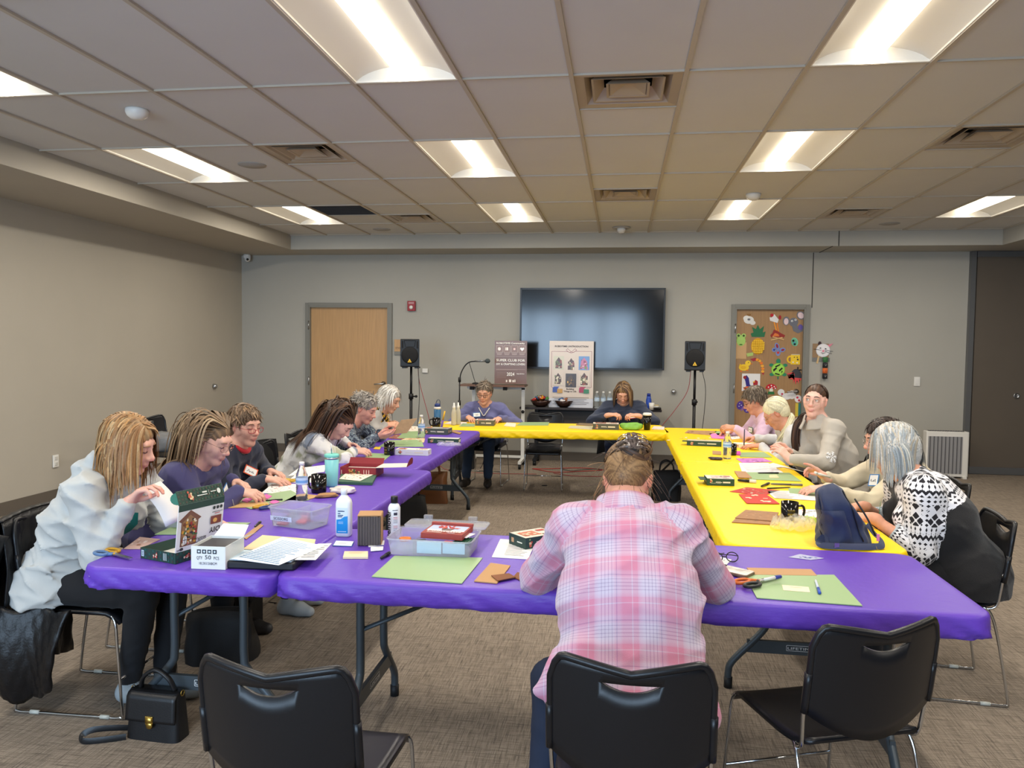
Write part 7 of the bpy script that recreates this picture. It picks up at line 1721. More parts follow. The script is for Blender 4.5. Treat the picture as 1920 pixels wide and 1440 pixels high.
# ---- right yellow tables
NAVY = mat('navy_nylon', (28, 42, 76), .55, bump=.25, bscale=600, sheen=.2)
pk = thing('backpack', 'navy blue sling backpack standing on the near yellow table', 'backpack', put(1583, 1018), .10)
def BP(u, v):
    a = 2*PI*u; h = .255*v; k = (1-.60*v**1.25); e = .7
    cx = math.copysign(abs(math.cos(a))**e, math.cos(a)); sy = math.copysign(abs(math.sin(a))**e, math.sin(a))
    rr = 1+.045*math.sin(5*a+9*v)+.03*math.sin(9*a-11*v)+.02*math.sin(23*v+2*a)
    if v > .9: k *= 1-((v-.9)/.1)**2*.55
    return (cx*.112*k*rr-.072*v+.010*math.sin(6*v), sy*.085*k*rr+.018*math.sin(7*v), h*(1+.03*math.cos(a+.6)*v))
b = MB(); b.grid(BP, 44, 26, None, True, True); b.poly([BP(i/44, 1) for i in range(44)]); b.build('bag_body', NAVY, pk)
def bp_front(x, v): # point just proud of the front of the bag
    q = [BP(i/220+.5, v) for i in range(110)]; p = min(q, key=lambda t: abs(t[0]-x)); return np.array((p[0], p[1]-.004, p[2]))
MB().grid(lambda u, v: bp_front(-.085+.10*u-.05*v, .06+.55*v)-np.array((0, .016*math.sin(PI*u)**.5*math.sin(PI*v)**.5, 0)), 12, 12).build('front_pocket', NAVY, pk)
MB().tube([bp_front(.052-.075*t, .10+.80*t) for t in np.linspace(0, 1, 9)], .003, 6).build('zip', mat('zip_dark', (12, 15, 26), .4), pk)
MB().tube([bp_front(-.10-.03*t, .06+.8*t) for t in np.linspace(.1, 1, 8)], .0022, 6).build('seam', mat('zip_dark', (12, 15, 26), .4), pk)
def strap(pts, nn, w=.015):
    P = spline(pts, 6); return MB().ribbon(P, np.full(len(P), w), np.full(len(P), .003), np.tile(nn, (len(P), 1))).build('strap', NAVY, pk)
strap([(-.095, -.03, .035), (-.125, -.055, .018), (-.135, -.085, .012), (-.10, -.105, .012), (-.04, -.112, .013), (.04, -.112, .013), (.09, -.105, .014)], (0, -.75, .65))
strap([(.085, -.02, .09), (.115, -.03, .05), (.130, -.06, .03), (.118, -.095, .016), (.09, -.105, .014)], (.3, -.6, .7))
MB().box((-.075, -.112, .014), (.020, .006, .026)).build('buckle', STEEL, pk); MB().tube(spline([(.03, -.02, .20), (.075, -.05, .12), (.105, -.065, .05)], 4), .004, 6).build('cord', BLK, pk); MB().rbox((.112, -.075, .045), (.012, .006, .03), .002, .001).build('zip_tag', mat('pink_tag', (230, 130, 170), .5), pk)
mug('black mug with gold print and handle beside the navy backpack', (1480, 978), 0.0, 1.0)
for k, (q, lab) in enumerate((([(1372, 980), (1455, 985), (1462, 968), (1390, 964)], 'lower plywood sheet left of the near yellow-table mug'), ([(1378, 972), (1450, 978), (1460, 962), (1398, 957)], 'upper plywood sheet left of the near yellow-table mug'))):
    sheet('wooden_sheet', lab, 'board', q, (160, 116, 78), .004, TOPZ+.0045*k, blobs=(14, [(120, 84, 54), (180, 138, 98)], .1, .1, .9, .9, .03), m=bpy.data.materials['plywood'], seed=40+k)
sheet('paper_sheet', 'white printed sheet behind the mug and backpack', 'paper', [(1478, 980), (1560, 985), (1560, 956), (1490, 955)], WHT, .001, blobs=(16, [(150, 150, 156), (190, 80, 90)], .1, .1, .9, .9, .05), seed=44)
lumpy('green_wrapper', 'lime green wrapper between the mug and the backpack', 'wrapper', (1520, 982), (.06, .04, .035), mat('lime_film', (170, 206, 50), .35, bump=.5, bscale=40), None, 6)
RW = [(190, 60, 54), (232, 222, 200), (200, 90, 76)]
sheet('printed_card', 'red and cream punched card behind the kit box', 'card', [(1368, 922), (1430, 930), (1462, 920), (1400, 914)], (190, 60, 54), .002, blobs=(26, RW[1:]+[(150, 110, 80)], .06, .1, .94, .9, .05), seed=45)
sheet('printed_card', 'red card with cream frame nearest the plywood sheets', 'card', [(1400, 944), (1462, 945), (1435, 926), (1385, 927)], (196, 64, 56), .002, TOPZ+.002, blobs=(10, [(232, 214, 180)], .15, .15, .85, .85, .07), seed=46)
sheet('paper_sheet', 'white sheet of small black drawings under the cream sleeve', 'paper', [(1452, 934), (1552, 940), (1530, 921), (1436, 920)], WHT, .001, TOPZ+.001, rows=(10, (170, 170, 174), .05, .05, .45, .95), blobs=(36, [(60, 60, 64)], .4, .1, .95, .9, .012), seed=47)
cutmat('green craft mat under the sheet of drawings', [(1480, 925), (1560, 935), (1556, 918), (1478, 916)])
t = kit_box('green and cream kit box on the near yellow table', put(1348, 907), .03, .165, .135, .042, (34, 70, 50), (226, 216, 204), (.2, .2, .8, .85), [(220, 200, 190), (190, 90, 80), (160, 140, 130)], -1, 9)
lettering('GALAXY SERIES', (-.06, -.068, .012), (1, 0, 0), (0, 0, 1), .010, (190, 196, 170), t, wfit=.06, off=.004)
pen('black cylinder craft tool right of the green kit box', (1383, 903), (1418, 906), (30, 24, 24), (220, 214, 206), .010, cat='tool', group=None, name='craft_tool')
pen('grey craft knife beside the black pen on yellow table', (1445, 909), (1505, 911), (90, 94, 96), (120, 122, 120), .006, cat='tool', group=None, name='craft_knife')
pen('black fine pen in front of the grey craft knife', (1482, 915), (1438, 917), (20, 20, 22), None, .004)
pen('short dark marker left of grey craft knife', (1427, 914), (1442, 908), (40, 44, 40), None, .007)
cutmat('green craft mat behind the pens on the yellow table', [(1405, 899), (1503, 903), (1480, 887), (1400, 886)])
sheet('wooden_sheet', 'small folded kraft card on the green mat', 'board', [(1385, 896), (1410, 897), (1398, 885), (1377, 884)], (176, 136, 100), .004, TOPZ+.0032)
sheet('sticky_note', 'small cream note on the green mat behind pens', 'note', [(1443, 896), (1461, 896), (1456, 890), (1442, 891)], (222, 204, 160), .001, TOPZ+.0034)
pen('black pen lying across the top of the green mat', (1421, 888), (1460, 888), (18, 18, 20), None, .005, TOPZ+.0034)
sheet('paper_sheet', 'large white printed sheet overlapping the beige sweater side of table', 'paper', [(1400, 881), (1470, 876), (1512, 886), (1450, 868)], WHT, .001, TOPZ+.002, blobs=(22, [(150, 120, 150), (120, 120, 124)], .1, .1, .9, .9, .03), seed=50)
sheet('paper_sheet', 'white sheet lying flat in front of the beige sweater', 'paper', [(1392, 887), (1470, 887), (1440, 868), (1385, 868)], (236, 234, 236), .001, TOPZ+.0005, rows=(8, (200, 200, 206), .1, .1, .9, .9), seed=51)
sheet('printed_card', 'purple and pink printed sheet near the beige sweater hands', 'card', [(1392, 868), (1448, 866), (1430, 859), (1380, 860)], (196, 120, 196), .002, blobs=(16, [(110, 60, 140), (226, 170, 216)], .1, .1, .9, .9, .05), seed=52)
cutmat('green craft mat beside the water bottle on yellow table', [(1388, 857), (1448, 858), (1432, 848), (1386, 849)])
water_bottle('clear water bottle on the right yellow tables', (1363, 860)); mug('black mug behind the water bottle on the yellow tables', (1372, 853), 1.0, .9, False)
lumpy('key_bunch', 'bunch of keys on a beaded ring by the yellow-table bottle', 'keys', (1342, 862), (.10, .05, .02), mat('key_beads', (60, 52, 58), .35, .3, bump=.8, bscale=90, var=.9, vscale=70), None, 8)
sheet('wooden_sheet', 'small kraft piece left of the yellow-table bottle', 'board', [(1336, 852), (1352, 853), (1352, 847), (1336, 846)], KRAFT, .004)
sheet('felt_piece', 'magenta felt piece right of the yellow-table mug', 'felt', [(1378, 853), (1389, 854), (1388, 847), (1379, 847)], (204, 70, 170), .006)
kit_box('cream and green kit box across from the blonde ponytail', put(1320, 835), -.10, .29, .10, .042, (36, 66, 46), (206, 196, 170), None, None, -1, 10, lidside=(226, 214, 176))
kit_box('cream card box under the writing hand of blonde person', put(1395, 838), -.03, .17, .12, .03, (226, 220, 196), (232, 228, 214), None, None, None, 12)
sheet('wooden_sheet', 'brown punched sheet at the far end of the yellow tables', 'board', [(1284, 812), (1330, 816), (1345, 809), (1290, 807)], KRAFT, .003, blobs=(12, [(120, 84, 54)], .1, .1, .9, .9, .04), seed=55)
sheet('felt_piece', 'pink felt sheet between the two far right people', 'felt', [(1335, 822), (1372, 824), (1365, 813), (1330, 813)], (222, 130, 196), .003)
cutmat('green craft mat in front of the pink cardigan', [(1345, 816), (1400, 816), (1395, 808), (1340, 809)])
sheet('paper_sheet', 'small white printed sheet by the pink felt', 'paper', [(1372, 824), (1395, 822), (1385, 814), (1368, 816)], WHT, .001, blobs=(10, [(170, 90, 90)], .1, .1, .9, .9, .06))
for k in range(7):
    q = put(1262+12*k+4*rng.normal(), 824+2*rng.normal()); tag(MB().box((0, 0, .002), (.03, .02, .004), ((232, 226, 200), (226, 200, 90))[k % 2]).build('paper_scrap', PAINT, None, q, rng.uniform(0, 3)), 'small torn paper scrap in the row left of the cream kit box', 'scrap', 'paper scraps on the far yellow table')
a_ = aty(1395, 835, 6.60); b_ = aty(1396, 805, 6.66); t = thing('pencil', 'dark pencil held by the person with the blonde ponytail', 'pencil', a_, 0); MB().tube([(0, 0, 0), b_-a_], .0045, 8).build('barrel', mat('pencil_dark', (36, 34, 60), .4), t)
a_ = aty(1531, 887, 4.78); t = thing('marker', 'white capped pen held by the person in the cream sweater', 'pen', a_, 0); MB().tube([(0, 0, 0), (.09, .05, -.03)], .006, 8).build('barrel', WHITE, t); MB().tube([(-.012, -.007, .004), (.003, .002, -.001)], .008, 10).build('cap', WHITE, t)
# ---- far yellow table
BT = (.0, 0, 0)
kit_box('kit box held by the lavender sweater person', put(910, 797), .05, .20, .15, .058, (86, 88, 72), (226, 214, 196), (.1, .3, .5, .9), [(170, 60, 40), (222, 180, 130), (200, 110, 70)], None, 11)
kit_box('kit box in front of the navy top person', put(1136, 804), .02, .265, .17, .058, (78, 80, 66), (222, 208, 190), (.1, .3, .5, .9), [(120, 60, 50), (190, 130, 100)], None, 13)
cutmat('green craft mat on the far yellow table', [(968, 798), (1028, 798), (1030, 792), (978, 792)])
lumpy('green_bag', 'crumpled light green plastic bag on the far yellow table', 'bag', (1184, 806), (.20, .10, .075), mat('green_film', (132, 190, 84), .4, bump=.6, bscale=35), None, 9)
t = lathe_thing('travel_cup', 'tall black travel cup with white lid on the far yellow table', 'cup', (1213, 806), [('cup', [(.001, 0), (.032, 0), (.044, .15)], GLOSS), ('lid', [(.046, .15), (.046, .16), (.038, .175), (.001, .178)], WHITE)])
t = lathe_thing('insulated_bottle', 'tall blue insulated bottle at the left end of far table', 'bottle', (820, 796), [('bottle_body', [(.001, 0), (.036, 0), (.037, .01), (.037, .165)], mat('bottle_blue', (36, 96, 140), .4)), ('collar', [(.0375, .165), (.0375, .185), (.03, .19)], WHITE), ('cap', [(.031, .19), (.031, .215), (.02, .225), (.001, .226)], mat('cap_navy', (34, 56, 120), .4))])
MB().tube(spline([(-.02, 0, .215), (0, 0, .262), (.025, 0, .255), (.028, 0, .21)], 5), .004, 6).build('carry_loop', mat('loop_grey', (70, 80, 96), .5), t)
mug('black mug in front of the blue insulated bottle', (818, 801), 3.4, 1.0)
for k, (x, lab) in enumerate(((851, 'clear plastic spray bottle at left on the far table'), (859, 'clear plastic squeeze bottle right of the spray bottle'))):
    t = lathe_thing('squeeze_bottle', lab, 'bottle', (x, 797-k), [('bottle_body', [(.001, 0), (.026, 0), (.028, .01), (.027, .13), (.014, .175)], mat('milky_plastic', (222, 216, 196), .3, trans=.4, ior=1.2)), ('nozzle', [(.016, .17), (.016, .2), (.010, .205), (.008, .235), (.001, .237)], WHITE)], group='squeeze bottles on the far table')
sheet('paper_sheet', 'white printed sheet at the left end of the far yellow table', 'paper', [(832, 795), (872, 797), (876, 792), (845, 790)], (222, 206, 196), .002)
cutmat('green craft mat under the lavender sleeve', [(860, 800), (890, 800), (890, 795), (868, 794)])
for k, (q, c_, lab) in enumerate((([(1065, 803), (1110, 806), (1112, 800), (1070, 799)], (196, 190, 160), 'pale clear packet left of the navy top kit box'), ([(945, 799), (966, 801), (968, 795), (950, 793)], (226, 218, 196), 'pale packet right of the lavender kit box'), ([(1222, 805), (1245, 806), (1246, 801), (1226, 800)], (226, 214, 206), 'white tissue right of the travel cup'), ([(1080, 797), (1110, 799), (1114, 795), (1086, 794)], (128, 110, 84), 'brown strip behind the pale packet'))):
    sheet('packet', lab, 'packet', q, c_, .006)
# ---- console table contents
def at_console(px, py): return Vector((aty(px, py, 10.22).x, 10.22, TBZ))
BOWL = mat('bronze_bowl', (60, 40, 34), .15, .5)
SN = [(214, 120, 40), (196, 60, 50), (232, 200, 70), (70, 110, 160), (120, 60, 110), (226, 226, 230), (150, 90, 60), (90, 150, 70)]
for k, (x, r_, lab, ns) in enumerate(((1014, .145, 'large bronze bowl heaped with snack packets', 16), (1057, .125, 'smaller bronze bowl with a few snack packets', 7))):
    c_ = at_console(x, 762); t = thing('bowl', lab, 'bowl', c_, 0, 'bronze bowls on the console'); MB().lathe([(.001, .004), (r_*.4, .0), (r_*.7, .025), (r_, .09), (r_*.96, .09), (r_*.66, .032), (.001, .014)], seg=30).build('bowl_body', BOWL, t)
    for j in range(ns):
        lf = (j//8 == 0) if k == 0 else True; a = rng.uniform(PI*.55, PI*1.45) if lf and k == 0 else (rng.uniform(-PI*.45, PI*.45) if k == 0 else j*.9); q = rng.uniform(.12, .62)*r_; cc = SN[j % 8]
        o = lumpy('snack_packet', ('orange', 'red', 'yellow', 'blue', 'purple', 'silver', 'brown', 'green')[j % 8]+' shiny snack packet '+(('at the left of' if lf else 'at the right of') if k == 0 else 'in')+' the '+('large' if k == 0 else 'smaller')+' bronze bowl', 'snack', None, (.07, .05, .03), mat('foil_%02x%02x%02x' % cc, cc, .3, .3, bump=.5, bscale=60), None, 60+j, rng.uniform(0, 3), loc=c_+Vector((q*math.cos(a), q*math.sin(a), .055+(.055 if k == 0 else .03)*(1-q/r_)+.008*(j % 4))), group='snack packets in the '+('large' if k == 0 else 'smaller')+' bowl')
        o.rotation_euler = (rng.uniform(-.7, .7), rng.uniform(-.7, .7), rng.uniform(0, 3))
for k in range(6):
    lab = ('front left', 'front middle', 'front right', 'back left', 'back middle', 'back right')[k]
    c_ = at_console(1119+12*(k % 3), 766)+Vector((0, -.04+.09*(k//3), 0)); water_bottle(lab+' clear water bottle on the console right of the cream poster', None, 1.05, None, c_, (190, 206, 216))
t = lathe_thing('sports_bottle', 'blue sports bottle at the right end of the console', 'bottle', None, [('bottle_body', [(.001, 0), (.034, 0), (.036, .01), (.036, .12), (.027, .15), (.028, .17)], mat('sports_blue', (44, 80, 180), .35)), ('cap', [(.024, .17), (.024, .205), (.001, .208)], mat('sports_cap', (30, 50, 140), .35))], loc=at_console(1216, 766))
lathe_thing('paper_cup', 'white paper cup in front of the blue sports bottle', 'cup', None, [('cup', [(.001, 0), (.026, 0), (.036, .09), (.034, .09), (.025, .004)], WHITE)], loc=at_console(1221, 768)+Vector((0, -.1, 0)))
lathe_thing('food_tub', 'small white tub at the right end of the console', 'tub', None, [('tub', [(.001, 0), (.04, 0), (.045, .05)], WHITE), ('lid', [(.047, .05), (.047, .058), (.001, .06)], mat('tub_lid', (214, 196, 150), .5))], loc=at_console(1229, 766))
lumpy('black_pouch', 'small black pouch on the right end of the console', 'pouch', None, (.09, .07, .035), BLK, None, 21, 0, loc=at_console(1232, 770)+Vector((0, -.1, 0)))
# ------------------------------------------------------------------ bags and coats
LEATH = mat('black_leather', (20, 21, 24), .38, bump=.15, bscale=300)
GOLD = mat('brass', (196, 164, 84), .3, 1)
pr = thing('handbag', 'small black leather handbag with a gold clasp on the floor at front left', 'bag', Vector((atz(280, 1393, 0).x, atz(280, 1393, 0).y+.06, 0)), -.05)
w_, d_, h_ = .235, .10, .19
def HB_(u, v):
    a = 2*PI*u; e = .35; cx = math.copysign(abs(math.cos(a))**e, math.cos(a)); sy = math.copysign(abs(math.sin(a))**e, math.sin(a))
    k = 1-.08*v; kd = 1-.35*v
    return (cx*w_/2*k, sy*d_/2*kd, h_*v)
b = MB(); b.grid(HB_, 40, 10, None, True, True); b.poly([HB_(i/40, 1) for i in range(40)]); b.poly([HB_(i/40, 0) for i in range(40)][::-1]); b.build('bag_body', LEATH, pr)
fp = MB()
def FL(u, v):
    x = (u-.5)*w_*.93; z = h_*(1.01-.60*v); y = -d_/2*(1-.35*z/h_)-.006-.002*math.sin(PI*u)
    if v < .12: y += .03*(1-v/.12)
    return (x*(1-.02*(1-v)), y, z+.012*(1-min(1, v/.12))*0)
fp.grid(FL, 14, 12); o = fp.build('flap', LEATH, pr); md = o.modifiers.new('s', 'SOLIDIFY'); md.thickness = .005
MB().grid(lambda u, v: ((u-.5)*.036, FL(.5, v)[1]-.005, FL(.5, v)[2]), 4, 12).build('flap_band', LEATH, pr)
MB().rbox((0, 0, 0), (.034, .006, .034), .004, .002).build('clasp_plate', GOLD, pr, (0, FL(.5, 1)[1]-.006, FL(.5, 1)[2]+.010))
c_ = MB().at((0, FL(.5, 1)[1]-.007, FL(.5, 1)[2]+.004), rx=PI/2); c_.lathe([(.001, .006), (.014, .005), (.017, 0)], (0, .006, 0), 18).lathe([(.001, .006), (.013, .005), (.016, 0)], (.002, -.012, 0), 18); c_.build('clasp', GOLD, pr)
MB().tube(spline([(-.075, 0, h_), (-.055, -.01, h_+.05), (0, -.012, h_+.085), (.055, -.01, h_+.055), (.08, 0, h_)], 6), .008, 8, flat=1.5).build('top_handle', LEATH, pr)
for s_ in (-1, 1): MB().at((s_*w_*.47, 0, h_-.004), ry=PI/2).tube([(.011*math.cos(q), .011*math.sin(q), 0) for q in np.linspace(0, 2*PI, 13)[:-1]], .002, 6, closed=True).build('ring', GOLD, pr)
P_ = spline([(-.105, -.02, .03), (-.15, -.05, .04), (-.22, -.09, .045), (-.255, -.11, .03), (-.24, -.125, .014), (-.17, -.10, .014), (-.10, -.06, .014)], 6)
MB().ribbon(P_, np.full(len(P_), .012), np.full(len(P_), .0025), np.tile((0, -1., 0.1), (len(P_), 1))).build('strap', LEATH, pr)
# black quilted coat over the chair of the blonde person
QUILT = mat('black_puffer', (9, 9, 12), .42, bump=.3, bscale=120)
def coat(label, cx, cy, rz, W, top, bot, m, seed, spread=.12, thick=.05, back=-.27, front=.10, quilt=.0):
    t = thing('coat', label, 'coat', (cx, cy, 0), rz, 'coats hung on the chairs'); r = np.random.default_rng(seed); ph = r.uniform(0, 6, 6)
    def F(side):
        def f(u, v):
            x = (u-.5)*W*(1+spread*v*2); z = top+(bot-top)*v
            fold = .022*math.sin(9*u+ph[0]+2.5*v)*v+.012*math.sin(21*u+ph[1]-3*v)*v
            qd = quilt*abs(math.sin(26*u+13*v))*abs(math.sin(26*u-13*v+1)) if quilt else 0
            y = back-side*(.012+thick*math.sin(PI*min(1, v*1.3))*.8)-(.05*v)-fold*side-side*qd-.03*(1-(2*u-1)**2)*(1-v)
            z += .035*math.sin(5*u+ph[2])*v-.015*abs(2*u-1)**2*(1-v)
            return (x, y, z)
        return f
    b = MB(); n, mm = 34, 26; f0, f1 = F(1), F(-1)
    b.grid(f0, n, mm); b.grid(lambda u, v: f1(u, v*.55), n, 14)
    for g_ in (f0,):
        pass
    top_ = [(f0(i/(n-1), 0), f1(i/(n-1), 0)) for i in range(n)]
    b.add([p for q in top_ for p in q], [(2*i, 2*i+1, 2*i+3, 2*i+2) for i in range(n-1)], None, True)
    o = b.build('coat_body', m, t); md = o.modifiers.new('s', 'SOLIDIFY'); md.thickness = .008
    return t
t = coat('long black quilted coat hanging over the chair at far left', -2.28, 3.10, -PI/2+.02, .50, .84, .12, QUILT, 3, .02, .05, -.27, quilt=.010)
for s_, L_ in ((1, .55), (-1, .5)):
    MB().tube(spline([(s_*.24, -.30, .78), (s_*.29, -.33, .62), (s_*.30, -.32, .45), (s_*.27, -.30, .80-L_-.03)], 5), np.linspace(.062, .05, 16), 12).build('sleeve', QUILT, t)
q_ = MB(); 
def SK(u, v): 
    x = .245+.02*math.sin(8*u)+.035*math.sin(PI*v); y = -.30+.36*u*(1-.25*v); z = .47-.40*v*(1-.3*abs(u-.45))+.01*math.sin(14*u)
    return (x+.008*abs(math.sin(22*u+10*v))*abs(math.sin(22*u-10*v)), y, z)
q_.grid(SK, 28, 22); o = q_.build('skirt_panel', QUILT, t); md = o.modifiers.new('s', 'SOLIDIFY'); md.thickness = .014
coat('plain black jacket hanging on the chair of the tie-dye person', -2.45, 5.55, -PI/2, .50, .83, .35, mat('black_cloth', (12, 12, 14), .85, bump=.3, bscale=200), 5, .05, .05)
coat('dark jacket hanging on the chair of the navy top person', .05, 8.95, PI, .56, .82, .30, bpy.data.materials['black_cloth'], 7, .06, .05)
# bags on the floor and chairs
def bag(label, loc, dims, m, seed, rz=0, name='tote_bag', handles=True, hc=None):
    t = thing(name, label, 'bag', loc, rz); r = np.random.default_rng(seed); ph = r.uniform(0, 6, 5)
    def F(u, v):
        a = 2*PI*u; e = .5; cx = math.copysign(abs(math.cos(a))**e, math.cos(a)); sy = math.copysign(abs(math.sin(a))**e, math.sin(a))
        k = 1+.06*math.sin(3*a+ph[0]+4*v)+.03*math.sin(7*a+ph[1]-5*v); kd = (1-.45*v**1.5)
        if v > .9: kd *= 1-(v-.9)*4
        return (cx*dims[0]/2*k*(1-.12*v), sy*dims[1]/2*k*kd, dims[2]*v*(1+.04*math.sin(2*a+ph[2])))
    b = MB(); b.grid(F, 30, 14, None, True, True); b.poly([F(i/30, 1) for i in range(30)]); b.poly([F(i/30, 0) for i in range(30)][::-1]); b.build('bag_body', m, t)
    if handles:
        for s_ in (-1, 1): MB().tube(spline([(-dims[0]*.25, s_*.02, dims[2]*.95), (-dims[0]*.2, s_*.04, dims[2]*1.25), (0, s_*.05, dims[2]*1.36), (dims[0]*.2, s_*.04, dims[2]*1.22), (dims[0]*.25, s_*.02, dims[2]*.95)], 5), .007, 8).build('handle', hc or m, t)
    return t
BLB = mat('black_fabric_bag', (22, 22, 24), .7, bump=.3, bscale=250)
p = atz(805, 944, 0); bag('brown leather shoulder bag on the floor under the far left table', (p.x, p.y+.08, 0), (.34, .20, .30), mat('tan_leather', (120, 76, 42), .5, bump=.2, bscale=200), 1, .1)
p = atz(775, 985, 0); bag('black handbag on the floor at the left table legs', (p.x-.05, p.y+.1, 0), (.30, .18, .24), BLB, 2, .3)
p = atz(385, 1250, 0); bag('large black bag on the floor under the near left table', (p.x+.02, p.y+.12, 0), (.34, .22, .24), BLB, 3, .2, handles=False)
p = atz(1250, 940, 0); bag('black backpack on the floor under the far yellow tables', (p.x, p.y+.1, 0), (.30, .22, .30), BLB, 4, 0, 'backpack')
p = atz(868, 885, 0); bag('black bag on the floor beside the lavender sweater person', (p.x-.05, p.y+.3, 0), (.30, .18, .30), BLB, 5, 0)
p = Vector((.46, 2.12, 0)); t = bag('blue and white reusable bag on the floor right of the plaid-shirt chair', p, (.30, .20, .17), mat('blue_bag', (36, 52, 130), .5, bump=.4, bscale=40), 6, .2, handles=False); MB().box((0, -.09, .09), (.2, .01, .06)).build('white_panel', mat('bag_white', (190, 206, 226), .5), t); MB().tube(spline([(-.13, -.05, .16), (-.17, -.1, .1), (-.16, -.12, .03)], 5), .008, 8).build('strap', BLB, t)
t = lumpy('grey_bag', 'grey crinkled bag on the empty chair by the left wall', 'bag', None, (.34, .30, .20), mat('grey_nylon', (120, 120, 120), .5, bump=.6, bscale=25), None, 15, .3, loc=Vector((-4.50, 7.25, .47)), sharp=.25)
tag(lumpy('dust_scrap', 'small dark leaf-shaped scrap on the carpet between the tables', 'scrap', None, (.06, .03, .008), BLB, None, 16, .2, loc=Vector((atz(1021, 911, 0).x, atz(1021, 911, 0).y, 0))), None)
# ------------------------------------------------------------------ crafts stuck on the far right door
DY = YB+.0215
def craft(name, label, px, py, build_, s=1.0, y=None):
    c_ = aty(px, py, y or DY); t = thing(name, label, 'paper craft', c_, 0, 'paper crafts on the door'); S_ = .00737*s
    def shape(part, polys, lift=0):
        mb = MB()
        for k, (poly_, col) in enumerate(polys):
            P = [(a*S_, b_*S_) for a, b_ in poly_]
            ar = sum(P[i][0]*P[(i+1) % len(P)][1]-P[(i+1) % len(P)][0]*P[i][1] for i in range(len(P)))
            if ar < 0: P = P[::-1]
            mb.M = Matrix(((1, 0, 0, 0), (0, 0, -1, -.0005-lift-.0012*k), (0, 1, 0, 0), (0, 0, 0, 1))); mb.prism(P, 0, .0016, col)
        mb.build(part, PAINT, t)
    build_(shape); return t
E_ = ell
craft('paper_cloud', 'white curly paper sheep craft at the top left of the door', 1404, 600, lambda s: (s('body', [(E_(0, 0, 9, 7), (226, 224, 220)), (E_(7, -5, 5, 4), (222, 220, 216)), (E_(-4, 3, 6, 5), (232, 230, 226))]), s('face', [(E_(0, 1, 3, 2.4), (160, 160, 164)), (E_(0, 1, 1, 1), (20, 20, 20))], .005), s('crown', [([(-3, 8), (3, 8), (4, 12), (1, 10), (0, 13), (-1, 10), (-4, 12)], (140, 100, 50))], .002)))
craft('paper_giraffe', 'white and orange long-legged paper bird on a campfire', 1453, 616, lambda s: (s('legs', [([(-3, 12), (-1, 12), (6, -12), (4, -12)], (240, 150, 40)), ([(2, 12), (4, 12), (8, -10), (6, -11)], (230, 130, 40))]), s('body', [([(-9, 14), (4, 10), (6, 16), (-2, 26), (-6, 20), (-10, 20)], (228, 226, 226)), (E_(-6, 24, 3, 3), (190, 40, 50)), (E_(8, 20, 2.4, 4), (170, 36, 46))], .003), s('fire', [([(-6, -16), (16, -16), (18, -12), (10, -8), (4, -4), (-2, -2), (-4, -8), (-8, -12)], (150, 50, 46)), ([(-4, -14), (8, -14), (6, -10), (0, -8)], (220, 120, 60)), ([(-6, -22), (14, -17), (13, -15), (-7, -20)], (214, 176, 120)), ([(-4, -16), (16, -21), (16, -19), (-4, -14)], (206, 164, 110))], .004)))
craft('paper_elephant', 'grey paper elephant head with pink ears', 1488, 604, lambda s: (s('head', [(E_(0, 0, 8, 8), (110, 112, 122)), ([(-4, -2), (5, -4), (9, -10), (14, -10), (17, -4), (16, -16), (8, -20), (0, -16)], (108, 110, 120)), (E_(12, -9, 4, 5), (100, 84, 160))]), s('ear', [(E_(-13, 2, 6, 8), (112, 114, 122)), (E_(-13, 1, 4, 6), (226, 200, 204))], .002), s('ear', [(E_(12, 12, 7, 8, rot=.6), (112, 114, 122)), (E_(12, 12, 5, 6, rot=.6), (226, 200, 204))], .002), s('eyes', [(E_(-3, 2, 1.8, 1.8), (240, 240, 240)), (E_(3, 4, 1.8, 1.8), (240, 240, 240)), (E_(-3, 2, .8, .8), (20, 20, 20)), (E_(3, 4, .8, .8), (20, 20, 20))], .006)))
craft('paper_frog', 'green paper frog face on a brown paper bag', 1389, 648, lambda s: (s('bag', [(rct(-10, -24, 10, 6), (200, 162, 116))]), s('face', [(E_(0, 9, 8, 10), (168, 206, 110)), (E_(-4.5, 18, 4, 4), (168, 206, 110)), (E_(4.5, 18, 4, 4), (168, 206, 110))], .003), s('eyes', [(E_(-4.5, 18, 2, 2), (60, 80, 40)), (E_(4.5, 18, 2, 2), (60, 80, 40)), (E_(0, 2, 3, 1), (70, 110, 50))], .007), s('tongue', [([(10, -14), (22, -12), (22, -18), (12, -20)], (170, 196, 110))], .002)))
def pine(s):
    s('fruit', [(E_(0, -9, 12, 15, 16), (214, 160, 30))]); s('leaves', [([(-11, 8), (11, 8), (13, 18), (8, 16), (10, 28), (3, 22), (-1, 30), (-4, 22), (-11, 26), (-8, 16), (-13, 14)], (46, 112, 74))], .002)
    s('beads', [(E_(x, y, 1.5, 1.2, 6), (246, 204, 60)) for x in range(-9, 10, 3) for y in range(-20, 4, 3) if (x/12)**2+((y+9)/15)**2 < .8], .003)
craft('paper_pineapple', 'yellow paper pineapple with a green crown', 1421, 640, pine)
craft('paper_avocado', 'green leaf-shaped paper craft with blue eyes', 1490, 641, lambda s: (s('leaf', [(E_(0, 0, 6, 8, 12, rot=.3), (120, 196, 160)), (E_(-1, -1, 5, 6.5, 12, rot=.3), (100, 176, 140))]), s('eyes', [(E_(-2.5, 2, 2, 2), (20, 24, 30)), (E_(0, -4, 2, 2), (20, 24, 30)), (E_(-1, -1.5, 1.4, 1.4), (60, 150, 190))], .004)))
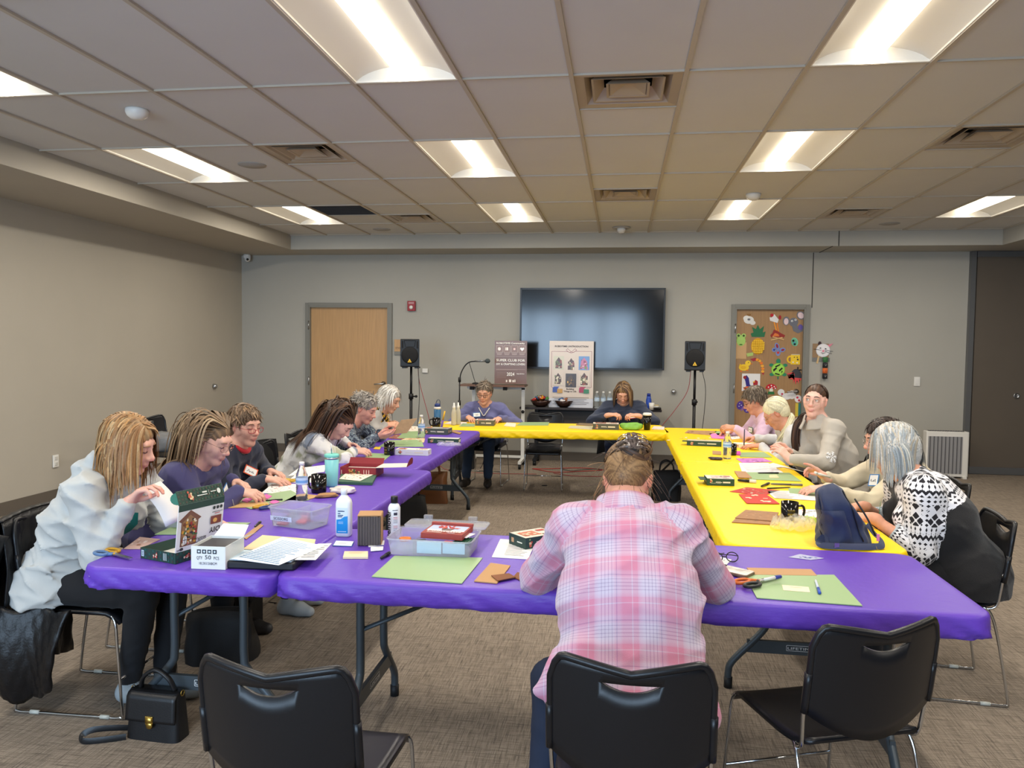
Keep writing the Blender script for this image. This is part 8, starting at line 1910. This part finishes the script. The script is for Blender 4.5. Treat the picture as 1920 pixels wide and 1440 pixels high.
craft('paper_butterfly', 'blue paper butterfly with red spots on the craft door', 1459, 656, lambda s: (s('wing', [(E_(-2, 6, 4, 7, rot=.3), (120, 140, 196)), (E_(-2, 7, 2, 4, rot=.3), (150, 40, 60))]), s('wing', [(E_(7, 0, 6, 4, rot=.3), (120, 140, 196)), (E_(8, 0, 3, 2, rot=.3), (150, 40, 60))]), s('wing', [(E_(-7, 0, 4, 4), (120, 140, 196)), (E_(-7, 0, 2, 2), (60, 70, 140))]), s('wing', [(E_(0, -6, 4, 5), (120, 140, 196)), (E_(0, -5, 2.4, 2.4), (196, 60, 60))])))
craft('paper_mug', 'yellow paper mug with a smiling face on the craft door', 1489, 674, lambda s: (s('handle', [(E_(-7, 0, 6, 7), (236, 190, 40)), (E_(-7, 0, 3, 4), (150, 116, 76))]), s('cup', [(rct(-6, -9, 10, 9), (240, 200, 50)), (rct(-5, 8, 9, 9.6), (200, 190, 160))], .002), s('face', [(E_(0, 4, .9, .9), (30, 30, 30)), (E_(5, 4, .9, .9), (30, 30, 30)), (E_(6, 0, 1.6, 1.6), (70, 60, 50)), (E_(-2, -5, 1.4, 1.2), (240, 240, 240)), (E_(5, -6, 1.6, 1), (230, 230, 220))], .006)))
craft('paper_duck', 'yellow paper duckling on the left of the craft door', 1398, 686, lambda s: (s('body', [(E_(-3, -3, 9, 6), (240, 200, 50)), ([(-12, -2), (-10, 4), (-6, 0)], (236, 190, 40)), (E_(-4, -3, 5, 3), (226, 176, 40))]), s('head', [(E_(4, 5, 5, 5), (242, 204, 56)), ([(8, 5), (13, 4), (9, 3)], (230, 120, 40)), (E_(5, 6, .8, .8), (40, 30, 20))], .002), s('feet', [(E_(-8, -10, 2.4, 1.2), (230, 120, 40)), (E_(3, -8, 2.4, 1.2), (230, 120, 40))])))
craft('paper_snake', 'orange and red segmented paper snake on the craft door', 1425, 684, lambda s: (s('head', [([(-18, 10), (-8, 13), (-6, 8), (-12, 6)], (160, 50, 60))]), [s('segment', [(E_(x, y, 3, 2.4), c_)], .002) for x, y, c_ in ((-5, 9, (240, 150, 50)), (-1, 7, (236, 170, 60)), (2, 3, (230, 120, 50)), (4, -2, (240, 170, 60)), (5, -7, (236, 140, 50)), (5, -12, (240, 170, 60)))], s('tail', [([(3, -14), (8, -14), (6, -19)], (170, 50, 56))])))
craft('paper_turtle', 'green paper turtle with a patterned shell', 1459, 693, lambda s: ([s('foot', [(E_(x, y, 4, 3), (44, 130, 96))]) for x, y in ((-12, 8), (12, 8), (-11, -9), (11, -9))], s('head', [(E_(0, 15, 4, 5), (44, 130, 96)), (E_(0, -15, 1.4, 3), (60, 120, 90))]), s('shell', [(E_(0, 0, 12, 12, 18), (140, 196, 70)), (E_(0, 0, 10.5, 10.5, 18), (166, 220, 90))], .002), s('marks', [([(-8, -4), (-2, 2), (-4, 4), (-9, 0)], (20, 24, 20)), ([(-6, -8), (2, -10), (3, -8), (-5, -6)], (20, 24, 20)), ([(2, -4), (8, 2), (6, 4), (1, -1)], (20, 24, 20)), ([(-4, 4), (4, 9), (2, 10), (-6, 6)], (20, 24, 20)), ([(5, -7), (8, -3), (6, -2)], (20, 24, 20))], .005)))
craft('paper_ladybird', 'black paper ladybird with red fringed wings on the craft door', 1490, 706, lambda s: (s('body', [(E_(3, 2, 9, 12, 14, rot=.2), (60, 60, 66)), (E_(5, 15, 1.2, 3), (30, 30, 30)), (E_(9, 12, 3, 1.2), (30, 30, 30))]), s('wing', [([(-14, 5), (-2, 8), (0, 2), (-12, 1), (-2, -1), (-10, -4), (0, -6)], (220, 76, 76)), ([(-13, 3), (-3, 5), (-2, 4), (-13, 2)], (60, 60, 66))], .003), s('wing', [([(0, -2), (12, -3), (10, -8), (8, -4), (7, -13), (4, -6), (2, -15), (0, -6), (-3, -13), (-2, -4)], (220, 76, 76))], .003)))
craft('bird_picture', 'white paper with two dark paper birds on the craft door', 1408, 717, lambda s: (s('paper', [(rct(-16, -16, 16, 16), (232, 230, 230))]), s('bird', [([(-13, 10), (-8, 13), (-4, 8), (-2, -4), (2, -8), (-8, -8), (-10, 2)], (50, 44, 130)), (E_(-11, 9, 3, 3), (150, 40, 50))], .002), s('bird', [([(4, -6), (12, -4), (12, 2), (8, 5), (4, 0)], (170, 40, 50)), (E_(5, 1, 2, 1), (240, 190, 50)), (E_(-4, -11, 9, 4), (230, 110, 60))], .002)))
craft('paper_mushroom', 'red paper toadstool with white dots on the craft door', 1446, 729, lambda s: (s('cap', [(E_(0, 0, 10, 9, 16, 0, 180), (190, 30, 44))]), s('stem', [(rct(-3, -5, 3, 0), (232, 226, 214)), ([(-6, -10), (6, -10), (5, -5), (-5, -5)], (40, 110, 60))]), s('dots', [(E_(x, y, 1.2, 1.2, 8), (244, 240, 238)) for x, y in ((-5, 3), (0, 6), (5, 4), (1, 2), (7, 1), (-1, -.2))], .003)))
craft('paper_mouse', 'white round-eared paper mouse on the craft door', 1474, 740, lambda s: (s('ear', [(E_(-9, 4, 6, 6), (226, 224, 224)), (E_(-7, 1, 2, 2), (190, 60, 90))]), s('ear', [(E_(10, 0, 7, 8), (226, 224, 224))]), s('face', [(E_(1, -3, 8, 6), (232, 230, 230))], .002)))
craft('paper_butterfly', 'purple paper butterfly with white dots low on the craft door', 1394, 763, lambda s: (s('wing', [(E_(-6, 3, 6, 8, rot=-.3), (84, 58, 150))]), s('wing', [(E_(6, -4, 6, 7, rot=.3), (84, 58, 150))]), s('body', [(E_(0, -1, 2, 8, rot=-.6), (140, 100, 160))], .002), s('dots', [(E_(x, y, .9, .9, 6), (230, 226, 236)) for x, y in ((-7, 6), (-8, 1), (-4, 3), (6, -2), (8, -5), (5, -7))], .003)))
craft('paper_puppet', 'striped paper puppet with a red and white face by the handle', 1500, 760, lambda s: (s('face', [(E_(-4, 12, 6, 7), (232, 226, 228)), (E_(-5, 14, 2, 2), (200, 50, 80)), (E_(-2, 9, 2, 2), (200, 50, 80))]), s('body', [(rct(-8, -20, -3, 4), (214, 190, 70)), (rct(-3, -20, 4, 4), (60, 130, 130)), (rct(4, -20, 8, 2), (226, 200, 206))])))
t = craft('paper_plate_cat', 'white paper plate cat mask on a stick right of the craft door', 1543, 657, lambda s: (s('backing', [(rct(-18, -15, 10, 12), (150, 122, 92)), (rct(-18, -20, 12, -13), (120, 120, 118))]), s('stick', [([(-8, -8), (-5, -8), (-8, -24), (-11, -23)], (206, 176, 130))], .004), s('ear', [([(-8, 9), (-4, 16), (-2, 8)], (40, 36, 40)), (E_(-6, 12, 3, 4), (60, 40, 46))], .004), s('ear', [([(6, 9), (17, 13), (9, 4)], (226, 130, 150))], .004), s('plate', [(E_(0, 0, 12, 12, 20), (222, 222, 226)), (E_(0, 0, 10.5, 10.5, 20), (234, 232, 234))], .006), s('whiskers', [([(-3, 0), (-16, 2), (-16, 2.6), (-3, .8)], (40, 40, 44)), ([(3, 0), (17, -2), (17, -1.4), (3, .8)], (40, 40, 44)), ([(3, -2), (15, -6), (15, -5.4), (3, -1.2)], (40, 40, 44)), (E_(-5, 4, 1.6, .8), (40, 40, 44)), (E_(4, 3, 1.6, .8), (40, 40, 44)), (E_(0, -1, 2, 2), (230, 140, 160)), ([(-4, -4), (0, -6), (4, -4), (4, -3.4), (0, -5.2), (-4, -3.4)], (40, 40, 44))], .010)), 1.0, YB-.004)
t['group'] = 'crafts on the wall right of the door'
c_ = aty(1547, 690, YB-.035); t = thing('paper_roll_totem', 'stack of green, black and orange paper-roll faces below the cat mask', 'paper craft', c_, 0, 'crafts on the wall right of the door')
for k, col in enumerate(((60, 120, 70), (40, 40, 44), (226, 110, 50), (36, 36, 40))):
    rl = MB().lathe([(.032, 0), (.032, .068), (.029, .068), (.029, 0)], (0, 0, .075-.072*k), 18, col).build('paper_roll', PAINT, t)
    d = Decal((-.014, -.0325, .092-.072*k), (1, 0, 0), (0, 0, 1)); cc = (20, 20, 20) if k != 3 and k != 1 else (200, 200, 200)
    d.p(ell(.006, .028, .003, .003, 8), cc).p(ell(.022, .028, .003, .003, 8), cc).r(.006, .010, .022, .014, cc); d.build('face', PRINT, rl)
